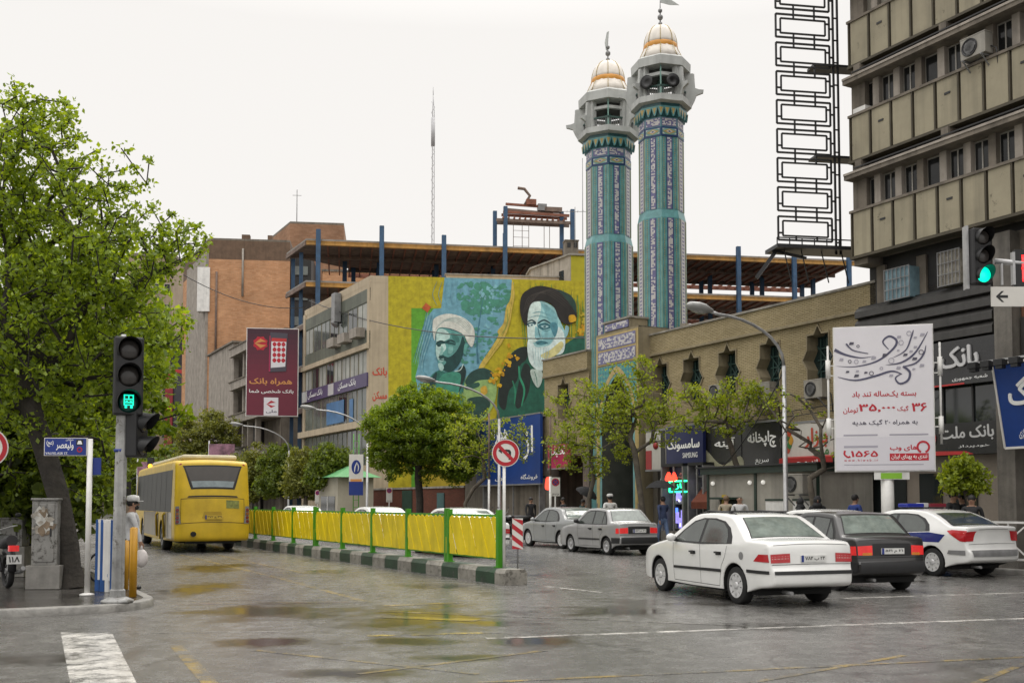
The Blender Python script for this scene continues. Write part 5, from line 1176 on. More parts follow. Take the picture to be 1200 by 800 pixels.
# concrete block with balconies next to the maroon billboard
sc0, zc0 = fs(292, 404, TF); sc1, _ = fs(247, 420, TF)
cb = facade('concrete_block', 'grey concrete block with open balconies behind the maroon phone billboard', 'apartment block', sc0, TF)
Lc = sc1 - sc0; zt2 = fs(270, 410, TF)[1]
b = MB(); b.b2((-Lc * 1.05, 1.6, 0), (6, 14, zt2), M_CONC); b.b2((-Lc * 1.05, .0, zt2 * .2), (-Lc * .38, 1.7, zt2 + .6), M_CONL); b.b2((-Lc * 1.08, -.2, zt2 + .6), (-Lc * .36, 2, zt2 + .8), M_CONC); b.b2((-Lc * .34, 1.2, 0), (0.02, 1.8, zt2), M_DK)
b.build('wall', cb)
for k in range(6):
    z = zt2 - .2 - k * 3.5
    b = MB(); b.b2((-Lc * .36, -.5, z - .9), (6, 1.7, z - .05), M_CONL); b.b2((-Lc * .36, -.6, z - .08), (6, 1.7, z + .02), M_CONC); b.build('balcony', cb)
b = MB()
for u in (-Lc * .36, -Lc * .12, 0, 3): b.b2((u, -.1, 0), (u + .4, .4, zt2), M_CONL)
b.build('pillar', cb)
b = MB(); b.b2((-6, 14, zt2), (-1, 18, zt2 + 2), M_CONL); b.b2((-8, 3, zt2), (2, 8, zt2 + 1.2), M_BRTOP); b.build('roof_hut', cb)
# far left: beige block and dark striped block
def plain_block(label, px0, px1, ytop, Y, a, m, rows, colsn, wm, deep=14):
    p, w, z = frontal(px0, px1, ytop, Y, a); o = thing('apartment_block', label, 'apartment block', p, a)
    b = MB(); b.b2((0, 0, 0), (w, deep, z), m); b.build('wall', o); b = MB(); b.b2((-.2, -.2, z), (w + .2, deep, z + .5), M_CONC); b.build('roof', o)
    for r_ in range(rows):
        for c_ in range(colsn):
            u = w * (c_ + .25) / colsn; zz_ = z - 2.8 - r_ * 3.3; q = MB(); q.b2((u, -.06, zz_), (u + w / colsn * .55, .02, zz_ + 1.7), M_FRM); q.b2((u + .1, -.09, zz_ + .1), (u + w / colsn * .55 - .1, -.05, zz_ + 1.6), wm); q.build('window', o)
    return o, w, z
o, w, z = plain_block('dark block with red curved stripes seen left of the brick tower through leaves', 200, 238, 398, 150, rad(4), mat('dark_grey_cladding', '44444a', .5, .2, .6), 0, 1, M_GLD)
b = MB()
for q in (6.0, 7.4): add_stroke(b, Fr((0, -.05, z - 12), (1, 0, 0), FZ), [(0, q + 1.5), (w * .5, q + 1.2), (w, q - .3)], .5, .0, M_REDL)
b.b2((-.6, -.3, 0), (.5, .3, z - 5), mat('red_pylon', '8f2630', .5, .15, 1)); b.build('red_stripe', o)
b = MB()
for q in range(5): b.b2((0, -.1, z - 16 - q * 3), (w, -.03, z - 15.4 - q * 3), M_GRAYM)
b.b2((0, -.08, z - 3.5), (w, -.03, z - .5), M_BLK); b.build('louvre', o)
plain_block('beige apartment block behind the street tree left of the dark striped block', 150, 203, 300, 165, rad(3), mat('beige_render', '9c8c78', .85, .15, .5, streak=.2), 9, 4, M_WIN)
plain_block('pale block at the far end of the street beyond the bus', 60, 152, 330, 190, rad(2), mat('pale_render', '8f867a', .85, .15, .5, streak=.2), 8, 6, M_WIN)
plain_block('wide pale block closing the view at the far left behind the trees', -140, 62, 400, 150, rad(2), mat('pale_render', '8f867a'), 6, 12, M_WIN)
plain_block('small beige block low beside the dark striped block', 226, 250, 340, 145, rad(6), mat('beige_render', '9c8c78', .85, .15, .5), 5, 2, M_WIN)
# radio mast
pm = onY(507, 283, 180); o = thing('radio_mast', 'tall thin grey radio mast on the skyline above the construction', 'mast', (pm.x, pm.y, 0)); zt_ = onY(509, 112, 180).z
b = MB(); M_MAST = mat('grey_mast', (.45, .45, .46), .5, .1)
for q in range(3):
    a = q * 2.1; b.path([(.35 * math.cos(a), .35 * math.sin(a), 0), (.2 * math.cos(a), .2 * math.sin(a), zt_ - 3), (0, 0, zt_)], .07, M_MAST, 5)
zq = 2
while zq < zt_ - 3: b.bar((-.3, 0, zq), (.3, 0, zq + 1), .06, .06, M_MAST); b.bar((.3, 0, zq + 1), (-.3, .1, zq + 2), .06, .06, M_MAST); zq += 2
b.build('lattice', o); b = MB(); b.path([(0, 0, zt_ - 9), (0, 0, zt_ - 4)], .35, M_MAST, 8); b.path([(0, 0, zt_), (0, 0, zt_ + 1.5)], .06, M_MAST, 5); b.build('antenna', o)
# ------------------------------------------------------------------ shop signs on the right-hand side
M_NAVY = mat('navy_sign', '1b2350', .35, .08, 1); M_BLUEB = mat('blue_banner', '123a80', .45, .12, .8); M_PINK = mat('pink_sign', 'a3204f', .4, .1); M_REDS = mat('red_sign', '9c1f1f', .4, .12); M_WSIGN = mat('white_sign', 'b9b6ae', .4, .08, 1.5, streak=.1)
def sign_px(name, label, x0, x1, y0, y1, T, m, writes, depth=.14, extra=None, cat='shop sign'):
    xm = (x0 + x1) / 2; s0 = fs(x0, y0, T)[0]; s1 = fs(x1, y0, T)[0]; z1 = fs(xm, y0, T)[1]; z0 = fs(xm, y1, T)[1]
    o = thing(name, label, cat, W(s0, T), ROT); w = s0 - s1
    b = MB(); b.b2((0, -depth, z0), (w, 0, z1), m); b.b2((-.03, -depth - .02, z1 - .04), (w + .03, .01, z1 + .03), M_GRAYM); b.b2((-.03, -depth - .02, z0 - .03), (w + .03, .01, z0 + .04), M_GRAYM); b.build('board', o)
    f = Fr((0, -depth, z0), (1, 0, 0), FZ); h = z1 - z0; t = MB()
    for tx, bx, mm, kw in writes: add_text(t, f, tx, (bx[0] * w, bx[1] * h, bx[2] * w, bx[3] * h), .012, mm, **kw)
    if t.f: t.build('lettering', o)
    if extra: extra(o, f, w, h)
    return o
sign_px('shop_sign', 'small bright pink shop sign with white lettering left of the portal', 645, 669, 519, 549, TF - .5, M_PINK, [('تخفیف', (.15, .45, .85, .9), M_WHS, dict(bold=.03))])
def redpanel(o, f, w, h):
    b = MB(); b.poly(f, [(0.02, .05), (w * .3, .05), (w * .3, h * .5), (.02, h * .5)], .002, .02, M_REDS); b.poly(f, [(w * .78, .05), (w - .02, .05), (w - .02, h - .05), (w * .78, h - .05)], .002, .02, M_BLK)
    b.lathe([(.16, 0), (.16, .03), (0, .03)], M_REDS, 16, c=f.p(w * .52, h * .62, 0), ax=(f.U, f.V, f.N)); b.build('coloured_panel', o)
sign_px('shop_sign', 'white vertical shop sign with red and black side panels beside the navy sign', 760, 783, 504, 551, TF - .5, M_WSIGN, [], extra=redpanel)
sign_px('shop_sign', 'tall navy blue shop sign with white Persian and Latin lettering', 784, 827, 498, 559, TF - .7, M_NAVY,
        [('سامسونگ', (.03, .5, .92, .76), M_WHS, dict(bold=.04)), ('SAMSUNG', (.46, .37, .86, .47), M_WHS, dict(farsi=False, bold=.02)), ('موبایل', (.68, .04, .88, .11), M_WHS, {}), ('لوازم', (.38, .04, .56, .11), M_WHS, {}), ('تبلت', (.1, .04, .26, .11), M_WHS, {})])
def swoosh(o, f, w, h):
    b = MB(); b.poly(f, sp2([(0, 0), (w * .98, 0.02), (w * .97, h * .32), (w * .5, h * .14), (w * .12, h * .45), (0, h * .5)]), .002, .02, mat('cream_swoosh', '9a9880', .45, .1)); b.build('cream_swoosh', o)
sign_px('shop_sign', 'black shop sign with a cream curve at its foot above the white kiosk', 828, 872, 500, 552, TF - .5, M_FAS, [('آینه', (.3, .5, .85, .75), M_WHS, dict(bold=.03))], extra=swoosh)
sign_px('shop_sign', 'black shop sign with bold white lettering behind the lamp post', 873, 918, 494, 550, TF - .5, M_FAS, [('چاپخانه', (.15, .45, .9, .8), M_WHS, dict(bold=.03)), ('سریع', (.35, .1, .7, .22), M_WHS, {})])
def fruit(o, f, w, h):
    b = MB(); rn = random.Random(4)
    for q, c in enumerate(('a8402a', '2f6b35', 'b5852a', '2c5a30', 'a8402a', 'b5852a')):
        cx = w * (.12 + .03 * (q % 3)); cy = h * (.35 + .1 * q); b.poly(f, sp2([(cx - .1, cy), (cx, cy + .22), (cx + .12, cy + .05), (cx + .02, cy - .12)]), .003 + q * .002, .018 + q * .002, mat('sign_' + c, c, .4, .05))
    add_text(b, f, 'بازار', (w * .45, h * .35, w * .9, h * .85), .02, mat('sign_a8402a', 'a8402a'), bold=.03); add_text(b, f, 'میوه', (w * .62, h * .12, w * .92, h * .36), .022, mat('sign_2f6b35', '2f6b35'), bold=.02)
    b.build('emblem', o)
sign_px('shop_sign', 'white shop sign with red, green and orange marks just left of the white billboard', 920, 980, 494, 543, TF - .5, M_WSIGN, [], extra=fruit)
# red awnings
sa0, za0 = fs(922, 541, TF - .6); sa1, _ = fs(985, 541, TF - .6)
o = thing('awning', 'red canvas awning with white writing below the white fruit coloured sign', 'awning', W(sa0, TF - .45, za0 + .2), ROT); w = sa0 - sa1
b = MB(); M_RCAN = mat('red_canvas', '96201c', .8, .12, 1.5, streak=.1)
b.add([(0, 0, .0), (w, 0, 0), (w, -.5, -.1), (0, -.5, -.1), (0, -.5, -.5), (w, -.5, -.5), (0, 0, -.04), (w, 0, -.04), (w, -.48, -.14), (0, -.48, -.14)], [(0, 1, 2, 3), (3, 2, 5, 4), (6, 9, 8, 7), (0, 3, 9, 6), (1, 7, 8, 2)], M_RCAN); b.build('canvas', o)
b = MB(); add_text(b, Fr((0, -.5, -.5), (1, 0, 0), FZ), 'ساندویچ', (w * .35, .1, w * .85, .32), .01, M_WHS, bold=.02); b.build('lettering', o)
o = thing('awning', 'brown orange hanging awning between the navy sign and the white kiosk', 'awning', W(fs(822, 560, TF - 1)[0], TF - .6, fs(822, 560, TF - 1)[1]), ROT)
b = MB(); b.add([(0, 0, 0), (1.0, 0, 0), (1.0, -.9, -.9), (0, -.9, -.9), (0, -.9, -1.15), (1, -.9, -1.15)], [(0, 1, 2, 3), (3, 2, 5, 4)], mat('brown_canvas', '6a3420', .85, .2, 2)); b.build('canvas', o)
o = thing('awning', 'brown awning hanging at the end of the white kiosk by the bare tree', 'awning', W(fs(955, 560, TF - 1)[0], TF - .8, fs(955, 562, TF - 1)[1]), ROT)
b = MB(); b.add([(0, 0, 0), (1.2, 0, 0), (1.2, -.9, -.8), (0, -.9, -.8), (0, -.9, -1.25), (1.2, -.9, -1.25)], [(0, 1, 2, 3), (3, 2, 5, 4)], mat('brown_canvas', '6a3420')); b.build('canvas', o)
# neon signs: they give off light
M_NG = mat('green_neon', (.02, .8, .3, 1), .4, 0, emit=3.0); M_NR = mat('red_neon', (.9, .04, .02, 1), .4, 0, emit=2.5); M_NB = mat('blue_led', (.08, .2, .9, 1), .4, 0, emit=1.6)
s, z = fs(783, 576, TF - 1.2); s1, z1 = fs(806, 563, TF - 1.2); w = s - s1; h = z1 - z
o = thing('neon_sign', 'lit green neon sign in a shop front below the navy sign', 'neon sign', W(s, TF - 1.0, z), ROT)
b = MB(); b.b2((0, -.1, 0), (w, 0, h), M_BLK); b.build('case', o); f = Fr((0, -.1, 0), (1, 0, 0), FZ); b = MB()
for a in (((0, 0), (w, 0)), ((0, h), (w, h)), ((0, 0), (0, h)), ((w, 0), (w, h))): b.path([f.p(a[0][0], a[0][1], .03), f.p(a[1][0], a[1][1], .03)], .035, M_NG, 6)
add_text(b, f, 'باز', (w * .3, h * .2, w * .75, h * .8), .03, M_NG, bold=.04); b.build('neon_tube', o)
s, z = fs(780, 562, TF - 1.3)
o = tag(MB().poly(Fr(W(s, TF - 1.3, z), (-SD[0], -SD[1], 0), FZ), sp2([(0, 0), (.2, .3), (.4, .1), (.55, .28), (.7, 0), (.35, -.06)]), -.03, .03, M_NR).build('neon_sign'), 'small red neon squiggle above the green neon sign', 'neon sign')
s, z = fs(640, 566, TF - 1.2)
o = tag(MB().poly(Fr(W(s, TF - 1.2, z), (-SD[0], -SD[1], 0), FZ), sp2([(0, -.25), (.45, -.25), (.5, .2), (.1, .25)]), -.05, .05, M_NR).build('neon_sign'), 'round red neon light at the corner of the blue banner shop', 'neon sign')
# shop windows below the navy sign: lit goods behind glass
def shop(label, x0, x1, T, ztop, seed, lights):
    s0 = fs(x0, 580, T)[0]; s1 = fs(x1, 580, T)[0]; w = s0 - s1
    o = thing('shop_window', label, 'shop window', W(s0, T, KZ), ROT); rn = random.Random(seed)
    b = MB(); b.b2((0, .9, 0), (w, 1.0, ztop), M_DK); b.b2((0, 0, ztop), (w, 1.0, ztop + .12), M_BLK); b.b2((0, .0, 0), (w, .12, .4), M_STONE); b.b2((-.03, 0, 0), (.05, 1, ztop), M_GRAYM); b.b2((w - .05, 0, 0), (w + .03, 1, ztop), M_GRAYM); b.b2((w * .55, .0, 0), (w * .55 + .06, .06, ztop), M_GRAYM); b.build('case', o)
    b = MB(); k = 0
    for r_ in range(5):
        z = .5 + r_ * .48; b.b2((.1, .45, z - .03), (w - .1, .88, z), M_GRAYM)
        x = .15
        while x < w - .3:
            q = rn.uniform(.12, .3); h = rn.uniform(.12, .36); b.b2((x, .5, z), (x + q, .7, z + h), mat('goods_%d' % rn.randrange(8), [(.3, .3, .32), (.05, .08, .3), (.25, .05, .06), (.4, .4, .42), (.1, .1, .12), (.12, .05, .25), (.35, .3, .1), (.05, .15, .2)][k % 8], .4, .1)); x += q + rn.uniform(.03, .2); k += 1
    b.build('goods', o)
    b = MB()
    for i in range(lights):
        x = rn.uniform(.2, w - .3); z = rn.uniform(.5, ztop - .3); b.b2((x, .42, z), (x + rn.uniform(.08, .25), .46, z + rn.uniform(.08, .5)), rn.choice([M_NB, mat('violet_screen', (.35, .3, .9, 1), .4, .3, 4, emit=.9), mat('white_screen', (.8, .8, .9, 1), .4, .2, 4, emit=.9)]))
    b.build('screen', o); return o
shop('shop window with violet lit screens below the navy sign', 775, 800, TF - 1.2, 2.9, 1, 14)
shop('dim shop window with dark shelves between the violet screens and the kiosk', 806, 824, TF - 1.2, 2.9, 2, 4)
# ------------------------------------------------------------------ low shop building with the blue banner
sq0, zq = fs(638, 488, TF); sq1, _ = fs(545, 488, TF)
lb = facade('low_shop_building', 'low shop building with a dark glazed front under the big blue banner', 'shop', sq0, TF); wl_ = sq1 - sq0
b = MB(); b.b2((-wl_, .6, 0), (0, 9, zq), M_CONC); b.b2((-wl_, .0, zq - 5.6), (0, .62, zq + .1), M_CONC); b.b2((-wl_ - .1, -.1, zq), (.1, 9, zq + .2), M_COP); b.build('wall', lb)
b = MB(); b.b2((-wl_ + .2, .5, KZ), (-.2, .56, zq - 5.6), M_GLD)
for u in np.linspace(-wl_ + .2, -.2, 6): b.b2((u - .05, .3, KZ), (u + .05, .6, zq - 5.6), M_GRAYM)
b.build('shop_front', lb)
sign_px('banner', 'huge blue banner with white Persian letters above a shop left of the mosque', 561, 636, 489, 568, TF - .25, M_BLUEB,
        [('همراه', (.24, .62, .52, .9), M_WHS, dict(bold=.02)), ('از', (.76, .34, .9, .84), M_WHS, dict(bold=.02)), ('اول', (.32, .06, .46, .14), M_WHS, {}), ('فروشگاه', (.72, .06, .96, .15), M_WHS, {}), ('مرکزی', (.02, .05, .12, .11), M_WHS, {})], cat='banner')
shop('blue lit shop window with small screens beneath the big blue banner', 566, 632, TF - .3, 2.7, 5, 16)
# brown low wall and yellow wall farther along
sw1 = sB1 - .5; sw0 = sq1 + .05
zbw = fs(510, 572, TF)[1]
gw = facade('low_brick_wall', 'low red brown street wall with a dark green door behind the round tree', 'wall', sw0, TF); ww = sw1 - sw0
b = MB(); b.b2((-ww, 0, 0), (0, .4, zbw), brick_mat('red_brown_brick', '6e4032', '5f382c', '57463c')); b.b2((-ww - .05, -.06, zbw), (.05, .46, zbw + .12), M_COP); b.build('wall', gw)
b = MB(); b.b2((-ww * .62, -.06, KZ), (-ww * .62 + 1.6, .02, 2.4), mat('dark_green_door', (.02, .05, .035), .5, .2)); b.b2((-ww * .25, -.06, KZ), (-ww * .25 + 1.0, .02, 2.2), mat('teal_door', (.05, .12, .12), .5, .2)); b.build('door', gw)
b = MB(); b.b2((-ww, 3.0, 0), (-ww * .15, 3.3, zbw + 2.4), mat('yellow_wall', 'a58f1e', .8, .12, 1, streak=.2)); o = b.build('yellow_wall'); tag(o, 'yellow painted wall showing under the crown of the round tree', 'wall'); o.matrix_world = gw.matrix_basis

# ------------------------------------------------------------------ kiosks
sk0, zk = fs(829, 553, 23.3); sk1, _ = fs(962, 553, 23.3)
ks = facade('kiosk', 'white sheet metal kiosk with dark green roof edge behind the white car', 'kiosk', sk0, 23.3); w = sk0 - sk1; zk = zk - .1
M_KW = mat('kiosk_white', '9b978d', .5, .12, 1.5, streak=.3); M_KG = mat('dark_green_trim', (.015, .035, .025), .4, .2)
b = MB(); b.b2((0, 0, KZ), (w, 2.2, zk), M_KW); b.build('wall', ks)
b = MB(); b.b2((-.1, -.25, zk), (w + .1, 2.3, zk + .22), M_KG); b.b2((-.2, -.4, zk + .22), (w + .2, 2.4, zk + .27), M_BLK); b.build('roof', ks)
b = MB()
for u in (0, w * .45, w * .97): b.b2((u, -.04, KZ), (u + .1, .02, zk), M_KG)
b.build('trim', ks)
b = MB(); b.b2((w * .13, -.03, .95), (w * .3, .01, zk - .85), M_GLD); b.b2((w * .15, -.05, 1.0), (w * .19, -.03, 1.9), mat('yellow_goods', (.5, .35, .03), .5, .2)); b.b2((w * .11, -.4, zk - .85), (w * .33, .0, zk - .78), M_KG); b.build('hatch', ks)
b = MB()
for u in (.55, .78): b.b2((w * u, -.03, .6), (w * (u + .16), .01, zk - .9), M_WHP); b.b2((w * u, -.06, zk - .9), (w * (u + .17), .0, zk - .84), M_KG)
b.build('shutter', ks)
b = MB()
for u in (.05, .4, .52): b.ball((w * u + .1, -.07, zk - .3), .075, mat('lamp_glass', (.8, .78, .72, 1), .3, 0, emit=.35), 10)
b.build('lamp', ks)
c = onT(405, 600, 22.9); gk = thing('kiosk', 'small cream kiosk with a pale green pitched roof far down the pavement', 'kiosk', (c.x, c.y, KZ), ROT)
m1 = c.y / FPX; hK = onT(405, 562, 22.9).z; wK = 1.9
b = MB(); b.b2((-wK, -1.2, 0), (wK, 1.2, hK), mat('cream_kiosk', 'a39d8c', .6, .1, 1)); b.build('wall', gk)
b = MB(); zr = hK + .75; e = .45
b.add([(-wK - e, -1.6, hK), (wK + e, -1.6, hK), (wK + e, 1.6, hK), (-wK - e, 1.6, hK), (-wK * .4, 0, zr), (wK * .4, 0, zr)], [(0, 1, 5, 4), (1, 2, 5), (2, 3, 4, 5), (3, 0, 4), (0, 3, 2, 1)], mat('pale_green_roof', '5f9a66', .5, .12, 2)); b.build('roof', gk)
b = MB(); b.b2((-1.4, -1.23, .9), (1.4, -1.2, 1.9), M_GLD); b.b2((-.04, -1.26, .9), (.04, -1.2, 1.9), M_WHP); b.build('window', gk)

# ------------------------------------------------------------------ white billboard
bp = onT(1041, 600, 22.4); bY = bp.y; a = -rad(14.8)
bb = thing('billboard', 'large white billboard with grey swirls and red Persian lettering on a white post', 'billboard', (bp.x, bp.y, KZ), a)
Lp = onY(976, 384, bY); wpx = 121 * bY / FPX * .9; z1 = onY(1037, 381.5, bY - .2).z - KZ; z0 = onY(1037, 551, bY - .2).z - KZ
x0 = -wpx * .53; x1 = x0 + wpx; hb = z1 - z0
b = MB(); b.path([(0, .12, 0), (0, .12, z0 + .4)], .17, M_WHP, 16); b.lathe([(.3, 0), (.3, .04), (.2, .06)], M_GRAYM, 12, c=(0, .12, 0)); b.build('post', bb)
M_BBW = mat('billboard_white', 'd9d6da', .35, .03, 1)
b = MB(); b.b2((x0, -.1, z0), (x1, .1, z1), M_BBW); b.b2((x0 - .03, -.07, z0 - .03), (x1 + .03, .07, z1 + .03), M_WHP); b.build('panel', bb)
for x, q in ((x0 - .17, 1), (x1 + .2, 1)):
    b = MB(); b.path([(x, .02, z0 + hb * .18), (x, .02, z1 - hb * .12)], .03, M_WHP, 8); b.path([(x, .02, z0 + hb * .25), (x, .02, z0 + hb * .37)], .065, M_WHP, 8); b.path([(x, .02, z0 + hb * .65), (x, .02, z0 + hb * .78)], .065, M_WHP, 8)
    for zf in (.3, .36, .67, .74): b.bar((x, .03, z0 + hb * zf), (x0 + .2 if x < 0 else x1 - .2, .03, z0 + hb * zf), .03, .03, M_WHP)
    b.build('side_frame', bb)
b = MB(); b.b2((-.35, -.06, z0 - .24), (.55, .04, z0 - .04), M_WHP); b.b2((-.18, -.07, z0 - .22), (.36, -.055, z0 - .06), mat('lime_label', '7fb52a', .4, .05)); b.build('name_plate', bb)
FB = Fr((x0, -.1, z0), (1, 0, 0), FZ)
def bx(ax, ay, cx, cy): return ((ax - 65) / 488 * wpx, (720 - cy) / 678 * hb, (cx - 65) / 488 * wpx, (720 - ay) / 678 * hb)
def bpt(x, y): return ((x - 65) / 488 * wpx, (720 - y) / 678 * hb)
M_RL = mat('red_print', 'b3182c', .4, 0); M_GL = mat('grey_print', '4a4756', .4, 0); M_SW = mat('slate_print', '4d4c63', .4, 0); M_LG = mat('light_grey_print', 'a09da8', .4, 0); M_FOOT = mat('foot_print', 'cfccd2', .4, 0)
b = MB(); b.poly(FB, [bpt(66, 718), bpt(552, 718), bpt(552, 562), bpt(66, 562)], .003, .003, M_FOOT); b.build('foot_panel', bb)
b = MB()
for tx, q, m, bo in (('بسته یک\u200cساله تند باد', (150, 346, 470, 378), M_RL, .02), ('۳۶', (446, 406, 521, 446), M_RL, .03), ('گیک', (375, 418, 431, 446), M_RL, .015), ('۳۵,۰۰۰', (184, 406, 366, 446), M_RL, .03), ('تومان', (105, 420, 180, 452), M_RL, .015), ('به همراه ۲۰ گیک هدیه', (150, 480, 474, 510), M_GL, .015), ('۱۵۶۵', (140, 626, 276, 655), M_RL, .03), ('های وب', (335, 600, 470, 630), M_RL, .03)):
    add_text(b, FB, tx, bx(*q), .008, m, bold=bo)
add_text(b, FB, 'w w w . h i w e b . i r', bx(106, 664, 276, 676), .008, M_RL, farsi=False, bold=.01)
b.poly(FB, [bpt(334, 674), bpt(525, 674), bpt(525, 640), bpt(334, 640)], .006, .006, M_RL); add_text(b, FB, 'تندی به پهنای ایران', bx(342, 644, 518, 670), .01, M_WHS, bold=.015)
for q in ((105, 549, 276, 556), (335, 549, 525, 556), (106, 602, 276, 612), (106, 690, 500, 694)): u0, v0, u1, v1 = bx(*q); b.poly(FB, [(u0, v0), (u1, v0), (u1, v1), (u0, v1)], .006, .006, M_LG)
b.build('lettering', bb)
b = MB(); c = bpt(499, 612); o_ = [(c[0] + .145 * math.cos(t), c[1] + .145 * math.sin(t)) for t in np.linspace(-1.2, 4.3, 26)]; add_stroke(b, FB, o_, .055, .009, M_RL, 2)
c = bpt(122, 640); add_stroke(b, FB, [(c[0] - .06, c[1] + .09), (c[0] - .07, c[1] - .02), (c[0] + .02, c[1] - .09), (c[0] + .08, c[1] - .07)], (.06, .03, .06), .009, M_RL)
b.build('emblem', bb)
b = MB()
for k, (P, w) in enumerate((([(66, 145), (120, 170), (200, 187), (272, 180)], (.09, .05, .0)), ([(66, 222), (170, 228), (280, 205), (360, 150), (378, 112), (342, 90), (310, 115), (338, 152)], (.0, .11, .02)), ([(80, 275), (170, 293), (270, 275), (350, 255), (402, 270)], (.01, .1, .02)), ([(320, 225), (400, 215), (470, 170), (532, 75)], (.0, .1, .01)), ([(350, 195), (420, 160), (450, 100), (462, 65)], (.0, .07, .02)), ([(410, 235), (470, 220), (510, 180), (522, 138)], (.02, .08, .01)), ([(408, 233), (440, 262), (430, 300), (390, 314), (369, 288), (397, 268)], (.06, .07, .02)), ([(125, 118), (160, 150), (236, 168)], (.05, .03, .02)))):
    add_stroke(b, FB, [bpt(*p) for p in P], w, .006 + k * .001, M_SW, 8)
rn = random.Random(2)
for x, y in ((152, 118), (185, 132), (100, 192), (142, 203), (175, 205), (215, 205), (262, 190), (130, 252), (180, 250), (222, 258), (250, 262), (300, 240), (318, 178), (350, 205), (390, 95), (400, 122), (385, 158), (420, 180), (448, 165), (470, 145), (505, 88), (470, 100), (498, 170), (465, 200), (500, 232), (460, 248), (385, 240), (348, 275), (440, 80), (175, 272)):
    c = bpt(x, y); r = rn.uniform(.03, .07)
    if rn.random() < .5: add_stroke(b, FB, [(c[0] + r * math.cos(t), c[1] + r * math.sin(t)) for t in np.linspace(0, 6.2, 9)], .018, .016, rn.choice([M_GL, M_LG]), 2)
    else: b.poly(FB, [(c[0] - r, c[1] - r * .6), (c[0] + r * .8, c[1] - r * .4), (c[0] + r, c[1] + r * .5), (c[0] - r * .6, c[1] + r * .6)], .016, .016, rn.choice([M_GL, M_LG, M_LG]))
b.build('swirl', bb)

# maroon phone billboard on the far block
ang = rad(8); p_, w_, z_ = frontal(292, 351, 386, 86.0, ang)
pz0 = onY(320, 487, p_.y).z; h_ = z_ - pz0
mbd = thing('billboard', 'maroon billboard showing a mobile phone, fixed high on the concrete block', 'billboard', (p_.x, p_.y - .6, pz0), ang)
M_MAR = mat('maroon_print', '6a1a30', .4, .05); M_MARD = mat('dark_maroon_print', '42162a', .4, .1)
b = MB(); b.b2((0, 0, 0), (w_, .5, h_), M_MAR); b.b2((-.06, .02, -.06), (w_ + .06, .45, h_ + .06), M_WHP); b.build('panel', mbd)
FBm = Fr((0, 0, 0), (1, 0, 0), FZ); nb = lambda x, y: ((x - 80) / 352 * w_, (715 - y) / 615 * h_)
def nbx(a, b_, c, d): u0, v1 = nb(a, b_); u1, v0 = nb(c, d); return (u0, v0, u1, v1)
b = MB()
for k in range(8):
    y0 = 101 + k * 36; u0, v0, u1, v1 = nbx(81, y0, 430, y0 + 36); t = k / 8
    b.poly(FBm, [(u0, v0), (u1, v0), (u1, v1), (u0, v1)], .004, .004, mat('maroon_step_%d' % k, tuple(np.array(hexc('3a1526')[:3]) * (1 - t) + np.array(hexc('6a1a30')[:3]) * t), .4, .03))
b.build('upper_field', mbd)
b = MB(); b.poly(FBm, [nb(240, 125), nb(360, 130), nb(352, 400), nb(232, 408)], .01, .05, mat('phone_body', (.06, .05, .07), .3, 0)); b.poly(FBm, [nb(234, 150), nb(242, 150), nb(242, 405), nb(232, 405)], .05, .06, M_PINK)
b.poly(FBm, [nb(248, 190), nb(352, 192), nb(346, 368), nb(246, 378)], .052, .06, M_BBW); b.poly(FBm, [nb(250, 165), nb(354, 168), nb(353, 192), nb(249, 190)], .053, .061, M_REDL)
for i in range(3):
    for j in range(4): c = nb(270 + 31 * i, 210 + 38 * j); b.poly(FBm, sp2([(c[0] - .17, c[1]), (c[0], c[1] - .2), (c[0] + .17, c[1]), (c[0], c[1] + .2)], 4), .062, .064, M_RL)
b.build('phone_picture', mbd)
M_GOLD = mat('gold_lettering', 'c98a4a', .4, 0); b = MB()
add_text(b, FBm, 'همراه بانک', nbx(98, 450, 395, 505), .012, M_GOLD, bold=.03); add_text(b, FBm, 'بانک شخصی شما', nbx(98, 530, 405, 562), .012, M_WHS, bold=.02); b.build('lettering', mbd)
b = MB(); b.poly(FBm, [nb(200, 715), nb(300, 715), nb(300, 588), nb(200, 588)], .01, .02, M_BBW)
for cx, cy, sc, dz_ in ((250, 635, 1, .022), (172, 205, 1.3, .03)):
    if sc > 1: b.poly(FBm, [((nb(cx, cy)[0] + .62 * (1 if k % 2 else .84) * math.cos(k * math.pi / 8)), nb(cx, cy)[1] + .62 * (1 if k % 2 else .84) * math.sin(k * math.pi / 8)) for k in range(16)], .012, .02, M_RL)
    for q, m in ((1, M_GOLD if sc > 1 else M_RL), (-1, M_RL if sc == 1 else M_GOLD)):
        b.poly(FBm, [nb(cx - 32 * sc, cy + 2 * q), nb(cx, cy - 26 * sc * q), nb(cx + 32 * sc, cy - 2 * q - 10 * q), nb(cx + 10, cy - 10 * q), nb(cx - 6, cy - 6 * q)], dz_, dz_ + .004 * (2 + q), m)
add_text(b, FBm, 'ملی', nbx(215, 675, 290, 700), .03, M_GL, bold=.02); b.build('emblem', mbd)

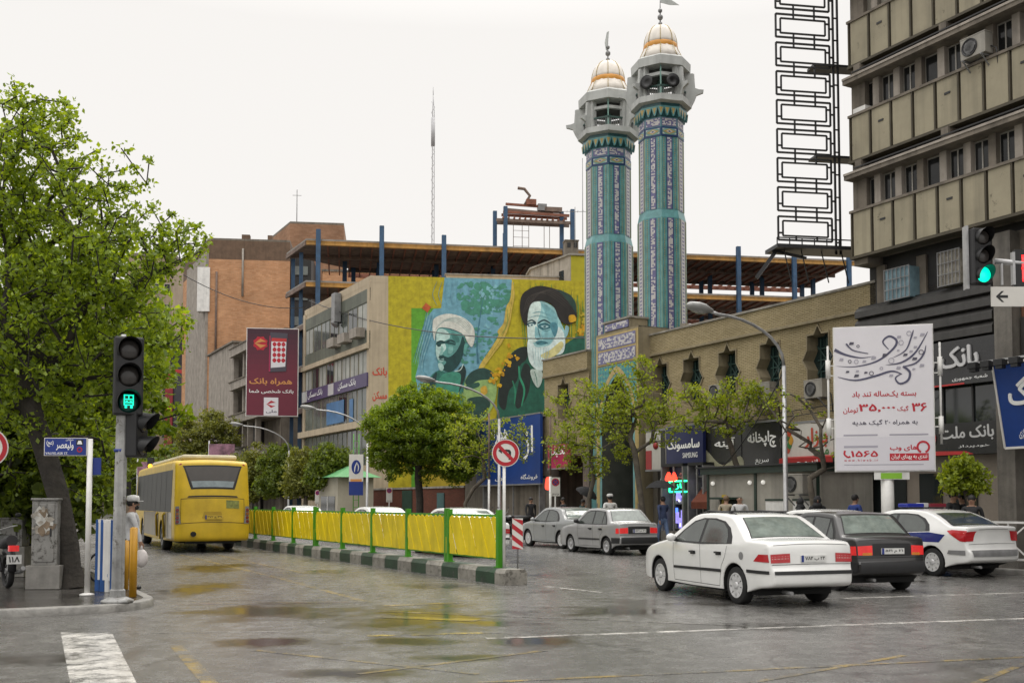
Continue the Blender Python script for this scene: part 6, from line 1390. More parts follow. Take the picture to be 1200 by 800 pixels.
# ------------------------------------------------------------------ street lamps on the right pavement
def lamp(label, s, t, hk, ht, arm, head=1.0):
    o = thing('street_lamp', label, 'street lamp', W(s, t, KZ), ROT, 'street lamps along the right pavement')
    b = MB(); b.path([(0, 0, 0), (0, 0, 1.2), (0, 0, 1.25), (0, 0, hk)], [.1, .1, .075, .06], M_GALV, 12); b.lathe([(.22, 0), (.22, .03), (.12, .06)], M_GALV, 12); b.build('pole', o)
    P = [(0, 0, hk)]; 
    for k in range(1, 9):
        q = k / 8; P.append((0, -arm * (1 - math.cos(q * math.pi / 2)) ** .9 * 1.0, hk + (ht - hk) * math.sin(q * math.pi / 2) ** .85))
    P.append((0, -arm - .3, ht + .06)); b = MB(); b.path(P, .045, M_GALV, 10); b.build('arm', o)
    b = MB(); d = Vector((0, -1, .12)).normalized(); u = Vector((1, 0, 0)); w = d.cross(u); c = Vector((0, -arm - .2, ht + .07)); ax = (u, w, d)
    b.lathe([(.05, 0), (.1, .05), (.2 * head, .35), (.21 * head, .6), (.15 * head, .85), (.02, .95)], mat('lamp_head_grey', '8f8f8d', .4, .1, 2), 12, c=c, ax=(u, w * .62, d)); b.build('lamp_head', o)
    b = MB(); b.lathe([(.0, 0), (.15, .0), (.13, .05), (0, .07)], glass('lamp_lens', (.3, .3, .28, 1), .2), 12, c=c + d * .5 - w * 0.0 + Vector((0, 0, -.1)), ax=(u, d * 1.6, Vector((0, 0, -1)))); b.build('lens', o); return o
sl_, _ = fs(921, 600, 22.0); lamp('curved arm street lamp close in front of the star windows', sl_, 22.0, 5.6, 6.95, 2.5, 1.15)
s2_, _ = fs(585, 600, 22.0); lamp('curved arm street lamp just behind the no left turn sign', s2_, 22.0, 5.3, 6.8, 3.0)
s3_, _ = fs(430, 600, 22.0); lamp('curved arm street lamp over the green roofed kiosk', s3_, 22.0, 5.3, 6.9, 3.0)
s4_, _ = fs(338, 600, 22.0); lamp('distant curved arm street lamp under the maroon billboard', s4_, 22.0, 5.3, 7.0, 3.2)

# ------------------------------------------------------------------ median: painted kerb and barrier
T0, T1, S0, S1 = 9.72, 10.24, 18.3, 62.0; ZC = .31
M_CG = mat('kerb_green_paint', '1f3d26', .5, .3, 3, stain='4a4a44', stain_amt=.25, bump=.2); M_CW = mat('kerb_white_paint', '8f8b82', .5, .3, 3, stain='55524a', stain_amt=.35, bump=.2)
b = MB(); s = S0; k = 0
while s < S1:
    l = .42 if k == 0 else .86; m = M_CG if k % 2 else M_CW
    if k == 0: m = M_CW
    c = [W(s, T0), W(s + l - .006, T0), W(s + l - .006, T1), W(s, T1)]; tt = [W(s + .0, T0 + .05), W(s + l - .006, T0 + .05), W(s + l - .006, T1 - .05), W(s + .0, T1 - .05)]
    e = .08; mid = [Vector((p.x, p.y, ZC - e)) for p in c]; 
    b.add([Vector((p.x, p.y, 0)) for p in c] + mid + [Vector((p.x, p.y, ZC)) for p in tt], [(0, 1, 5, 4), (1, 2, 6, 5), (2, 3, 7, 6), (3, 0, 4, 7), (4, 5, 9, 8), (5, 6, 10, 9), (6, 7, 11, 10), (7, 4, 8, 11), (8, 9, 10, 11)], m); s += l; k += 1
struct(b.build('median_kerb'))
MT = (T0 + T1) / 2
ba = thing('median_barrier', 'long yellow slatted barrier with green posts along the median kerb', 'barrier', W(19.0, MT, ZC), ROT)
M_BG = mat('barrier_green', '439012', .45, .15, 2, streak=.15); M_BY = mat('barrier_yellow', 'e6cd10', .45, .12, 1.5, streak=.2)
px_ = 2.42; n_ = 17
for i in range(n_ + 1):
    b = MB(); x = -i * px_; b.b2((x - .055, -.055, 0), (x + .055, .055, 1.18), M_BG); b.b2((x - .09, -.09, 0), (x + .09, .09, .02), M_BG); b.build('post', ba)
    if i in (1, 5): b = MB(); b.b2((x - .2, -.05, 0), (x - .1, .05, 1.2), M_BG); b.build('post', ba)
rn = random.Random(6)
for i in range(n_):
    x1 = -i * px_ - .07; x0 = -(i + 1) * px_ + .07; b = MB()
    b.b2((x0, -.025, 1.03), (x1, .025, 1.08), M_BG); b.b2((x0, -.025, .16), (x1, .025, .21), M_BG)
    b.build('rail', ba); b = MB(); w = x1 - x0; n = 9; pt = w / n; f = Fr((0, -.03, 0), (1, 0, 0), FZ); cl_ = lambda v: min(x1 - .01, max(x0 + .01, v))
    for j in range(-2, n):
        u0 = x0 + pt * j + rn.uniform(-.012, .012); dx = .42 + rn.uniform(-.02, .02); e = pt * .98; P = []
        for u, v in ((u0 + dx, .19), (u0 + dx + e, .19 + rn.uniform(-.01, .01)), (u0 + e, 1.0), (u0 + e * .5, 1.05), (u0, 1.0)):
            P.append((u, v))
        def cut(P, x, keep):
            o_ = []
            for (a0, b0), (a1, b1) in zip(P, P[1:] + P[:1]):
                i0, i1 = (a0 - x) * keep >= 0, (a1 - x) * keep >= 0
                if i0: o_.append((a0, b0))
                if i0 != i1: q = (x - a0) / (a1 - a0); o_.append((x, b0 + (b1 - b0) * q))
            return o_
        P = cut(P, x0 + .01, 1); P = cut(P, x1 - .01, -1) if P else P
        if len(P) > 2: b.poly(f, P, -.006 + .012 * (j % 2), .006 + .012 * (j % 2), M_BY)
    b.build('panel', ba)
# no left turn sign
def disc(mb, c, r0, r1, fr, n, m, k=32):
    if r0 <= 0: mb.poly(fr, [(c[0] + r1 * math.cos(2 * math.pi * i / k), c[1] + r1 * math.sin(2 * math.pi * i / k)) for i in range(k)], n, n, m)
    else: mb.ring(fr, [(c[0] + r1 * math.cos(2 * math.pi * i / k), c[1] + r1 * math.sin(2 * math.pi * i / k)) for i in range(k)], [(c[0] + r0 * math.cos(2 * math.pi * i / k), c[1] + r0 * math.sin(2 * math.pi * i / k)) for i in range(k)], n - .001, n, m)
M_SR = mat('sign_red', 'a81624', .35, .04); M_SB = mat('sign_blue', '17307a', .35, .06); M_SBK = mat('sign_black', (.012, .012, .012), .4, 0); M_SWH = mat('sign_white', 'd0cdc6', .35, .04)
q = onG(594, 664, ZC); nl_ = thing('no_left_turn_sign', 'round red rimmed no left turn sign on a grey post at the median end', 'road sign', W(18.75, MT - .02, ZC), rad(4))
d_ = nl_.location.y; zc = onY(596, 530.5, d_).z - ZC; r_ = 16.2 * d_ / FPX
b = MB(); b.cyl((0, 0.05, 0), (0, .05, zc + r_ * .6), .032, M_WHP, n=12); b.build('post', nl_)
f = Fr((.03, 0, zc), (1, 0, 0), FZ); b = MB(); k = 40; b.poly(f, [(r_ * math.cos(2 * math.pi * i / k), r_ * math.sin(2 * math.pi * i / k)) for i in range(k)], -.012, .0, M_SWH); disc(b, (0, 0), r_ * .68, r_ * .94, f, .004, M_SR, 40); b.build('disc', nl_)
b = MB(); e = r_
b.poly(f, [(.2 * e, -.5 * e), (.38 * e, -.5 * e), (.38 * e, .1 * e), (.3 * e, .22 * e), (.12 * e, .26 * e), (-.28 * e, .26 * e), (-.28 * e, .42 * e), (-.55 * e, .17 * e), (-.28 * e, -.05 * e), (-.28 * e, .1 * e), (.1 * e, .1 * e), (.2 * e, .04 * e)], .003, .003, M_SBK); b.build('arrow', nl_)
b = MB(); a = .72 * e; w = .085 * e; b.poly(f, [(-a * .72 - w, a * .72 - w), (a * .72 - w, -a * .72 - w), (a * .72 + w, -a * .72 + w), (-a * .72 + w, a * .72 + w)], .005, .006, M_SR); b.build('slash', nl_)
# delineator
q = W(18.52, MT + .16, ZC); dl = thing('delineator', 'red and white striped marker board on a thin stick at the median end', 'road sign', q, rad(-6))
zl = onY(622, 643, q.y).z - ZC; zh = onY(622, 607, q.y).z - ZC; wd = 12.5 * q.y / FPX
b = MB(); b.cyl((0, .02, 0), (0, .02, zh), .016, M_GRAYM, n=8); b.build('stick', dl)
f = Fr((-wd / 2, 0, zl), (1, 0, 0), FZ); hh = zh - zl; b = MB(); b.poly(f, [(0, 0), (wd, 0), (wd, hh), (0, hh)], -.01, 0, M_SWH)
for q_ in range(-1, 3):
    v = hh * (q_ * .36 + .05); P = [(0, v + .26 * hh), (wd, v), (wd, v + .17 * hh), (0, v + .43 * hh)]; P = [(x, min(hh, max(0, y))) for x, y in P]; b.poly(f, P, .003, .003, M_SR)
b.build('board', dl)
# parking restriction signs
def nopark(label, px, T, ytop, ybot, wpx_, ring=True):
    p = onT(px, 600, T); o = thing('no_parking_sign', label, 'road sign', (p.x, p.y, KZ), rad(8)); m = p.y / FPX; z1 = onY(px, ytop, p.y).z - KZ; z0 = onY(px, ybot, p.y).z - KZ; w = wpx_ * m
    b = MB(); b.cyl((0, .04, 0), (0, .04, z1), .03, M_WHP, n=8); b.build('post', o)
    b = MB(); b.b2((-w / 2, -.01, z0), (w / 2, .02, z1), M_SWH); b.build('board', o)
    f = Fr((0, -.01, z1 - w * .52), (1, 0, 0), FZ); b = MB(); disc(b, (0, 0), 0, w * .36, f, .004, M_SB); disc(b, (0, 0), w * .3, w * .42, f, .007, M_SR); b.poly(f, [(-w * .25, w * .2), (w * .2, -w * .25), (w * .25, -w * .2), (-w * .2, w * .25)], .008, .008, M_SR); b.poly(f, [(-w * .25, -w * .2), (w * .2, w * .25), (w * .25, w * .2), (-w * .2, -w * .25)], .009, .009, M_SR); b.build('symbol', o)
    b = MB(); f = Fr((0, -.01, z0), (1, 0, 0), FZ); add_text(b, f, 'حمل با جرثقیل', (-w * .4, w * .1, w * .4, w * .35), .004, M_SBK, bold=.02); b.build('lettering', o)
nopark('white no parking sign beside the front parked silver car', 651, 22.0, 559, 581, 11)
nopark('white no parking sign to the right of the green roofed kiosk', 456, 22.2, 571, 588, 7)
nopark('distant no parking sign on the pavement left of the green roofed kiosk', 372, 22.3, 574, 590, 6)
# bare poles in front of the blue banner and by the parked car
for px, T, yt, lab in ((573, 22.6, 487, 'slim white and brown pole in front of the blue banner'), (645, 22.4, 480, 'slim pole with brown top beside the no parking sign')):
    p = onT(px, 600, T); z = onY(px, yt, p.y).z; o = thing('pole', lab, 'pole', (p.x, p.y, KZ)); b = MB(); b.cyl((0, 0, 0), (0, 0, 2.6), .055, M_WHP, n=10); b.build('lower_pole', o); b = MB(); b.cyl((0, 0, 2.6), (0, 0, z), .04, M_RUST, n=10); b.build('upper_pole', o)
# banner pole
p = onT(417, 600, 21.9); o = thing('banner_pole', 'green lattice pole carrying a white and blue emblem banner', 'banner', (p.x, p.y, KZ), rad(10)); m = p.y / FPX; zz = lambda y: onY(417, y, p.y).z - KZ
b = MB()
for q in (-.16, .16): b.cyl((q * 1.0, .05, 0), (q * 1.0, .05, zz(508)), .03, M_BG, n=6)
zq = .3
while zq < zz(508): b.bar((-.16, .05, zq), (.16, .05, zq), .03, .03, M_BG); zq += .45
b.build('pole', o); w = 16.5 * m; b = MB(); b.b2((-w / 2, -.03, zz(580)), (w / 2, .02, zz(532)), M_SWH); b.build('board', o)
b = MB(); b.b2((-w / 2, -.04, zz(580)), (w / 2, -.031, zz(564)), M_SB); b.b2((-w * .4, -.04, zz(564)), (w * .4, -.031, zz(561)), M_GOLD)
f = Fr((0, -.035, zz(547)), (1, 0, 0), FZ); r_ = w * .4; b.poly(f, [(r_ * .82 * math.cos(2 * math.pi * i / 24), r_ * 1.25 * math.sin(2 * math.pi * i / 24)) for i in range(24)], 0, .006, M_SB); add_stroke(b, f, [(-.1, -r_ * .9), (-.2 * r_, 0), (.15 * r_, r_ * .9)], (.02, .12, .02), .012, M_SWH); add_stroke(b, f, [(.1, -r_ * .8), (.4 * r_, 0), (.2 * r_, r_ * .7)], (.02, .1, .02), .013, M_SWH); b.build('emblem', o)
# distant hanging banners
for px, y0, y1, lab in ((258, 520, 540, 'pink and white street banner beyond the bus roof'), (174, 541, 556, 'pale pink street banner left of the bus')):
    p = onY(px, y0, 95); o = thing('street_banner', lab, 'banner', (p.x, p.y, 0), rad(5)); b = MB(); b.cyl((-1.0, .1, 0), (-1.0, .1, p.z + .3), .07, M_GALV, n=8); b.build('pole', o); z0 = onY(px, y1, 95).z; b = MB(); b.b2((-1.0, 0, z0), (1.3, .06, p.z), mat('pink_print', '9a7080', .5, .5, 1.2)); b.build('cloth', o)
# ------------------------------------------------------------------ vehicles
M_TYRE = mat('tyre_rubber', (.012, .012, .012), .75, .2, 8); M_RIM = mat('wheel_silver', (.6, .6, .6), .35, .1, 6, metal=.25); M_HUB = mat('hubcap_silver', (.5, .5, .51), .35, .1, 6, metal=.4)
M_BTRIM = mat('black_plastic', (.016, .016, .017), .55, .1, 6); M_GAP = mat('panel_gap', (.01, .01, .01), .8, 0)
M_CGL = mat('car_glass', (.045, .054, .048), .1, .2, 3, spec=.9); M_CGL2 = mat('rear_car_glass', (.17, .2, .18), .07, .3, 3, spec=.9)
M_TL = mat('tail_lamp_red', (.42, .015, .02), .15, .1, 9, spec=.7); M_TLW = mat('tail_lamp_clear', (.55, .35, .33), .15, .1, 9); M_TLO = mat('tail_lamp_orange', (.6, .2, .02), .2, .1, 9); M_TLON = mat('lit_tail_lamp', (.75, .03, .03), .2, .1, 9, emit=.12)
M_PLATE = mat('number_plate_white', (.62, .62, .6), .4, .1, 9); M_PLY = mat('number_plate_yellow', (.55, .38, .04), .4, .1, 9)
def carpaint(name, col, rough=.22, dirt=.12): return mat(name, col, rough, dirt, 1.2, coat=.6, bump=0)
class Car:
    def __init__(s, top, L, Wm, axr, axf, Rw, zsill, belt, roofz, tum, paint, crown=.035, bul=.07, r=.045, taper=.05, archR=None, mis=.0):
        s.L = L; s.Wm = Wm; s.belt = belt; s.roofz = roofz; s.tum = tum; s.paint = paint; s.crown = crown; s.bul = bul; s.r = r; s.taper = taper; s.axr = axr; s.axf = axf; s.Rw = Rw
        A = archR or Rw + .055
        tp = [(p.x, p.y) for p in spline(top, False, 5)]
        def arch(xc, d):
            a0 = math.asin(max(-.9, (zsill - Rw) / A)); n = 14; out = []
            for i in range(n + 1):
                a = a0 + (math.pi - 2 * a0) * i / n; out.append((xc + A * math.cos(a) , Rw + A * math.sin(a)))
            return out
        bot = arch(axf, 1) + [(axf - A - .5, zsill - .01), ((axf + axr) / 2, zsill - .015), (axr + A + .5, zsill - .01)] + arch(axr, 1)
        bot[0] = (bot[0][0], bot[0][1])
        s.loop = tp + bot; s.ntop = len(tp)
        P = s.loop; k = len(P); ar = sum(P[i][0] * P[(i + 1) % k][1] - P[(i + 1) % k][0] * P[i][1] for i in range(k))
        sg = 1 if ar > 0 else -1; s.nrm = []; s.inn = []
        for i in range(k):
            a, b, c = P[i - 1], P[i], P[(i + 1) % k]
            d1 = Vector((b[0] - a[0], b[1] - a[1])); d2 = Vector((c[0] - b[0], c[1] - b[1]))
            d1 = d1.normalized() if d1.length > 1e-7 else d2.normalized(); d2 = d2.normalized() if d2.length > 1e-7 else d1
            n = Vector((d1.y + d2.y, -d1.x - d2.x)) * sg; n = n.normalized() if n.length > 1e-6 else Vector((d1.y, -d1.x)) * sg
            rr_ = s.r if i < s.ntop else .018
            s.nrm.append(n); s.inn.append((b[0] - n.x * rr_, b[1] - n.y * rr_))
    def Wd(s, x, z):
        q = abs(2 * x / s.L - 1); w = s.Wm * (1 - s.taper * q ** 3 - s.taper * 2.6 * q ** 11)
        if z > s.belt: w -= s.tum * (z - s.belt) / (s.roofz - s.belt)
        else: w -= .035 * ((s.belt - z) / s.belt) ** 2.2; 
        return w
    def fin(s, x, y, z):
        t = max(0., 1 - (y / s.Wm) ** 2); e = .9
        wr = max(0, 1 - x / e); wf = max(0, 1 - (s.L - x) / (e * 1.2)); wr = wr * wr * (3 - 2 * wr); wf = wf * wf * (3 - 2 * wf)
        zz = min(1, max(0, (z - .5) / .4))
        return Vector((x - s.axr - s.bul * t * wr + s.bul * 1.6 * t * wf, y, z + s.crown * t * zz))
    def body(s, name, parent):
        P = s.loop; k = len(P); K = 8; mb = MB(); vs = []; rows = []
        etas = [-1 + 2 * j / K for j in range(K + 1)]
        for i, p in enumerate(P):
            n = s.nrm[i]; pi_ = s.inn[i]; rr_ = s.r if i < s.ntop else .018; W_ = s.Wd(*pi_); row = []
            arcs = [rad(90), rad(60), rad(30)]
            for a in arcs: row.append(s.fin(pi_[0] + n.x * rr_ * math.cos(a), -(W_ - rr_ + rr_ * math.sin(a)), pi_[1] + n.y * rr_ * math.cos(a)))
            for e in etas: row.append(s.fin(p[0], e * (W_ - rr_), p[1]))
            for a in arcs[::-1]: row.append(s.fin(pi_[0] + n.x * rr_ * math.cos(a), (W_ - rr_ + rr_ * math.sin(a)), pi_[1] + n.y * rr_ * math.cos(a)))
            rows.append(row)
        m = len(rows[0]); vs = [v for r_ in rows for v in r_]
        F1 = [(i * m + j, i * m + j + 1, ((i + 1) % k) * m + j + 1, ((i + 1) % k) * m + j) for i in range(k) for j in range(m - 1) if i < s.ntop - 1]
        F2 = [(i * m + j, i * m + j + 1, ((i + 1) % k) * m + j + 1, ((i + 1) % k) * m + j) for i in range(k) for j in range(m - 1) if i >= s.ntop - 1 and 3 <= j < m - 4]
        F3 = [(i * m + j, i * m + j + 1, ((i + 1) % k) * m + j + 1, ((i + 1) % k) * m + j) for i in range(k) for j in range(m - 1) if i >= s.ntop - 1 and not (3 <= j < m - 4)]
        mb.add(vs, F1, s.paint, True); mb.add(vs, F2, M_GAP, True); mb.add(vs, F3, s.paint, True)
        for sd in (-1, 1): s.side(mb, s.inn, sd, 0, s.paint)
        return mb.build(name, parent)
    def side(s, mb, poly, sd, off, m, step=.12):
        if len(poly) < 40:
            poly = [(a[0] + (b[0] - a[0]) * i / n, a[1] + (b[1] - a[1]) * i / n) for a, b in zip(poly, list(poly[1:]) + [poly[0]]) for n in [max(1, int(math.hypot(b[0] - a[0], b[1] - a[1]) / (.05 if step < .3 else .4)))] for i in range(n)]
        k = len(poly); P = [Vector((x, z)) for x, z in poly]; xs = [p.x for p in P]; zs = [p.y for p in P]
        def inside(x, z):
            c = False
            for i in range(k):
                a, b = P[i], P[i - 1]
                if (a.y > z) != (b.y > z) and x < (b.x - a.x) * (z - a.y) / (b.y - a.y) + a.x: c = not c
            return c
        G = [Vector((x, z)) for x in np.arange(math.ceil(min(xs) / step) * step, max(xs), step) for z in np.arange(math.ceil(min(zs) / step) * step, max(zs), step * .8)]
        G = [g for g in G if inside(g.x, g.y) and min((g - p).length for p in P) > .02]
        ov, oe, of, *_ = delaunay_2d_cdt(P + G, [(i, (i + 1) % k) for i in range(k)], [], 0, 1e-6)
        vs = [s.fin(v.x, sd * (s.Wd(v.x, v.y) + off), v.y) for v in ov]
        fc = [tuple(f) for f in of if inside(sum(ov[i].x for i in f) / 3, sum(ov[i].y for i in f) / 3)]
        mb.add(vs, fc, m, True)
    def at(s, t):
        i = int(t); f = t - i; a = s.loop[i]; b = s.loop[min(i + 1, s.ntop - 1)]; n = s.nrm[i].lerp(s.nrm[min(i + 1, s.ntop - 1)], f); return (a[0] + (b[0] - a[0]) * f, a[1] + (b[1] - a[1]) * f), n
    def tof(s, x, z):
        best = (9e9, 0)
        for i in range(s.ntop - 1):
            a, b = s.loop[i], s.loop[i + 1]; d = (b[0] - a[0], b[1] - a[1]); l = d[0] ** 2 + d[1] ** 2 or 1e-9
            f = min(1, max(0, ((x - a[0]) * d[0] + (z - a[1]) * d[1]) / l)); e = (a[0] + d[0] * f - x) ** 2 + (a[1] + d[1] * f - z) ** 2
            if e < best[0]: best = (e, i + f)
        return best[1]
    def over(s, mb, pa, pb, ea, eb, off, m, n=8, k=10):
        """patch on the rear, roof or bonnet between loop points pa, pb; ea, eb = (eta0, eta1) at each end"""
        ta, tb = s.tof(*pa), s.tof(*pb); vs = []
        for i in range(n + 1):
            q = i / n; p, nr = s.at(ta + (tb - ta) * q); W_ = s.Wd(p[0] - nr.x * s.r, p[1] - nr.y * s.r) - s.r * .3
            e0 = ea[0] + (eb[0] - ea[0]) * q; e1 = ea[1] + (eb[1] - ea[1]) * q
            for j in range(k + 1): e = e0 + (e1 - e0) * j / k; vs.append(s.fin(p[0] + nr.x * off, e * W_, p[1] + nr.y * off))
        mb.add(vs, [(i * (k + 1) + j, i * (k + 1) + j + 1, (i + 1) * (k + 1) + j + 1, (i + 1) * (k + 1) + j) for i in range(n) for j in range(k)], m, True)
def wheel(parent, x, y, R, w, rim_m, kind='alloy'):
    sd = 1 if y > 0 else -1; o = bpy.data.objects.new('wheel', None); COL.objects.link(o); o.parent = parent; o.location = (x, y, R)
    ax = (Vector((1, 0, 0)), Vector((0, 0, 1)), Vector((0, sd, 0))); b = MB()
    b.lathe([(R * .62, -w), (R * .9, -w), (R * .985, -w * .86), (R, -w * .6), (R, -w * .3), (R * .985, -.06 * w), (R * .93, .0), (R * .66, .006)], M_TYRE, 32, ax=ax, caps=False); b.build('tyre', o)
    b = MB(); b.lathe([(R * .66, .002), (R * .63, -.012), (R * .58, -.03), (0, -.03)], M_BTRIM if kind == 'alloy' else rim_m, 28, ax=ax, caps=False)
    f = Fr((0, 0, 0), (1, 0, 0), FZ, (0, sd, 0)); n = 9 if kind == 'alloy' else 7
    b.ring(f, [(R * .67 * math.cos(t), R * .67 * math.sin(t)) for t in np.linspace(0, 6.283, 29)[:-1]], [(R * .59 * math.cos(t), R * .59 * math.sin(t)) for t in np.linspace(0, 6.283, 29)[:-1]], -.02, .006, rim_m)
    for q in range(n):
        a = 2 * math.pi * q / n + .2; c, s_ = math.cos(a), math.sin(a); h = .045 * R / .3 if kind == 'alloy' else .03
        b.poly(f, [(c * .04 - s_ * h * .7, s_ * .04 + c * h * .7), (c * .04 + s_ * h * .7, s_ * .04 - c * h * .7), (c * R * .62 + s_ * h, s_ * R * .62 - c * h), (c * R * .62 - s_ * h, s_ * R * .62 + c * h)], -.03, .0 if kind == 'alloy' else -.02, rim_m)
    b.lathe([(R * .2, -.02), (R * .2, .004), (R * .12, .014), (0, .014)], rim_m, 16, ax=ax); b.build('rim', o)
def plate(o, x, y, z, txt, m=M_PLATE, w=.46, h=.105, tilt=0.):
    b = MB(); f = Fr((x, y, z), (0, -1, 0), (-math.sin(tilt), 0, math.cos(tilt)), (-math.cos(tilt), 0, -math.sin(tilt))); b.poly(f, [(-w / 2, -h / 2), (w / 2, -h / 2), (w / 2, h / 2), (-w / 2, h / 2)], -.02, .012, m)
    b.poly(f, [(-w / 2, -h / 2), (-w / 2 + .045, -h / 2), (-w / 2 + .045, h / 2), (-w / 2, h / 2)], .013, .014, M_SB); add_text(b, f, txt, (-w / 2 + .07, -h * .32, w / 2 - .03, h * .32), .015, M_SBK, bold=.02); b.build('number_plate', o)
def car(name, label, loc, head, spec, group=None):
    o = thing('car', label, 'car', loc, rad(90 + head), group)
    c = Car(spec['top'], spec['L'], spec['W'], spec['axr'], spec['axf'], spec['R'], spec['sill'], spec['belt'], spec['roof'], spec['tum'], spec['paint'], **spec.get('kw', {}))
    c.body('body', o); P = spec['paint']
    for x in (0, spec['axf'] - spec['axr']):
        for sd in (1, -1): wheel(o, x, sd * (c.Wd(spec['axr'] + x, .4) - .035), spec['R'], .19, spec.get('rim', M_RIM), spec.get('wk', 'alloy'))
    for sd in (1, -1):
        b = MB(); c.side(b, spec['dlo'], sd, .002, M_BTRIM); b.build('window_frame', o)
        for w in spec['win']: b = MB(); c.side(b, w, sd, .005, M_CGL); b.build('window', o)
        b = MB()
        for ln in spec['gaps']:
            for p, q in zip(ln, ln[1:]):
                d = Vector((q[0] - p[0], q[1] - p[1])).normalized() * .0045; c.side(b, [(p[0] - d.y, p[1] + d.x), (q[0] - d.y, q[1] + d.x), (q[0] + d.y, q[1] - d.x), (p[0] + d.y, p[1] - d.x)], sd, .0018, M_GAP)
        b.build('door_gap', o)
        for h in spec['handles']: b = MB(); c.side(b, [(h[0] - .09, h[1] - .03), (h[0] + .09, h[1] - .03), (h[0] + .09, h[1] + .03), (h[0] - .09, h[1] + .03)], sd, .003, M_BTRIM); y = sd * (c.Wd(*h) + .03); b.b2((h[0] - .07 - c.axr, y - .012, h[1] + .0), (h[0] + .08 - c.axr, y + .012, h[1] + .028), spec.get('hm', M_BTRIM)); b.build('handle', o)
        for pts, m, off in spec.get('side', []): b = MB(); c.side(b, pts, sd, off, m); b.build('side_trim', o)
        # mirror
        x, z = spec['mirror']; y = sd * (c.Wd(x, z)); b = MB(); b.ball((x - c.axr, y + sd * .11, z + .06), .1, spec.get('mm', P), 12, (.6, 1.0, .72)); b.bar((x - c.axr, y - sd * .05, z), (x - c.axr, y + sd * .08, z + .03), .06, .05, M_BTRIM); b.build('mirror', o)
        for (pa, pb, ea, eb, m) in spec['lamps']: b = MB(); c.over(b, pa, pb, (sd * ea[0], sd * ea[1]), (sd * eb[0], sd * eb[1]), .008, m, 4, 6); 
        b = MB()
        for (pa, pb, ea, eb, m) in spec['lamps']: c.over(b, pa, pb, (sd * ea[0], sd * ea[1]), (sd * eb[0], sd * eb[1]), .008, m, 4, 6)
        for pts, m in spec.get('slamp', []): c.side(b, pts, sd, .006, m)
        b.build('tail_lamp', o)
        if spec.get('hl'): b = MB(); pa, pb, ea, eb = spec['hl']; c.over(b, pa, pb, (sd * ea[0], sd * ea[1]), (sd * eb[0], sd * eb[1]), .006, mat('headlamp_glass', (.4, .42, .43), .08, .1, 9), 4, 6); b.build('headlight', o)
    pa, pb, ea, eb = spec['rw']; b = MB(); c.over(b, pa, pb, (-ea - .03, ea + .03), (-eb - .03, eb + .03), .003, M_BTRIM); c.over(b, c.at(c.tof(*pa) + .25)[0], c.at(c.tof(*pb) - .25)[0], (-ea, ea), (-eb, eb), .007, spec.get('rg', M_CGL2)); b.build('rear_window', o)
    pa, pb, ea, eb = spec['ws']; b = MB(); c.over(b, pa, pb, (-ea, ea), (-eb, eb), .004, M_CGL); b.build('windscreen', o)
    b = MB()
    for (pa, pb, ea, eb, m, off) in spec['rear']: c.over(b, pa, pb, (-ea, ea), (-eb, eb), off, m, 4, 14)
    b.build('rear_trim', o)
    if spec.get('pl'): plate(o, *spec['pl'])
    b = MB(); b.b2((-.45, -c.Wm * .8, .17), (spec['L'] - c.axr - .75, c.Wm * .8, .3), M_GAP); b.cyl((-c.axr + .25, c.Wm * .45, .24), (-c.axr + .0, c.Wm * .45, .235), .03, M_GRAYM, n=10); b.build('underbody', o)
    return o, c
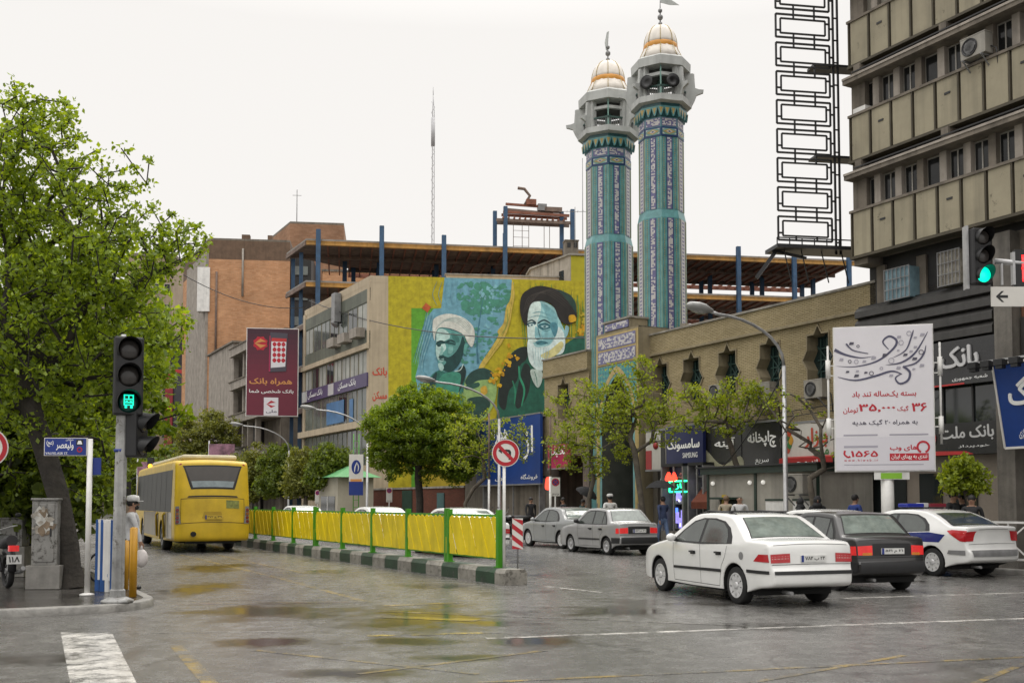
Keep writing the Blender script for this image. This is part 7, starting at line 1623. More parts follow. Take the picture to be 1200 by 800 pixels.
# white saloon
M_CW = carpaint('white_car_paint', (.72, .72, .7), .2, .05); M_CD = carpaint('dark_grey_car_paint', (.028, .027, .027), .3, .2); M_CS = carpaint('silver_car_paint', (.3, .3, .3), .25, .08); M_CS2 = carpaint('grey_silver_car_paint', (.27, .28, .28), .25, .08)
def saloon(paint, **k):
    d = dict(L=4.5, W=.86, axr=.95, axf=3.62, R=.305, sill=.22, belt=.93, roof=1.44, tum=.2, paint=paint,
        top=[(.3, .3), (.1, .33), (.02, .37), (.0, .44), (.005, .56), (.05, .64), (.06, .75), (.07, .88), (.11, .98), (.2, 1.015), (.5, 1.035), (.66, 1.05), (.85, 1.17), (1.12, 1.33), (1.32, 1.405), (1.7, 1.44), (2.15, 1.44), (2.5, 1.395), (2.8, 1.23), (3.15, 1.03), (3.32, .965), (3.7, .9), (4.1, .82), (4.33, .72), (4.44, .62), (4.49, .48), (4.48, .35), (4.4, .22)],
        dlo=[(1.02, .97), (1.06, 1.08), (1.2, 1.22), (1.42, 1.32), (1.75, 1.365), (2.15, 1.365), (2.45, 1.31), (2.75, 1.15), (3.02, .975), (2.9, .945), (2.0, .935)],
        win=[[(1.17, .97), (1.19, 1.08), (1.28, 1.2), (1.45, 1.29), (1.75, 1.335), (1.98, 1.34), (2.0, .965)], [(2.08, .965), (2.06, 1.34), (2.15, 1.34), (2.42, 1.285), (2.7, 1.14), (2.9, .985), (2.82, .97)]],
        gaps=[[(2.04, .93), (2.03, .5), (2.02, .27)], [(3.0, .93), (3.02, .6), (2.98, .27)], [(1.15, .93), (1.22, .75), (1.33, .6), (1.38, .4), (1.4, .27)], [(1.4, .265), (2.98, .265)]],
        handles=[(1.42, .8), (2.28, .78)], mirror=(2.9, .96),
        side=[([(1.34, .495), (2.98, .475), (2.98, .52), (1.34, .545)], M_BTRIM, .012), ([(.08, .53), (.58, .535), (.58, .585), (.08, .58)], M_BTRIM, .012), ([(4.02, .49), (4.36, .47), (4.36, .52), (4.02, .54)], M_BTRIM, .012)],
        lamps=[((.045, .70), (.075, .83), (.56, 1.0), (.56, 1.0), M_TL), ((.052, .755), (.066, .795), (.6, .97), (.6, .97), M_TLW)],
        slamp=[([(.08, .71), (.4, .72), (.28, .83), (.1, .83)], M_TL)], rw=((.67, 1.055), (1.2, 1.365), .84, .74), ws=((2.5, 1.395), (3.2, 1.01), .86, .93),
        rear=[((.0, .525), (.008, .575), 1.0, 1.0, M_BTRIM, .012), ((.055, .668), (.055, .676), .98, .98, M_GAP, .003), ((.1, .955), (.103, .962), .9, .9, M_GAP, .002)], hl=((4.2, .79), (4.38, .68), (.55, .98), (.6, .98)), pl=(-.965, 0, .77, '۲۴ ب ۷۸۴'))
    d.update(k)
    if 'L' not in k: d['L'] = 4.4; d['top'] = [(x if x < 3.62 else 3.62 + (x - 3.62) * .87, z) for x, z in d['top']]; d['hl'] = ((4.12, .79), (4.28, .68), (.55, .98), (.6, .98)); d['side'] = d['side'][:2] if len(d['side']) == 3 else d['side']
    return d
g_ = onG(917, 709); o, c = car('car', 'white saloon car with black side strips turning away in front of the white billboard', (4.4, 17.25, 0), 19, saloon(M_CW))
b = MB()
for y in (-.5, .5): b.path([(.45, y, 1.42), (.6, y, 1.465), (1.35, y, 1.49), (1.55, y, 1.45)], .025, M_BTRIM, 6)
for x in (.6, 1.35): b.bar((x, -.55, 1.485), (x, .55, 1.485), .05, .025, M_BTRIM)
b.build('roof_rack', o)
b = MB(); c.side(b, [(.98 + .065 * math.cos(t) - .25, .79 + .065 * math.sin(t)) for t in np.linspace(0, 6.28, 15)[:-1]], 1, .003, M_GRAYM); b.build('fuel_cap', o)
b = MB(); b.ball((-.9, 0, .915), .035, M_BTRIM, 10, (.3, 1.3, .8)); b.build('badge', o)
# boxy little saloon
def boxy(paint, **k):
    d = dict(L=3.95, W=.8, axr=.72, axf=3.06, R=.275, sill=.21, belt=.92, roof=1.43, tum=.17, paint=paint, wk='cap', rim=M_HUB,
        top=[(.25, .3), (.08, .33), (.02, .36), (.0, .42), (.0, .54), (.04, .57), (.05, .7), (.06, .86), (.09, .96), (.16, .99), (.36, 1.005), (.48, 1.02), (.66, 1.2), (.83, 1.36), (.98, 1.41), (1.4, 1.435), (1.85, 1.43), (2.1, 1.39), (2.4, 1.2), (2.72, .98), (2.84, .93), (3.2, .89), (3.6, .82), (3.82, .74), (3.89, .62), (3.93, .48), (3.92, .32), (3.84, .22)],
        dlo=[(.62, .95), (.68, 1.1), (.88, 1.34), (1.4, 1.375), (1.84, 1.37), (2.05, 1.32), (2.35, 1.12), (2.58, .945), (1.5, .94)],
        win=[[(.95, .97), (.95, 1.32), (1.4, 1.35), (1.47, 1.35), (1.47, .965)], [(.7, .97), (.75, 1.1), (.9, 1.28), (.91, .97)], [(1.55, .965), (1.55, 1.345), (1.82, 1.34), (2.02, 1.295), (2.3, 1.1), (2.48, .97)]],
        gaps=[[(1.51, .93), (1.51, .3)], [(2.5, .93), (2.5, .6), (2.44, .27)], [(.9, .93), (.92, .7), (1.05, .6), (1.08, .3)], [(1.08, .27), (2.44, .26)]],
        handles=[(1.02, .8), (1.66, .8)], mirror=(2.42, .98), mm=M_BTRIM,
        side=[([(1.08, .46), (2.43, .45), (2.43, .5), (1.08, .51)], M_BTRIM, .012), ([(.05, .38), (.38, .38), (.38, .55), (.03, .55)], M_BTRIM, .014)],
        lamps=[((.045, .68), (.058, .84), (.58, .98), (.58, .98), M_TLON), ((.044, .675), (.05, .735), (.6, .86), (.6, .86), M_TLO)],
        slamp=[([(.06, .68), (.18, .68), (.18, .84), (.07, .84)], M_TLON)], rw=((.5, 1.04), (.84, 1.365), .87, .8), ws=((2.1, 1.39), (2.72, .98), .86, .94),
        rear=[((.01, .38), (.005, .56), 1.0, 1.0, M_BTRIM, .016), ((.045, .63), (.048, .64), .98, .98, M_GAP, .002), ((.052, .66), (.06, .87), .56, .56, M_BTRIM, .003), ((.075, .93), (.078, .936), .92, .92, M_GAP, .002)], pl=(-.755, 0, .76, '۲۱ م ۵۶۱'))
    d.update(k); return d
boxd = boxy(M_CD)
o, c = car('car', 'dark grey boxy saloon car between the white saloon and the police car', (6.75, 19.75, 0), 14, boxd)
bs = boxy(M_CS); bs['lamps'] = [bs['lamps'][0]]
o, c = car('car', 'rear silver boxy car with a black bumper parked by the kerb near the umbrella walker', (3.62, 32.9, 0), 25, bs)
s1 = saloon(M_CS2, L=4.25, W=.83, axf=3.42); s1['side'] = [([(.08, .45), (.52, .46), (.52, .48), (.08, .47)], M_GAP, .003)]
s1['top'] = [(x * .945 if x > 1 else x, z * 1.0) for x, z in s1['top']]
for key in ('dlo',): s1[key] = [(x * .945 + .03, z) for x, z in s1[key]]
s1['win'] = [[(x * .945 + .03, z) for x, z in w] for w in s1['win']]; s1['gaps'] = [[(x * .945 + .04, z) for x, z in w] for w in s1['gaps']]; s1['handles'] = [(x * .945, z) for x, z in s1['handles']]; s1['mirror'] = (2.77, .96)
s1['ws'] = ((2.36, 1.395), (3.0, 1.02), .86, .93); s1['rw'] = ((.67, 1.055), (1.16, 1.365), .84, .74); s1['hl'] = ((3.97, .79), (4.14, .68), (.55, .98), (.6, .98)); s1['rear'] = [((.055, .668), (.055, .676), .98, .98, M_GAP, .003), ((.0, .46), (.0, .467), .98, .98, M_GAP, .003)]
s1['pl'] = (-.965, 0, .75, '۳۳ د ۹۱۲')
o, c = car('car', 'front silver saloon with clean rounded tail parked beside the white no parking sign', (2.42, 37.4, 0), 27, s1)
# police car
pol = saloon(M_CW, W=.88, R=.315, belt=.96, roof=1.46, tum=.22,
    top=[(.3, .3), (.12, .33), (.03, .37), (.0, .43), (.0, .56), (.06, .64), (.09, .8), (.08, .96), (.05, 1.06), (.1, 1.1), (.3, 1.105), (.5, 1.12), (.8, 1.26), (1.12, 1.38), (1.4, 1.435), (1.8, 1.46), (2.2, 1.455), (2.55, 1.39), (2.95, 1.2), (3.3, 1.02), (3.45, .97), (3.8, .9), (4.15, .8), (4.36, .68), (4.46, .55), (4.49, .42), (4.42, .23)],
    lamps=[((.075, .79), (.075, 1.0), (.74, 1.02), (.66, 1.02), M_TL), ((.075, .84), (.075, .9), (.78, .98), (.78, .98), M_TLW)], slamp=[([(.08, .78), (.2, .8), (.52, 1.02), (.4, 1.04), (.07, 1.02)], M_TL)],
    rear=[((.0, .47), (.02, .6), .9, .95, M_GRAYM, .014), ((.09, .72), (.09, .728), .9, .9, M_GAP, .003), ((.078, 1.03), (.076, 1.037), .6, .6, M_GAP, .003)], rw=((.46, 1.12), (1.1, 1.385), .86, .74), rg=M_CGL,
    side=[([(.55, .93), (.72, .76), (1.2, .76), (1.42, .6), (2.6, .62), (3.1, .74), (3.05, .86), (2.2, .93), (1.0, .98)], mat('police_blue', (.01, .022, .17), .25, .05, coat=.5), .003), ([(.09, .5), (.5, .52), (.46, .6), (.09, .6)], M_GRAYM, .012)],
    dlo=[(.98, 1.0), (1.04, 1.14), (1.2, 1.27), (1.45, 1.36), (1.8, 1.385), (2.2, 1.38), (2.5, 1.32), (2.8, 1.17), (3.1, .985), (2.0, .965)], win=[[(1.1, 1.0), (1.14, 1.13), (1.26, 1.24), (1.48, 1.33), (1.8, 1.355), (2.0, 1.355), (2.0, .99)], [(2.08, .99), (2.08, 1.355), (2.2, 1.35), (2.47, 1.295), (2.75, 1.15), (2.96, 1.0)]], pl=(-.99, 0, .54, '۱۱ الف ۷۵'))
o, c = car('car', 'white police car with a blue side stripe and a blue and red roof light bar', (10.15, 23.7, 0), 24, pol)
b = MB(); b.b2((.95, -.55, 1.5), (1.2, .55, 1.53), M_BTRIM); b.build('light_bar_base', o)
b = MB(); b.b2((.93, .08, 1.53), (1.22, .62, 1.62), mat('blue_lens', (.02, .03, .25), .15, .1, 9)); b.build('blue_lens', o, bevel=.02)
b = MB(); b.b2((.93, -.62, 1.53), (1.22, -.08, 1.62), mat('red_lens', (.16, .02, .03), .15, .1, 9)); b.build('red_lens', o, bevel=.02)
b = MB(); b.b2((.95, -.075, 1.53), (1.2, .075, 1.63), M_SIL); b.build('siren', o, bevel=.015)
b = MB(); b.ball((-.87, 0, .93), .05, M_SIL, 10, (.25, 1, 1)); b.cyl((-.1, .1, 1.1), (-.3, .1, 1.4), .006, M_BTRIM, n=5); b.build('badge', o)
# cars of which only roofs show
w2 = saloon(M_CW)
o, c = car('car', 'white car whose roof shows just behind the white saloon and dark grey car', W(18.0, 19.0), 27, w2)
def copycar(src, label, loc, head): r = copy_tree(src); r['label'] = label; r.location = loc; r.rotation_euler = (0, 0, rad(90 + head)); return r
p = onT(556, 600, 14.2); copycar(o, 'white car roof showing above the barrier beside the no left turn sign', (p.x, p.y, 0), 28)
p = onT(455, 600, 14.6); copycar(o, 'white car roof above the barrier below the round tree', (p.x, p.y, 0), 28)
p = onT(360, 600, 16.0); copycar(o, 'distant white car mostly hidden by the far end of the barrier', (p.x, p.y, 0), 28)

# bus
M_BUSL = mat('dark_red_lens', (.16, .01, .012), .15, .1, 9, spec=.7)
M_BUS = mat('bus_yellow', (.6, .4, .012), .42, .14, 1.2, coat=.12, streak=.12); M_BSIDE = carpaint('dirty_bus_side', (.18, .135, .03), .35, .3)
rl = onG(202, 644); 
bo = thing('bus', 'yellow city bus seen from behind in the bus lane beside the barrier', 'bus', W(37.6, 7.75), rad(90 + 25.5))
BT = [(.12, .38), (.03, .45), (.0, .62), (.0, .95), (.02, 1.2), (.04, 1.7), (.09, 2.2), (.17, 2.75), (.24, 2.92), (.45, 2.98), (1.5, 3.0), (6, 3.0), (10.5, 2.98), (11.3, 2.9), (11.6, 2.6), (11.75, 1.7), (11.78, .9), (11.75, .5), (11.6, .36)]
c = Car(BT, 11.8, 1.25, 3.0, 8.9, .48, .36, 1.35, 3.0, .06, M_BUS, crown=.06, bul=.1, r=.1, taper=.012, archR=.56)
c.body('body', bo)
for x in (0, 5.9):
    for sd in (1, -1): wheel(bo, x, sd * 1.2, .48, .3, M_GRAYM, 'cap')
for sd in (1, -1):
    b = MB(); c.side(b, [(.62, 1.32), (11.2, 1.32), (11.2, 2.7), (.62, 2.7)], sd, .004, mat('bus_side_glass', (.012, .016, .01), .35, .3, 1, spec=.08), .5)
    b.build('side_glazing', bo); b = MB()
    for x in np.arange(1.9, 11.2, 1.35): c.side(b, [(x, 1.32), (x + .05, 1.32), (x + .05, 2.7), (x, 2.7)], sd, .009, M_BTRIM, .5)
    for x in (1.3, 4.6, 8.0): c.side(b, [(x, .5), (x + .04, .5), (x + .04, 1.32), (x, 1.32)], sd, .006, M_GAP, .5)
    b.build('side_trim', bo)
    b = MB(); c.side(b, [(.5, .45), (2.35, .45), (2.35, 1.3), (.5, 1.3)], sd, .004, M_BSIDE, .5); c.side(b, [(3.65, .45), (8.3, .45), (8.3, 1.3), (3.65, 1.3)], sd, .004, M_BSIDE, .5); b.build('side_panel', bo)
    b = MB(); c.over(b, (.0, .93), (.025, 1.5), (sd * .86, sd * 1.0), (sd * .9, sd * 1.0), .01, M_GRAYM, 4, 4); z0 = .97
    for k, m in enumerate((M_BUSL, M_BUSL, mat('dark_amber_lens', (.25, .08, .02), .15, .1, 9), M_BUSL)):
        f = Fr((c.fin(0, sd * 1.1, 1)[0] - .022, sd * 1.115, 1.02 + k * .125), (0, -1, 0), FZ, (-1, 0, 0)); b.poly(f, [(.05 * math.cos(t), .05 * math.sin(t)) for t in np.linspace(0, 6.28, 17)[:-1]], -.02, .012 - .009 * k * .0, m)
    b.build('tail_lamp', bo)
    b = MB(); f = Fr((c.fin(.22, sd * .98, 2.86)[0] - .0, sd * 1.0, 2.86), (0, -1, 0), FZ, (-1, 0, 0)); b.poly(f, [(.045 * math.cos(t), .045 * math.sin(t)) for t in np.linspace(0, 6.28, 13)[:-1]], -.03, .03, M_TL); b.build('marker_lamp', bo)
    if sd == 1: b = MB(); b.bar((11.4 - 3, 1.25, 2.7), (11.9 - 3, 1.5, 2.55), .04, .04, M_BTRIM); b.b2((11.8 - 3, 1.4, 1.9), (11.9 - 3, 1.62, 2.5), M_BTRIM); b.build('mirror', bo)
    for x in (1.9 - 3 + .2, 4.0 - 3): b = MB(); b.path([(x, sd * 1.26, .45), (x, sd * 1.3, 1.2), (x - .08, sd * 1.26, 1.28)], .035, M_BUS, 6); b.build('guard_rail', bo)
b = MB(); c.over(b, (.085, 2.02), (.19, 2.8), (-.6, .6), (-.84, .84), .006, M_BTRIM, 8, 14); b.build('rear_window_frame', bo)
b = MB(); c.over(b, (.09, 2.07), (.185, 2.75), (-.55, .55), (-.78, .78), .012, mat('bus_rear_glass', (.05, .042, .035), .08, .2, 2, spec=.8), 8, 14); c.over(b, (.09, 2.08), (.11, 2.28), (-.55, .55), (-.6, .6), .018, mat('bus_glass_label', (.25, .3, .32), .3, .2, 3), 3, 10); b.build('rear_window', bo)
b = MB()
for pa, pb, ea, eb in (((.055, 1.76), (.06, 1.81), .7, .66), ((.01, .93), (.01, .945), .86, .86), ((.05, 1.72), (.052, 1.735), .86, .86)): c.over(b, pa, pb, (-ea, ea), (-eb, eb), .006, M_BTRIM, 2, 14)
for sd in (1, -1):
    c.over(b, (.01, .94), (.05, 1.73), (sd * .855, sd * .865), (sd * .855, sd * .865), .006, M_BTRIM, 4, 1)
b.build('rear_hatch_gap', bo)
b = MB(); c.over(b, (.02, 1.08), (.035, 1.28), (-.28, .3), (-.22, .24), .008, mat('bus_recess', (.36, .24, .01), .4, .1), 3, 6); c.over(b, (.035, 1.4), (.055, 1.66), (-.72, -.36), (-.72, -.36), .008, mat('green_label', (.22, .24, .06), .4, .4, 9), 3, 4); b.build('rear_panel', bo)
plate(bo, -3.14, -.02, 1.16, '۳۹ ع ۴۷۲', M_PLY, .55, .13)
b = MB(); f = Fr((-3.15, .62, .62), (0, -1, 0), FZ, (-1, 0, 0)); b.poly(f, [(.085 * math.cos(t), .085 * math.sin(t)) for t in np.linspace(0, 6.28, 17)[:-1]], -.1, .03, M_GAP); b.build('exhaust', bo)
b = MB(); b.b2((-2.3, -.9, 3.04), (6, .9, 3.22), mat('roof_unit', (.5, .45, .3), .5, .15, 2)); b.build('roof_unit', bo, bevel=.08)
b = MB(); b.b2((-2.6, -1.0, .32), (8, 1.0, .55), M_GAP); b.b2((-2.9, -.8, .3), (-2.5, .8, .42), M_GAP); b.build('underbody', bo)
b = MB(); b.ball((-2.99, 0, 1.9), .06, M_SIL, 10, (.3, 1, 1)); b.build('badge', bo)
# ------------------------------------------------------------------ left pavement furniture, traffic lights, motorcycle
M_POLE = mat('worn_grey_pole', (.34, .34, .33), .5, .3, 2.5, streak=.5, stain='5a5650', stain_amt=.3); M_TLB = mat('signal_black', (.012, .012, .013), .45, .2, 4); M_LOFF = mat('unlit_lens', (.05, .045, .042), .2, .3, 6); M_LGR = mat('lit_green_lens', (.0, .75, .45, 1), .3, .1, 5, emit=1.3); M_LGD = mat('dark_green_lens', (.0, .05, .04, 1), .2, .2, 5)
def signal_head(o, c, yaw, n, lit, size=.19, sym=None, name='signal_head'):
    """a stack of lenses under visors; faces local -y turned by yaw"""
    h = bpy.data.objects.new(name, None); COL.objects.link(h); h.parent = o; h.location = c; h.rotation_euler = (0, 0, yaw); p = size * 2.15; H = n * p
    b = MB(); b.b2((-size * 1.15, 0, -H / 2), (size * 1.15, .2, H / 2), M_TLB); b.build('housing', h, bevel=.03)
    ax = (Vector((1, 0, 0)), Vector((0, 0, 1)), Vector((0, -1, 0)))
    for k in range(n):
        z = H / 2 - p * (k + .5); b = MB(); r = size * .92
        vs = []; K = 20
        for i in range(K + 1):
            t = rad(-35) + rad(250) * i / K
            for d, rr in ((.0, r * 1.02), (.26 * (1 - .0), r * 1.0)):
                dd = d * (.55 + .45 * math.sin(t) if d else 1); vs.append((rr * math.cos(t), -dd if d else .0, z + rr * math.sin(t)))
        b.add(vs, [(2 * i, 2 * i + 1, 2 * i + 3, 2 * i + 2) for i in range(K)], M_TLB, True)
        b.add([(x * .96, y, z + (zz_ - z) * .96) for x, y, zz_ in vs], [(2 * i, 2 * i + 2, 2 * i + 3, 2 * i + 1) for i in range(K)], M_TLB, True)
        b.build('visor', h)
        b = MB(); m = M_LOFF if k != lit else (M_LGR if not sym else M_LGD); b.lathe([(r * .97, .004), (r * .7, .025), (0, .035)], m, 24, c=(0, 0, z), ax=ax); b.build('lens', h)
        if k == lit and sym: b = MB(); sym(b, Fr((0, -.04, z), (1, 0, 0), FZ), r); b.build('lit_symbol', h)
    return h
def bus_symbol(b, f, r):
    w, h = r * .42, r * .62
    def rect(u0, v0, u1, v1): b.poly(f, [(u0, v0), (u1, v0), (u1, v1), (u0, v1)], .002, .002, M_LGR)
    t = r * .1
    rect(-w, h - t, w, h); rect(-w, -h * .5, -w + t, h); rect(w - t, -h * .5, w, h); rect(-w, h * .25, w, h * .25 + t); rect(-w, -h * .2, w, -h * .2 + t); rect(-t / 2, h * .25, t / 2, h); rect(-w, -h * .55, w, -h * .55 + t)
    rect(-w * .8, -h * .95, -w * .3, -h * .55); rect(w * .3, -h * .95, w * .8, -h * .55); rect(-w * .6, -h * .05, -w * .2, h * .12); rect(w * .2, -h * .05, w * .6, h * .12)
q = onG(137.5, 705, KZ); tl = thing('traffic_light', 'tall grey traffic light post at the left kerb showing a green bus symbol', 'traffic light', (q.x, q.y, KZ), 0)
Yq = q.y; m = Yq / FPX; z_of = lambda y: onY(140, y, Yq).z - KZ
b = MB(); top = z_of(482); b.path([(0, 0, .0), (0, 0, .18), (0, 0, .2), (0.02, 0, top)], [.125, .12, .1, .09], M_POLE, 8, smooth=False); b.lathe([(.24, 0), (.24, .03), (.13, .08)], M_POLE, 12); b.path([(0.02, 0, z_of(398)), (.02, 0, z_of(392))], .04, M_GALV, 6); b.build('post', tl)
b = MB(); b.lathe([(.094, z_of(529.5)), (.098, z_of(526))], M_SB, 10); b.build('blue_band', tl)
signal_head(tl, ((149 - 137.5) * m, -.1, (z_of(398) + z_of(484)) / 2), rad(26), 3, 2, .187, bus_symbol)
signal_head(tl, ((160 - 137.5) * m, .12, (z_of(487) + z_of(530)) / 2), rad(82), 2, 9, .165)
# street name sign
q = onG(102, 697, KZ); sn = thing('street_sign', 'blue street name sign with white Persian writing on a slim white post', 'street sign', (q.x, q.y, KZ), rad(3)); Y = q.y; m = Y / FPX; zz = lambda y: onY(90, y, Y).z - KZ
b = MB(); b.cyl((0, 0, 0), (0, 0, zz(514)), .045, M_WHP, n=12); b.lathe([(.12, 0), (.12, .02), (.05, .04)], M_WHP, 10); b.build('post', sn)
w = 50 * m; h = zz(513) - zz(534); b = MB(); b.b2((-w - .02, -.05, zz(534)), (-.03, -.02, zz(513)), M_SWH); b.b2((-w - .005, -.058, zz(534) + .012), (-.045, -.05, zz(513) - .012), mat('street_sign_blue', '16307f', .35, .08, 3)); b.build('board', sn)
f = Fr((-w - .02, -.058, zz(534)), (1, 0, 0), FZ); b = MB(); add_text(b, f, 'ولیعصر', (w * .28, h * .3, w * .68, h * .82), .003, M_WHS, bold=.02); add_text(b, f, '(عج)', (w * .06, h * .5, w * .22, h * .85), .003, M_WHS, bold=.015); add_text(b, f, 'VALIYE-ASR ST.', (w * .04, h * .07, w * .56, h * .2), .003, M_WHS, farsi=False, bold=.01)
add_text(b, f, 'خیابان', (w * .5, h * .82, w * .68, h * .95), .003, M_WHS); b.poly(f, [(w * .74, h * .58), (w * .9, h * .58), (w * .9, h * .9), (w * .74, h * .9)], .003, .003, M_BLK); b.poly(f, [(w * .76, h * .64), (w * .88, h * .64), (w * .85, h * .84), (w * .79, h * .84)], .005, .005, M_WHS); disc(b, (w * .82, h * .34), h * .09, h * .15, f, .004, M_SR, 20); b.build('lettering', sn)
b = MB(); b.b2((.04, .03, zz(556)), (.17, .05, zz(536)), mat('street_sign_blue', '16307f')); f = Fr((.04, .03, zz(556)), (1, 0, 0), FZ); b.build('side_board', sn)
# utility cabinets
M_CAB = mat('cabinet_grey', (.24, .235, .22), .5, .2, 3, streak=.35, stain='3a362f', stain_amt=.4)
def cabinet(label, x0, x1, y0, y1, yb, m=M_CAB, depth=.45, stickers=0, dY=0):
    q = onG((x0 + x1) / 2, yb, KZ); Y = q.y + dY; k = Y / FPX; xm = ((x0 + x1) / 2 - 600) * k; o = thing('utility_cabinet', label, 'cabinet', (xm, Y, KZ), rad(6)); w = (x1 - x0) * k; z1 = onY(50, y0, Y).z - KZ; zb = max(.05, onY(50, y1, Y).z - KZ)
    b = MB(); b.b2((-w / 2, 0, zb), (w / 2, depth, z1), m); b.b2((-w / 2 - .02, -.03, z1), (w / 2 + .02, depth + .03, z1 + .04), m); b.build('body', o, bevel=.012)
    b = MB(); b.b2((-w / 2 + .05, -.015, zb + .06), (w / 2 - .05, 0.0, z1 - .06), m); b.b2((w / 2 - .12, -.03, (zb + z1) / 2 - .06), (w / 2 - .09, -.014, (zb + z1) / 2 + .08), M_BLK); b.build('door', o, bevel=.006)
    b = MB(); b.b2((-w / 2 - .07, -.05, 0), (w / 2 + .07, depth + .05, zb), mat('cabinet_plinth', (.23, .22, .2), .6, .25, 3, streak=.2)); b.build('plinth', o, bevel=.01)
    if stickers:
        rn = random.Random(stickers); b = MB(); f = Fr((0, -.015, zb), (1, 0, 0), FZ)
        for i in range(stickers):
            x = rn.gauss(0, w * .15); z = (z1 - zb) * rn.uniform(.45, .88); b.poly(f, [(p_[0], p_[1]) for p_ in wob(x, z, rn.uniform(.02, .08), 8, .5, 1, rn.uniform(.5, 1.4))], .002 + i * .0004, .002 + i * .0004, mat('torn_sticker_%d' % (i % 3), [(.5, .49, .45), (.36, .33, .28), (.2, .15, .1)][i % 3], .7, .3, 8))
        b.build('torn_stickers', o)
    return o
cabinet('tall grey utility cabinet covered with torn stickers', 39, 68, 586, 662, 690, stickers=34)
cabinet('smaller grey utility cabinet half behind the tall one', 67, 81, 616, 674, 688, mat('cabinet_grey_b', (.22, .225, .22), .5, .2, 3, streak=.4), dY=.9)
cabinet('low grey utility cabinet behind the motorcycle', 2, 27, 608, 640, 686, dY=2.2)
# blue and white railing
q0 = onG(110, 693, KZ); ra = thing('railing', 'blue and white painted pavement railing beside the traffic light post', 'railing', (q0.x, q0.y, KZ), 0)
M_RB = mat('railing_blue', '1c4f8f', .45, .2, 3, streak=.2); rl_ = []
d = Vector((SD[0], SD[1], 0)); k = q0.y / FPX
b = MB(); pts = [Vector((0.0, 0.15, 0)) + Vector((.058 * i * 2.1, -.045 * i * 2.1, 0)) * 1.0 for i in range(5)]
for i, p in enumerate(pts):
    b = MB(); m_ = M_RB if i % 2 == 0 else M_WHP; b.b2((p.x - .035, p.y - .035, 0), (p.x + .035, p.y + .035, 1.22), M_RB if i in (1, 3, 4, 0) else M_WHP); b.build('post', ra)
for a, c in zip(pts, pts[1:]):
    b = MB(); b.b2((a.x + .035, min(a.y, c.y), .2), (c.x - .035, max(a.y, c.y), 1.18), M_WHP); b.bar((a.x, a.y, 1.2), (c.x, c.y, 1.2), .05, .05, M_WHP); b.bar((a.x, a.y, .28), (c.x, c.y, .28), .05, .05, M_RB); b.build('panel', ra)
b = MB(); g0 = pts[-1]; far_ = [g0 + d * (i * 1.5) + Vector((.02, .05, 0)) for i in range(5)]
# low green hedge fence behind
# yellow bollards
for px, yb, yt, lab, r in ((155.5, 699, 619, 'yellow steel bollard in front of the man at the left kerb', .06), (147, 690, 634, 'second yellow post just behind the traffic light pole', .05)):
    q = onG(px, yb, KZ); z = onY(px, yt, q.y).z - KZ; b = MB(); b.cyl((0, 0, 0), (0, 0, z), r, mat('bollard_yellow', 'b8860f', .45, .15, 4, streak=.2), n=14); b.ball((0, 0, z), r, mat('bollard_yellow', 'b8860f'), 12, (1, 1, .4)); tag(b.build('bollard', loc=(q.x, q.y, KZ)), lab, 'bollard')
# round sign cut by the frame
q = onY(-16, 524, 17.0); o = thing('round_sign', 'white round sign with a red rim at the left edge under the tree', 'road sign', (q.x, q.y, KZ), rad(20)); z = q.z - KZ; b = MB(); b.cyl((0, .04, 0), (0, .04, z), .035, M_WHP, n=10); b.build('post', o)
f = Fr((0, 0, z), (1, 0, 0), FZ); b = MB(); disc(b, (0, 0), 0, .33, f, .0, M_SWH); disc(b, (0, 0), 0, .33, Fr((0, .012, z), (-1, 0, 0), FZ), 0, M_GRAYM); disc(b, (0, 0), .24, .31, f, .006, M_SR); b.build('disc', o)
# motorcycle
q = onG(22, 690, KZ); mo = thing('motorcycle', 'black motorcycle with a red tail light parked beside the tall cabinet', 'motorcycle', (q.x - .34, q.y + .3, KZ), rad(128))
def mwheel(x):
    o = bpy.data.objects.new('wheel', None); COL.objects.link(o); o.parent = mo; o.location = (x, 0, .3); ax = (Vector((1, 0, 0)), FZV, Vector((0, 1, 0))); b = MB()
    b.lathe([(.24, -.045), (.28, -.05), (.3, -.025), (.303, 0), (.3, .025), (.28, .05), (.24, .045), (.235, 0), (.24, -.045)], M_TYRE, 28, ax=ax, caps=False); b.build('tyre', o)
    b = MB(); b.lathe([(.05, -.05), (.05, .05)], M_GRAYM, 12, ax=ax)
    for k in range(14): a = k * math.pi / 7; b.bar((.04 * math.cos(a), 0, .04 * math.sin(a)), (.24 * math.cos(a), .0, .24 * math.sin(a)), .008, .008, M_GALV)
    b.build('spokes', o)
FZV = Vector((0, 0, 1)); mwheel(0); mwheel(1.25)
b = MB(); b.path([(0, .1, .3), (.25, .12, .62), (.75, .03, .72), (1.0, .03, .85)], .025, M_BLK, 6); b.path([(0, -.1, .3), (.25, -.12, .62), (.75, -.03, .72)], .025, M_BLK, 6); b.path([(0, .09, .3), (.5, .09, .33), (.8, .0, .35), (.98, 0, .8)], .025, M_BLK, 6); b.path([(1.25, .07, .3), (1.02, .07, .95)], .025, M_GALV, 6); b.path([(1.25, -.07, .3), (1.02, -.07, .95)], .025, M_GALV, 6); b.build('frame', mo)
b = MB(); b.box((.5, 0, .42), (.35, .25, .3), M_GRAYM); b.lathe([(.1, -.16), (.12, 0), (.1, .16)], M_GRAYM, 14, c=(.52, 0, .38), ax=(Vector((1, 0, 0)), FZV, Vector((0, 1, 0)))); b.path([(.55, -.15, .3), (.2, -.17, .26), (-.2, -.17, .3), (-.35, -.17, .36)], .04, M_GALV, 8); b.build('engine', mo)
b = MB(); b.ball((.75, 0, .82), .2, mat('motorcycle_black', (.012, .012, .014), .2, .1, coat=.5), 14, (1.3, .75, .62)); b.build('tank', mo)
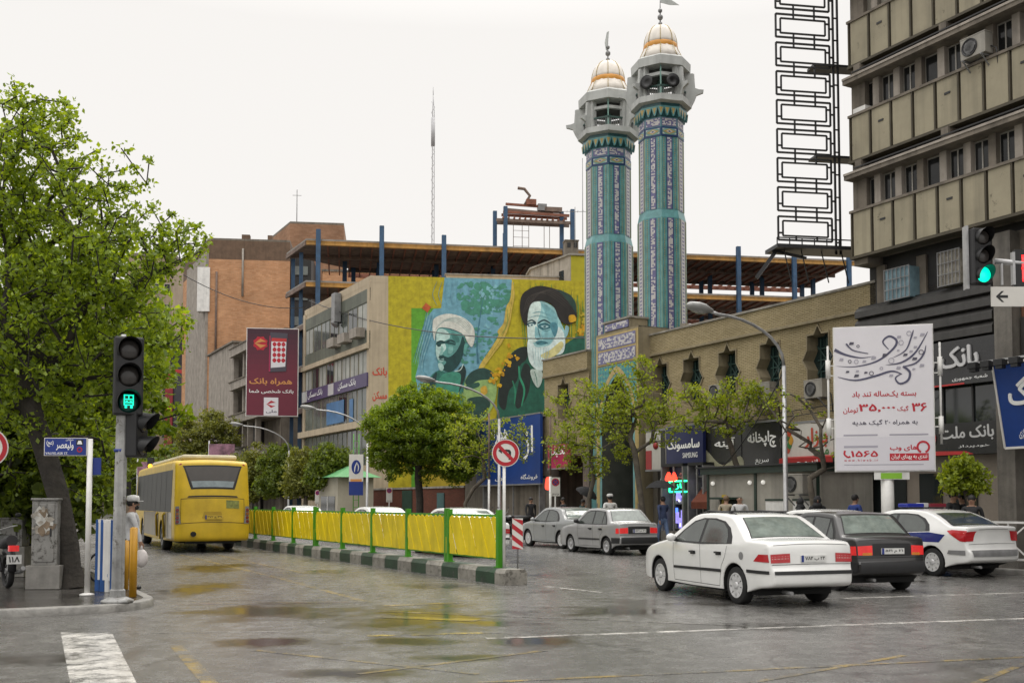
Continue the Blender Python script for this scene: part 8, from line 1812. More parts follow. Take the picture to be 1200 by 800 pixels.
b = MB(); b.path([(-.25, 0, .84), (.05, 0, .8), (.45, 0, .8), (.6, 0, .84)], [.1, .13, .13, .07], M_BTRIM, 12); b.build('seat', mo)
b = MB(); b.path([(1.0, -.36, 1.08), (.98, -.25, 1.06), (1.02, 0, .98), (.98, .25, 1.06), (1.0, .36, 1.08)], .016, M_GALV, 6); b.bar((.98, .28, 1.06), (.94, .34, 1.25), .012, .012, M_GALV); b.ball((.94, .36, 1.28), .06, M_BTRIM, 10, (.3, 1, .7)); b.ball((.94, -.36, 1.28), .06, M_BTRIM, 10, (.3, 1, .7)); b.build('handlebar', mo)
b = MB(); b.path([(-.3, 0, .3), (-.3, 0, .5), (-.2, 0, .62), (0, 0, .66), (.2, 0, .62)], .07, M_BTRIM, 8); b.build('mudguard', mo)
b = MB(); b.b2((-.42, -.08, .66), (-.32, .08, .76), M_TLON); b.build('tail_light', mo); b = MB(); b.b2((-.44, -.12, .44), (-.42, .12, .6), M_PLATE); add_text(b, Fr((-.44, 0, .44), (0, -1, 0), FZ, (-1, 0, 0)), '۱۱۸', (-.09, .03, .09, .13), .003, M_SBK, bold=.02); b.build('number_plate', mo)
b = MB(); b.ball((1.12, 0, .95), .1, M_GALV, 12); b.build('headlight', mo)
# dark bicycle wheel behind the railing
q = onG(92, 690, KZ); o = tag(MB().lathe([(.29, -.02), (.32, 0), (.29, .02), (.28, 0), (.29, -.02)], M_TYRE, 24, c=(0, 0, .33), ax=(Vector((1, 0, 0)), FZV, Vector((0, 1, 0))), caps=False).build('bicycle_wheel', loc=(q.x + .15, q.y + .8, KZ), rz=rad(20)), 'dark thin wheel leaning behind the street sign post', 'wheel')
# ------------------------------------------------------------------ right-hand traffic light on its mast arm
RY = 21.8; rp = onY(1236, 400, RY); tr = thing('traffic_light', 'right-hand traffic light showing plain green on a mast arm with a red countdown', 'traffic light', (rp.x, RY, KZ), 0); m = RY / FPX
X = lambda px, py=300: onY(px, py, RY).x - rp.x
Z = lambda px, py: onY(px, py, RY).z - KZ
b = MB(); b.path([(0, 0, 0), (0, 0, Z(1230, 240))], [.11, .08], M_POLE, 12); b.build('post', tr)
b = MB(); za = Z(1170, 306); b.path([(0, 0, za - .1), (X(1165), 0, za)], .06, M_GALV, 10); b.b2((X(1185), -.06, Z(1187, 334)), (X(1188), .04, Z(1187, 296)), M_GALV); b.b2((X(1172), -.04, Z(1173, 334)), (X(1174), .0, za), M_GALV); b.build('arm', tr)
hd = signal_head(tr, (X(1149.5), -.1, Z(1150, 301)), rad(10), 3, 2, .185)
b = MB(); b.b2((X(1133), .02, Z(1135, 338)), (X(1136), .2, Z(1135, 264)), M_GALV); b.build('back_board', tr)
b = MB(); b.b2((X(1188), -.05, Z(1200, 336)), (X(1228), .06, Z(1200, 293)), M_TLB); b.build('countdown_box', tr)
b = MB(); M_RLED = mat('red_led', (.95, .03, .03, 1), .4, 0, emit=2.2); f = Fr((X(1196), -.05, Z(1210, 330)), (1, 0, 0), FZ); w, h, t = 14 * m, 31 * m, 2.6 * m
for dx in (0, 17 * m):
    for u0, v0, u1, v1 in ((0, 0, w, t), (0, h - t, w, h), (0, h / 2 - t / 2, w, h / 2 + t / 2), (0, 0, t, h), (w - t, 0, w, h)):
        if dx and (u0, v0, u1) == (0, 0, t): v0 = h / 2
        b.poly(f, [(dx + u0, v0), (dx + u1, v0), (dx + u1, v1), (dx + u0, v1)], .004, .004, M_RLED)
b.build('countdown_digits', tr)
b = MB(); b.b2((X(1158), -.1, Z(1160, 360)), (X(1290), -.07, Z(1160, 337)), M_SWH); b.build('direction_board', tr)
f = Fr((X(1158), -.1, Z(1160, 360)), (1, 0, 0), FZ); h = Z(1160, 337) - Z(1160, 360); b = MB(); c0 = h * .22; b.poly(f, [(c0, h * .5), (c0 + h * .3, h * .78), (c0 + h * .42, h * .78), (c0 + h * .22, h * .57), (c0 + h * .62, h * .57), (c0 + h * .62, h * .43), (c0 + h * .22, h * .43), (c0 + h * .42, h * .22), (c0 + h * .3, h * .22)], .003, .003, M_SBK)
add_text(b, f, 'میدان ولیعصر', (h * 1.75, h * .2, h * 4.6, h * .8), .003, M_SBK, bold=.015); b.build('direction_marking', tr)
b = MB(); b.bar((X(1215), -.05, Z(1215, 336)), (X(1215), -.05, Z(1215, 360)), .04, .04, M_GALV); b.build('bracket', tr)
# blue shop board leaning out over the pavement at the right edge
tb = TF - .9; s0, zA = fs(1163, 427, tb - .45); s1, zB_ = fs(1177, 525, tb)
o = thing('banner', 'blue shop board with big white Persian letters leaning out under floodlights at the right edge', 'shop sign', W(s0, tb), ROT); w = 3.4; hB = zA - zB_
f = Fr((0, 0, zB_), (1, 0, 0), Vector((0, -.45, hB))); L_ = math.hypot(hB, .45)
b = MB(); b.poly(f, [(0, 0), (w, 0), (w, L_), (0, L_)], -.08, 0, M_BLUEB); b.build('board', o)
b = MB()
for a, c in (((0, 0), (w, 0)), ((0, L_), (w, L_)), ((0, 0), (0, L_)), ((w, 0), (w, L_))): b.bar(f.p(*a, .0), f.p(*c, .0), .05, .06, M_SWH)
b.build('board_frame', o)
b = MB(); add_text(b, f, 'سامسونگ', (w * .1, L_ * .42, w * .95, L_ * .82), .008, M_WHS, bold=.03, depth=.03); add_text(b, f, 'موبایل مرکزی', (w * .14, L_ * .1, w * .32, L_ * .22), .008, M_WHS, bold=.015); b.build('lettering', o)
b = MB(); b.bar(f.p(-.5, L_ + .12, .3), f.p(w, L_ + .12, .3), .05, .05, M_GALV)
for q in (.2, 1.3, 2.4): b.bar(f.p(q, L_, -.05), f.p(q, L_ + .12, .3), .03, .03, M_GALV)
for q in (-.3, .1, .5, .95, 1.5, 2.1, 2.7): c_ = f.p(q, L_ + .05, .35); b.box(c_, (.26, .24, .16), M_BLK); b.box(c_ - Vector((0, 0, .12)), (.2, .16, .1), M_BLK)
b.build('floodlight_rail', o)
# pavement fence at the right edge
fr0 = W(21.0, TK + .35, KZ); o = thing('railing', 'white metal pavement railing with one blue post behind the police car', 'railing', fr0, ROT)
for i in range(7):
    b = MB(); x = i * 1.15; mm = mat('railing_bright_blue', '2a62a8', .45, .15) if i == 3 else M_WHP; b.b2((x - (.1 if i == 3 else .03), -.04, 0), (x + (.1 if i == 3 else .03), .04, 1.12), mm); b.build('post', o)
for i in range(6):
    b = MB(); x0, x1 = i * 1.15 + .03, i * 1.15 + 1.12
    b.bar((x0, 0, 1.05), (x1, 0, 1.05), .04, .05, M_WHP); b.bar((x0, 0, .2), (x1, 0, .2), .04, .05, M_WHP); b.bar((x0, 0, .2), (x1, 0, 1.05), .03, .03, M_WHP); b.bar((x0, 0, 1.05), (x1, 0, .2), .03, .03, M_WHP); b.bar(((x0 + x1) / 2, 0, .2), ((x0 + x1) / 2, 0, 1.05), .03, .03, M_WHP); b.build('panel', o)
# amber lamp over the far lane
q = onY(176, 546, 70); o = thing('traffic_light', 'small amber lit traffic lamp beyond the bus roof', 'traffic light', (q.x, q.y, 0)); b = MB(); b.cyl((0, .2, 0), (0, .2, q.z + .4), .07, M_POLE, n=8); b.build('post', o); b = MB(); b.b2((-.2, 0, q.z - .3), (.2, .2, q.z + .6), M_TLB); b.build('housing', o); b = MB(); b.lathe([(.15, 0), (0, .05)], mat('amber_lit', (1, .35, .02, 1), .4, 0, emit=3), 14, c=(0, 0, q.z), ax=(Vector((1, 0, 0)), FZV, Vector((0, -1, 0)))); b.build('lens', o)
# ------------------------------------------------------------------ trees
M_BARK = mat('dark_bark', (.035, .03, .024), .9, .35, 4, bump=.5, bscale=14); M_BARKL = mat('grey_brown_bark', (.1, .085, .065), .9, .3, 4, bump=.4, bscale=14)
L_BIG = leaf_mat('plane_leaf', (.1, .165, .009, 1), (.32, .43, .035, 1), .52); L_RND = leaf_mat('ash_leaf', (.08, .135, .006, 1), (.24, .34, .022, 1), .5)
L_YNG = leaf_mat('young_leaf', (.14, .2, .01, 1), (.36, .43, .045, 1), .5); L_OLV = leaf_mat('olive_leaf', (.12, .14, .025, 1), (.28, .3, .07, 1)); L_FAR = leaf_mat('far_leaf', (.07, .11, .012, 1), (.19, .25, .035, 1))
def leaves(name, parent, C, rad_, per, size, m, seed, up=.3, flat=.75, long=1.5):
    r = np.random.default_rng(seed); C = np.asarray(C); n = len(C) * per
    cen = np.repeat(C, per, 0); rr = np.repeat(np.asarray(rad_) if np.ndim(rad_) else np.full(len(C), rad_), per)
    d = r.normal(size=(n, 3)); d /= np.linalg.norm(d, axis=1)[:, None]; p = cen + d * (rr * r.random(n) ** .55)[:, None] * np.array([1, 1, flat])
    a = r.normal(size=(n, 3)); a[:, 2] -= .25; a /= np.linalg.norm(a, axis=1)[:, None]
    nrm = r.normal(size=(n, 3)) + np.array([0, 0, up * 3]); b = np.cross(a, nrm); b /= np.linalg.norm(b, axis=1)[:, None] + 1e-9
    s = size * r.uniform(.6, 1.35, n)[:, None]; nn = np.cross(a, b) * s * .18
    V = np.stack([p - a * s * long * .5, p + b * s * .5 + nn, p + a * s * long * .5, p - b * s * .5 + nn], 1).reshape(-1, 3)
    me = bpy.data.meshes.new(name); me.vertices.add(n * 4); me.vertices.foreach_set('co', V.ravel()); me.loops.add(n * 4); me.loops.foreach_set('vertex_index', np.arange(n * 4)); me.polygons.add(n)
    me.polygons.foreach_set('loop_start', np.arange(n) * 4); me.polygons.foreach_set('loop_total', np.full(n, 4)); me.materials.append(m); me.update(calc_edges=True); me.validate()
    o = bpy.data.objects.new(name, me); COL.objects.link(o); o.parent = parent; return o
def tree(label, base, trunk, blobs_, ncl, per, size, clr, lm, bark, seed, r0=.2, tip=.012, name='tree', twigs=True, sag=.0, group=None, cat='tree', flat=.75, bare=0, long=1.5):
    """trunk: poly-line from the base; blobs: ellipsoids (x, y, z, rx, ry, rz, weight) the crown fills; limbs grow to every leaf clump"""
    o = thing(name, label, cat, base, 0, group); r = np.random.default_rng(seed)
    w = np.array([b[6] if len(b) > 6 else b[3] * b[4] * b[5] for b in blobs_], float); w /= w.sum(); T = []
    while len(T) < ncl:
        b = blobs_[r.choice(len(blobs_), p=w)]; d = r.normal(size=3); d /= np.linalg.norm(d); q = r.random() ** .42
        T.append((b[0] + d[0] * b[3] * q, b[1] + d[1] * b[4] * q, b[2] + d[2] * b[5] * q))
    T = np.array(T)
    N = []; par = []
    tr = [Vector(p) for p in trunk]
    for a, c in zip(tr, tr[1:]):
        k = max(1, int((c - a).length / .3))
        for i in range(k): N.append(np.array(a.lerp(c, i / k))); par.append(len(N) - 2)
    N.append(np.array(tr[-1])); par.append(len(N) - 2); nt = len(N); h0 = nt // 3
    order = np.argsort(np.linalg.norm(T - N[-1], axis=1) + r.normal(0, .3, len(T))); leafnode = []
    A = np.zeros((nt + ncl * 8 + 10, 3)); A[:nt] = N; cnt = nt
    for ti in order:
        t = T[ti]; dd = np.linalg.norm(A[h0:cnt] - t, axis=1) + np.maximum(0, A[h0:cnt, 2] - t[2]) * .9; j = h0 + int(np.argmin(dd)); a = A[j].copy(); v = t - a; L = np.linalg.norm(v); k = min(7, max(1, int(L / .45))); pj = j
        out = v.copy(); out[2] *= .5
        for i in range(1, k + 1):
            q = i / k; p = a + v * q; p[2] += math.sin(math.pi * q) * L * .1; p += r.normal(0, .03 * L, 3) * (1 - q) * (1 if i < k else 0)
            A[cnt] = p; par.append(pj); pj = cnt; cnt += 1
        leafnode.append(pj)
    wt = np.zeros(cnt)
    for j in leafnode: wt[j] += 1
    for j in range(cnt - 1, 0, -1): wt[par[j]] += wt[j]
    R = np.maximum(tip, r0 * (wt / max(1, wt[0])) ** .5)
    ch = [[] for _ in range(cnt)]
    for j in range(1, cnt): ch[par[j]].append(j)
    mb = MB(); mb2 = MB(); stack = [(0, None)]
    while stack:
        j, p = stack.pop(); pts = [A[p]] if p is not None else []; rs = [min(R[p], R[j] * 1.25)] if p is not None else []; c = j; pts.append(A[c]); rs.append(R[c] * (1.5 if c == 0 else 1))
        while ch[c]:
            kids = sorted(ch[c], key=lambda q: -wt[q])
            for q in kids[1:]: stack.append((q, c))
            c = kids[0]; pts.append(A[c]); rs.append(R[c])
        if len(pts) > 1: (mb if p is None else mb2).path(pts, rs, bark, 8 if rs[0] > .06 else 5 if rs[0] > .025 else 4, caps=False)
    mb.build('trunk', o); mb2.build('limbs', o)
    if per:
        keep = T if not bare else T[r.random(len(T)) > bare]
        leaves('crown', o, keep, clr * r.uniform(.6, 1.3, len(keep)), per, size, lm, seed + 1, flat=flat, long=long)
    return o
# the big street tree at the left
bt_ = onG(84, 688, KZ); Yt = bt_.y
def lp(px, py, dy=0.): p = onY(px, py, Yt + dy); return (p.x - bt_.x, p.y - bt_.y, p.z - KZ)
def bl(px, py, rx, rz, dy=0., ry=None, w=None):
    m = (Yt + dy) / FPX; x, y, z = lp(px, py, dy); b = (x, y, z, rx * m, (ry or rx) * m, rz * m); return b + ((w,) if w else ())
tree('big spreading green tree with a dark trunk beside the tall cabinet at the left', bt_, [(0, 0, 0), lp(80, 640), lp(68, 580), lp(52, 525), lp(36, 480), lp(30, 420)],
     [bl(45, 210, 95, 95, 0, 110), bl(-60, 260, 110, 130, 0, 110), bl(110, 290, 100, 85, -.3, 95), bl(180, 285, 68, 42, .3, 60), bl(60, 380, 125, 95, 0, 105), bl(165, 395, 50, 65, 0, 55), bl(20, 470, 90, 60, .4, 90), bl(150, 470, 38, 55, .2, 45), bl(45, 140, 50, 42, 0, 60), bl(216, 262, 22, 14, 0, 18), bl(228, 300, 26, 18, 0, 20), bl(150, 200, 30, 28, 0, 30), bl(195, 505, 12, 16, 0, 14), bl(110, 525, 48, 45, 1.5, 55), bl(20, 545, 70, 45, 2.5, 60), bl(118, 575, 26, 26, 1.5, 30)],
     1700, 23, .062, .2, L_BIG, M_BARK, 11, .2, .012)
tree('second dark trunked street tree just behind the big left tree', onG(45, 668, KZ), [(0, 0, 0), (-.2, .1, 2), (-.5, .3, 4.0)], [(-.3, .3, 5.5, 3.4, 3, 2.4), (1.4, 0, 4.2, 2, 2, 1.5), (-2.5, .5, 4.0, 2.2, 2, 1.8)], 330, 55, .12, .4, L_BIG, M_BARK, 15, .2)
for i, (s, t, h, lab) in enumerate(((29, 1.9, 6.0, 'street tree on the left pavement behind the tall cabinet'), (27, -.6, 6.5, 'leafy tree behind the low cabinet at the far left'), (35, 2.2, 6.5, 'street tree seen between the tall cabinet and the street sign'), (41, 1.2, 7.5, 'taller tree at the left edge behind the motorcycle'), (24.2, 1.3, 3.6, 'low leafy tree behind the street sign post'))):
    tree(lab, W(s, t, KZ), [(0, 0, 0), (.1, 0, 1.5), (0, .1, h * .5)], [(0, 0, h * .62, h * .36, h * .36, h * .33), (.8, 0, h * .45, h * .3, h * .3, h * .22), (-.8, 0, h * .42, h * .3, h * .3, h * .2)], 170, 60, .16, .5, L_BIG if i % 2 else L_FAR, M_BARK, 30 + i, .16, group='trees along the left pavement')
for i, (s, t, h) in enumerate(((112, 22, 8), (126, 22.3, 8.5), (142, 21.8, 9), (160, 22.4, 9), (182, 22, 10), (206, 22, 10), (235, 22, 11), (270, 20, 12), (300, 8, 14), (310, -6, 16), (290, 14, 13))):
    tree('street tree in the hazy green far end of the street left of the bus', W(s, t, 0), [(0, 0, 0), (0, .1, h * .4)], [(0, 0, h * .62, h * .42, h * .42, h * .36), (1.5, 1, h * .4, h * .4, h * .4, h * .25)], 70, 40, .4, 1.1, L_FAR, M_BARK, 40 + i, .2, group='trees closing the far end of the street')
# right pavement
def rtree(label, px, T, crown, trunk_px, ncl, per, size, clr, lm, bark, seed, r0, yb=600, **k):
    p = onT(px, yb, T); b = Vector((p.x, p.y, KZ)); Y = p.y; m = Y / FPX
    def q(x, y, dy=0): v = onY(x, y, Y + dy); return (v.x - b.x, v.y - b.y, v.z - KZ)
    bs = []
    for c in crown: x, y, z = q(c[0], c[1], c[4] if len(c) > 4 else 0); bs.append((x, y, z, c[2] * m, c[2] * m * .9, c[3] * m))
    return tree(label, b, [(0, 0, 0)] + [q(*t) for t in trunk_px], bs, ncl, per, size, clr, lm, bark, seed, r0, **k)
rtree('dense rounded dark green tree in front of the mural and bank building', 492, 22.6, [(490, 502, 62, 44), (462, 515, 36, 46), (522, 515, 44, 54), (540, 530, 26, 40), (492, 475, 40, 26), (455, 530, 22, 28), (532, 540, 28, 32), (538, 505, 22, 30), (448, 505, 24, 30)], [(492, 585), (490, 560), (491, 535)], 820, 72, .085, .4, L_RND, M_BARK, 50, .2, long=2.6)
rtree('young light green tree with a crooked bare limb beside the no left turn sign', 548, 22.0, [(552, 505, 30, 30), (575, 515, 26, 26), (598, 500, 24, 24), (560, 545, 24, 20), (535, 540, 18, 26), (612, 520, 14, 20)], [(545, 590), (555, 572), (568, 560), (566, 535)], 130, 24, .075, .28, L_YNG, M_BARKL, 51, .09)
rtree('thin young street tree behind the front parked silver car', 692, 22.3, [(690, 500, 40, 36), (670, 520, 34, 34), (712, 470, 30, 26), (655, 475, 26, 18), (700, 545, 26, 22), (725, 520, 24, 30), (690, 455, 30, 16)], [(690, 585), (696, 560), (692, 535), (694, 510)], 210, 22, .075, .26, L_YNG, M_BARKL, 52, .085)
rtree('young street tree with a forked trunk before the mosque portal', 757, 22.3, [(750, 470, 40, 30), (735, 440, 26, 26), (770, 500, 32, 26), (712, 500, 30, 34), (790, 475, 22, 22), (755, 430, 18, 14), (690, 480, 20, 20)], [(752, 590), (748, 560), (744, 530), (738, 512)], 190, 22, .075, .26, L_YNG, M_BARKL, 53, .11)
rtree('wide low leafy tree with bare lower limbs above the white kiosk', 868, 24.6, [(830, 470, 32, 24), (870, 465, 36, 22), (845, 495, 40, 16), (800, 490, 22, 18), (895, 480, 14, 14), (812, 465, 22, 20)], [(866, 575), (868, 555), (862, 542)], 160, 22, .075, .25, L_YNG, M_BARKL, 54, .1)
rtree('almost leafless grey tree with forked limbs beside the billboard', 955, 22.2, [(925, 500, 30, 28), (965, 510, 26, 30), (905, 470, 18, 22), (985, 540, 14, 22), (940, 470, 20, 18)], [(953, 590), (950, 572), (949, 560)], 70, 14, .07, .2, L_YNG, M_BARKL, 55, .09, bare=.85)
rtree('small bright young tree to the right of the billboard above the police car', 1136, 22.4, [(1128, 548, 18, 14), (1112, 562, 14, 10), (1146, 565, 13, 12), (1128, 572, 18, 10)], [(1135, 590), (1131, 575), (1126, 562)], 95, 40, .075, .2, L_YNG, M_BARKL, 56, .06)
rtree('pale olive feathery tree standing beyond the bus roof', 240, 21.9, [(240, 500, 34, 24), (225, 515, 24, 26), (260, 510, 24, 24), (240, 540, 40, 24)], [(240, 580), (240, 545), (240, 520)], 260, 60, .16, .7, L_OLV, M_BARKL, 57, .25)
for i, (px, cy, rx, rz, lab) in enumerate(((300, 552, 26, 34, 'olive green street tree just right of the bus'), (330, 550, 26, 30, 'street tree behind the far barrier, second from the bus'), (358, 553, 22, 28, 'street tree under the maroon billboard'), (388, 545, 22, 26, 'street tree left of the green roofed kiosk'), (275, 560, 24, 26, 'far street tree directly behind the bus'))):
    rtree(lab, px, 22.2, [(px, cy, rx, rz), (px - 10, cy + 14, rx * .8, rz * .6), (px + 11, cy + 10, rx * .7, rz * .7)], [(px, 590), (px + 1, 570), (px, 555)], 190, 62, .15, .55, (L_OLV, L_FAR)[i % 2], M_BARKL, 60 + i, .16, group='trees along the far right pavement')
# ------------------------------------------------------------------ overhead cables
def cable(label, a, b, sag, r=.018):
    P = [Vector(a).lerp(Vector(b), i / 14) - Vector((0, 0, sag * 4 * (i / 14) * (1 - i / 14))) for i in range(15)]
    tag(MB().path(P, r, M_BLK, 5).build('cable'), label, 'cable')
cable('thin cable slung across the mural from the bank roof to the mosque', onT(362, 352, TF - .4), onT(760, 392, TF + .8), 1.2, .03)
cable('black cable drooping along the mosque wall above the shop signs', W(s_r - .2, TF - .25, 4.75), W(s_l + .4, TF - .25, 4.7), .12)
cable('second black cable along the mosque wall under the windows', W(s_r - .2, TF - .22, 5.0), W(s_l + .6, TF - .2, 4.95), .2)
cable('thin cable running from the curved lamp to the kiosk roof', W(sl_, 22.0, 5.6), W(sk0 - .5, 23.6, 2.9), .25)
cable('cable hanging in front of the brick tower from tree to construction', onY(215, 322, 70), onT(359, 360, TF - .3), .8, .03)
# ------------------------------------------------------------------ people
M_SKIN = mat('skin', (.3, .17, .11), .55, .08, 8); M_HAIR = mat('black_hair', (.012, .01, .009), .6, .2, 8)
def cloth(n, c): return mat('cloth_' + n, c, .85, .15, 5, bump=.2)
def skin_body(name, J, E, Rr, mats_of, parent):
    """a continuous figure grown over a skeleton of joints"""
    me = bpy.data.meshes.new(name); me.from_pydata([tuple(v) for v in J], E, []); o = bpy.data.objects.new(name, me); COL.objects.link(o)
    sm = o.modifiers.new('skin', 'SKIN'); sm.use_smooth_shade = True
    for i, r in enumerate(Rr): me.skin_vertices[0].data[i].radius = r if isinstance(r, tuple) else (r, r)
    me.skin_vertices[0].data[0].use_root = True
    sb = o.modifiers.new('sub', 'SUBSURF'); sb.levels = 2; sb.render_levels = 2
    bpy.context.view_layer.update(); m2 = bpy.data.meshes.new_from_object(o.evaluated_get(bpy.context.evaluated_depsgraph_get())); m2.name = name
    bpy.data.objects.remove(o); bpy.data.meshes.remove(me)
    ms = []
    for p in m2.polygons:
        m = mats_of(p.center, J)
        if m not in ms: ms.append(m); m2.materials.append(m)
        p.material_index = ms.index(m); p.use_smooth = True
    o = bpy.data.objects.new(name, m2); COL.objects.link(o); o.parent = parent; return o
def person(label, loc, yaw, top, trouser, H=1.72, shoes=M_BLK, stride=.12, arm_r=None, arm_l=None, hat=None, jacket=None, head_turn=0., hair=M_HAIR, bag=False, skirt=None, scarf=None, beard=False):
    """faces local +x"""
    o = thing('person', label, 'person', loc, yaw); k = H / 1.72
    P = lambda *a: Vector(a) * k
    hip, chest, neck, head = P(0, 0, .93), P(.01, 0, 1.25), P(.0, 0, 1.46), P(.025, 0, 1.59)
    J = [hip, P(0, 0, 1.1), chest, P(0, 0, 1.38), neck, head, P(.03, 0, 1.66)]; R = [(.15 * k, .12 * k), (.135 * k, .11 * k), (.16 * k, .12 * k), (.15 * k, .1 * k), .055 * k, .088 * k, .075 * k]
    E = [(0, 1), (1, 2), (2, 3), (3, 4), (4, 5), (5, 6)]; hands = []
    for sd, st_, ar in ((1, stride, arm_l), (-1, -stride, arm_r)):
        b = len(J); J += [P(0, sd * .095, .86), P(st_ * .6 + .02, sd * .1, .49), P(st_ - (.06 if st_ < 0 else 0), sd * .1, .1), P(st_ + .02, sd * .105, .04), P(st_ + .15, sd * .12, .035)]; R += [.1 * k, .068 * k, .048 * k, .045 * k, .038 * k]
        E += [(0, b), (b, b + 1), (b + 1, b + 2), (b + 2, b + 3), (b + 3, b + 4)]
        b = len(J); a = ar or [(.0, .2, 1.4), (-.02 - st_ * .5, .25, 1.13), (.05 - st_ * .9, .24, .88)]
        J += [P(a[0][0], sd * a[0][1], a[0][2]), P(a[1][0], sd * a[1][1], a[1][2]), P(a[2][0], sd * a[2][1], a[2][2])]; R += [.062 * k, .046 * k, .034 * k]; E += [(3, b), (b, b + 1), (b + 1, b + 2)]
        w = J[-1]; d = (w - J[-2]).normalized(); hb = len(J); J.append(w + d * .06 * k); R.append(.03 * k); E.append((b + 2, hb)); up_ = Vector((1, 0, 0)) if abs(d.x) < .8 else Vector((0, 0, 1)); sdv_ = d.cross(up_).normalized(); fw = d.cross(sdv_).normalized()
        for q in range(4):
            f0 = w + d * .075 * k + fw * (q - 1.5) * .021 * k; L_ = (.065, .075, .07, .055)[q] * k; n0 = len(J); J += [f0, f0 + d * L_ * .55 + sdv_ * sd * .006, f0 + d * L_ * .9 + sdv_ * sd * .028]; R += [.0095 * k, .0085 * k, .0075 * k]; E += [(hb, n0), (n0, n0 + 1), (n0 + 1, n0 + 2)]
        n0 = len(J); J += [w + d * .035 * k - fw * .035 * k, w + d * .075 * k - fw * .05 * k + sdv_ * sd * .012]; R += [.011 * k, .009 * k]; E += [(hb, n0), (n0, n0 + 1)]; hands.append(w + d * .1 * k)
    def which(c, J_):
        if c.z > 1.445 * k and abs(c.y) < .12: return M_SKIN
        if c.z < .085 * k: return shoes
        for h in hands:
            if (c - h).length < .11 * k: return M_SKIN
        if c.z < .95 * k and abs(c.y) < .2 * k: return trouser
        return top
    skin_body('body', J, E, R, which, o)
    # head features
    hd = MB(); c = head + P(0, 0, .02); hd.ball(c + P(.095, 0, -.015), .02 * k, M_SKIN, 8, (.9, .7, 1.3))
    for sd in (-1, 1): hd.ball(c + P(.0, sd * .09, -.01), .025 * k, M_SKIN, 8, (.7, .4, 1.2)); 
    hd.build('nose_and_ears', o); ey = MB()
    for sd in (-1, 1): ey.ball(c + P(.083, sd * .035, .015), .011 * k, M_SBK, 8); ey.bar(c + P(.088, sd * .018, .036), c + P(.078, sd * .055, .036), .01, .008, M_HAIR)
    ey.bar(c + P(.086, -.025, -.06), c + P(.086, .025, -.06), .008, .008, mat('lips', (.22, .07, .06), .5, 0)); ey.build('face', o)
    if hair: h = MB(); h.ball(c + P(-.022, 0, .035), .104 * k, hair, 16, (1, .95, 1.0)); h.build('hair', o)
    if beard: h = MB(); h.ball(c + P(.05, 0, -.07), .06 * k, M_HAIR, 10, (.9, 1.1, .8)); h.build('beard', o)
    if hat: h = MB(); h.lathe([(.112 * k, .0), (.116 * k, .06), (.1 * k, .1), (.03 * k, .115), (0, .115)], hat, 18, c=c + P(-.005, 0, .05)); h.poly(Fr(c + P(.09, 0, .05), (1, 0, 0), (0, 1, 0)), [(-.02, -.09), (.07, -.06), (.09, 0), (.07, .06), (-.02, .09)], -.006, .008, hat); h.build('hat', o)
    if scarf: h = MB(); h.ball(c + P(-.02, 0, .01), .118 * k, scarf, 16, (1, .98, 1.12)); h.lathe([(.1 * k, 0), (.17 * k, -.14 * k)], scarf, 16, c=c + P(-.03, 0, -.06)); h.build('headscarf', o)
    if jacket: h = MB(); h.lathe([(.19, .8), (.2, .95), (.185, 1.12), (.215, 1.3), (.2, 1.4), (.1, 1.47)], jacket, 18, ax=(Vector((.72, 0, 0)), Vector((0, 1.1, 0)), Vector((0, 0, 1)))); h.build('jacket', o)
    return o, hands
q = onG(163, 692); yaw = rad(62)
o, hs_ = person('man in a white cap and pale shirt standing behind the yellow bollard with a bag', (q.x - .2, q.y + .1, .008), rad(20), cloth('pale_grey', (.5, .5, .5)), cloth('black', (.02, .02, .022)), 1.72, hat=cloth('white', (.62, .62, .6)), stride=.05, arm_r=[(.0, .2, 1.4), (.1, .25, 1.14), (.16, .25, .9)], beard=True, hair=M_HAIR)
mi = o.matrix_basis
c_ = mi @ (hs_[1] + Vector((0, 0, -.2))); b = MB(); b.ball((0, 0, 0), .15, cloth('bag_white', (.6, .56, .54)), 14, (.8, .6, 1.15)); b.path([(0, 0, .15), (.0, 0, .26)], [.03, .012], cloth('bag_white', (.6, .56, .54)), 8); tag(b.build('shopping_bag', loc=c_), 'small white shopping bag in the hand of the man in the white cap', 'bag')
p = onT(777, 600, 22.0); o, hs_ = person('walker in a dark blue jacket and jeans carrying a black umbrella', (p.x, p.y, KZ), rad(118), cloth('navy', (.03, .045, .1)), cloth('jeans', (.1, .15, .26)), 1.7, stride=.2, arm_r=[(.0, .2, 1.4), (.12, .24, 1.2), (.2, .12, 1.38)], shoes=cloth('grey_shoe', (.2, .2, .2)))
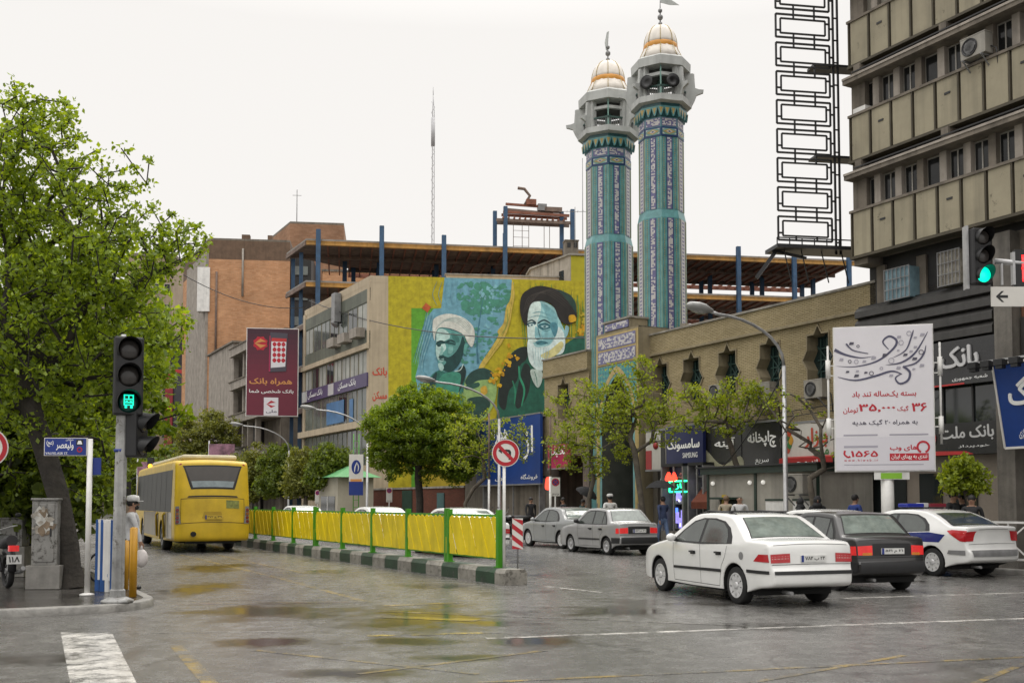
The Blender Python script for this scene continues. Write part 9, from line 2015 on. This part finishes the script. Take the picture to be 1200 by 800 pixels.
def umbrella(label, pos, r=.55, tilt=(0, 0)):
    u = thing('umbrella', label, 'umbrella', pos); u.rotation_euler = (tilt[0], tilt[1], .3); b = MB(); m = cloth('umbrella_black', (.012, .012, .014)); V = [(0, 0, .3)]; n = 8; K = 4
    for j in range(1, K + 1):
        for i in range(n * 2):
            a = math.pi * i / n; rr = r * j / K * (1 if i % 2 == 0 else .955); V.append((rr * math.cos(a), rr * math.sin(a), .3 - .28 * (j / K) ** 2 * (1 if i % 2 == 0 else .95)))
    F = [(0, 1 + i, 1 + (i + 1) % 16) for i in range(16)] + [(1 + (j - 1) * 16 + i, 1 + j * 16 + i, 1 + j * 16 + (i + 1) % 16, 1 + (j - 1) * 16 + (i + 1) % 16) for j in range(1, K) for i in range(16)]
    b.add(V, F, m); b.build('canopy', u); b = MB(); b.cyl((0, 0, -.55), (0, 0, .36), .01, M_GRAYM, n=6); b.path([(0, 0, -.55), (0, 0, -.62), (.03, 0, -.66)], .014, M_BTRIM, 6)
    for i in range(8): a = 2 * math.pi * i / 8; b.bar((0, 0, .28), (r * math.cos(a), r * math.sin(a), .01), .008, .008, M_GRAYM)
    b.build('shaft', u)
hp = o.matrix_basis @ hs_[1]; umbrella('open black umbrella over the walker in the blue jacket', hp + Vector((0, 0, .55)))
p = onT(716, 640, 21.5); person('man in a white cap and white shirt standing behind the rear parked silver car', (onT(715, 600, 21.6).x, onT(715, 600, 21.6).y, KZ), rad(100), cloth('white', (.62, .62, .6)), cloth('black', (.02, .02, .022)), 1.78, hat=cloth('white', (.62, .62, .6)))
p = onT(660, 600, 23.2); person('person in dark clothes behind the front parked silver car', (p.x, p.y, KZ), rad(200), cloth('black', (.02, .02, .022)), cloth('black', (.02, .02, .022)), 1.7)
p = onT(683, 600, 23.4); o, hs_ = person('person walking under a tilted black umbrella near the portal', (p.x, p.y, KZ), rad(-40), cloth('teal', (.04, .12, .12)), cloth('black', (.02, .02, .022)), 1.62, arm_r=[(.0, .2, 1.4), (.12, .24, 1.2), (.2, .12, 1.36)]); umbrella('tilted black umbrella held by the person near the portal', o.matrix_basis @ hs_[1] + Vector((0, 0, .5)), .5, (rad(25), rad(20)))
for px, T, lab, tp, yw, kw in ((867, 22.4, 'balding man in a pale shirt facing the road before the kiosk hatch', 'pale_grey', -110, dict(hair=None)), (851, 22.8, 'person with light brown hair at the kiosk hatch', 'beige', 60, dict(hair=mat('brown_hair', (.14, .09, .05), .6, .2))), (938, 22.2, 'woman in a black headscarf behind the white saloon, left of the bare tree', 'black', 150, dict(scarf=cloth('black', (.02, .02, .022)), H=1.62)), (958, 22.0, 'woman in a black headscarf with her face showing, right of the bare tree', 'black', -100, dict(scarf=cloth('black', (.02, .02, .022)), H=1.68)), (1002, 22.6, 'man in a blue shirt behind the dark grey car', 'blue', 20, dict(H=1.72)), (1117, 22.2, 'dark haired person behind the police car light bar, on the left', 'black', -60, dict(H=1.78)), (1128, 22.6, 'dark haired person behind the police car, in the middle of three', 'black', 160, dict(H=1.74)), (1139, 22.0, 'woman with black hair behind the police car, on the right of three', 'black', -120, dict(H=1.68)), (622, 23.0, 'person on the pavement behind the red and white marker board', 'black', -70, {})):
    p = onT(px, 600, T); col_ = {'pale_grey': (.5, .5, .5), 'beige': (.35, .3, .22), 'black': (.02, .02, .022), 'blue': (.03, .06, .25)}[tp]; person(lab, (p.x, p.y, KZ), rad(yw), cloth(tp, col_), cloth('black', (.02, .02, .022)), **kw)
# parked motorcycles by the blue banner shop
for px, T, lab in ((604, 22.2, 'parked dark motorcycle below the blue banner, left one'), (616, 22.6, 'parked motorcycle with a yellow guard below the blue banner')):
    p = onT(px, 600, T); r_ = copy_tree(mo); r_['label'] = lab; r_.location = (p.x, p.y, KZ); r_.rotation_euler = (0, 0, rad(200))
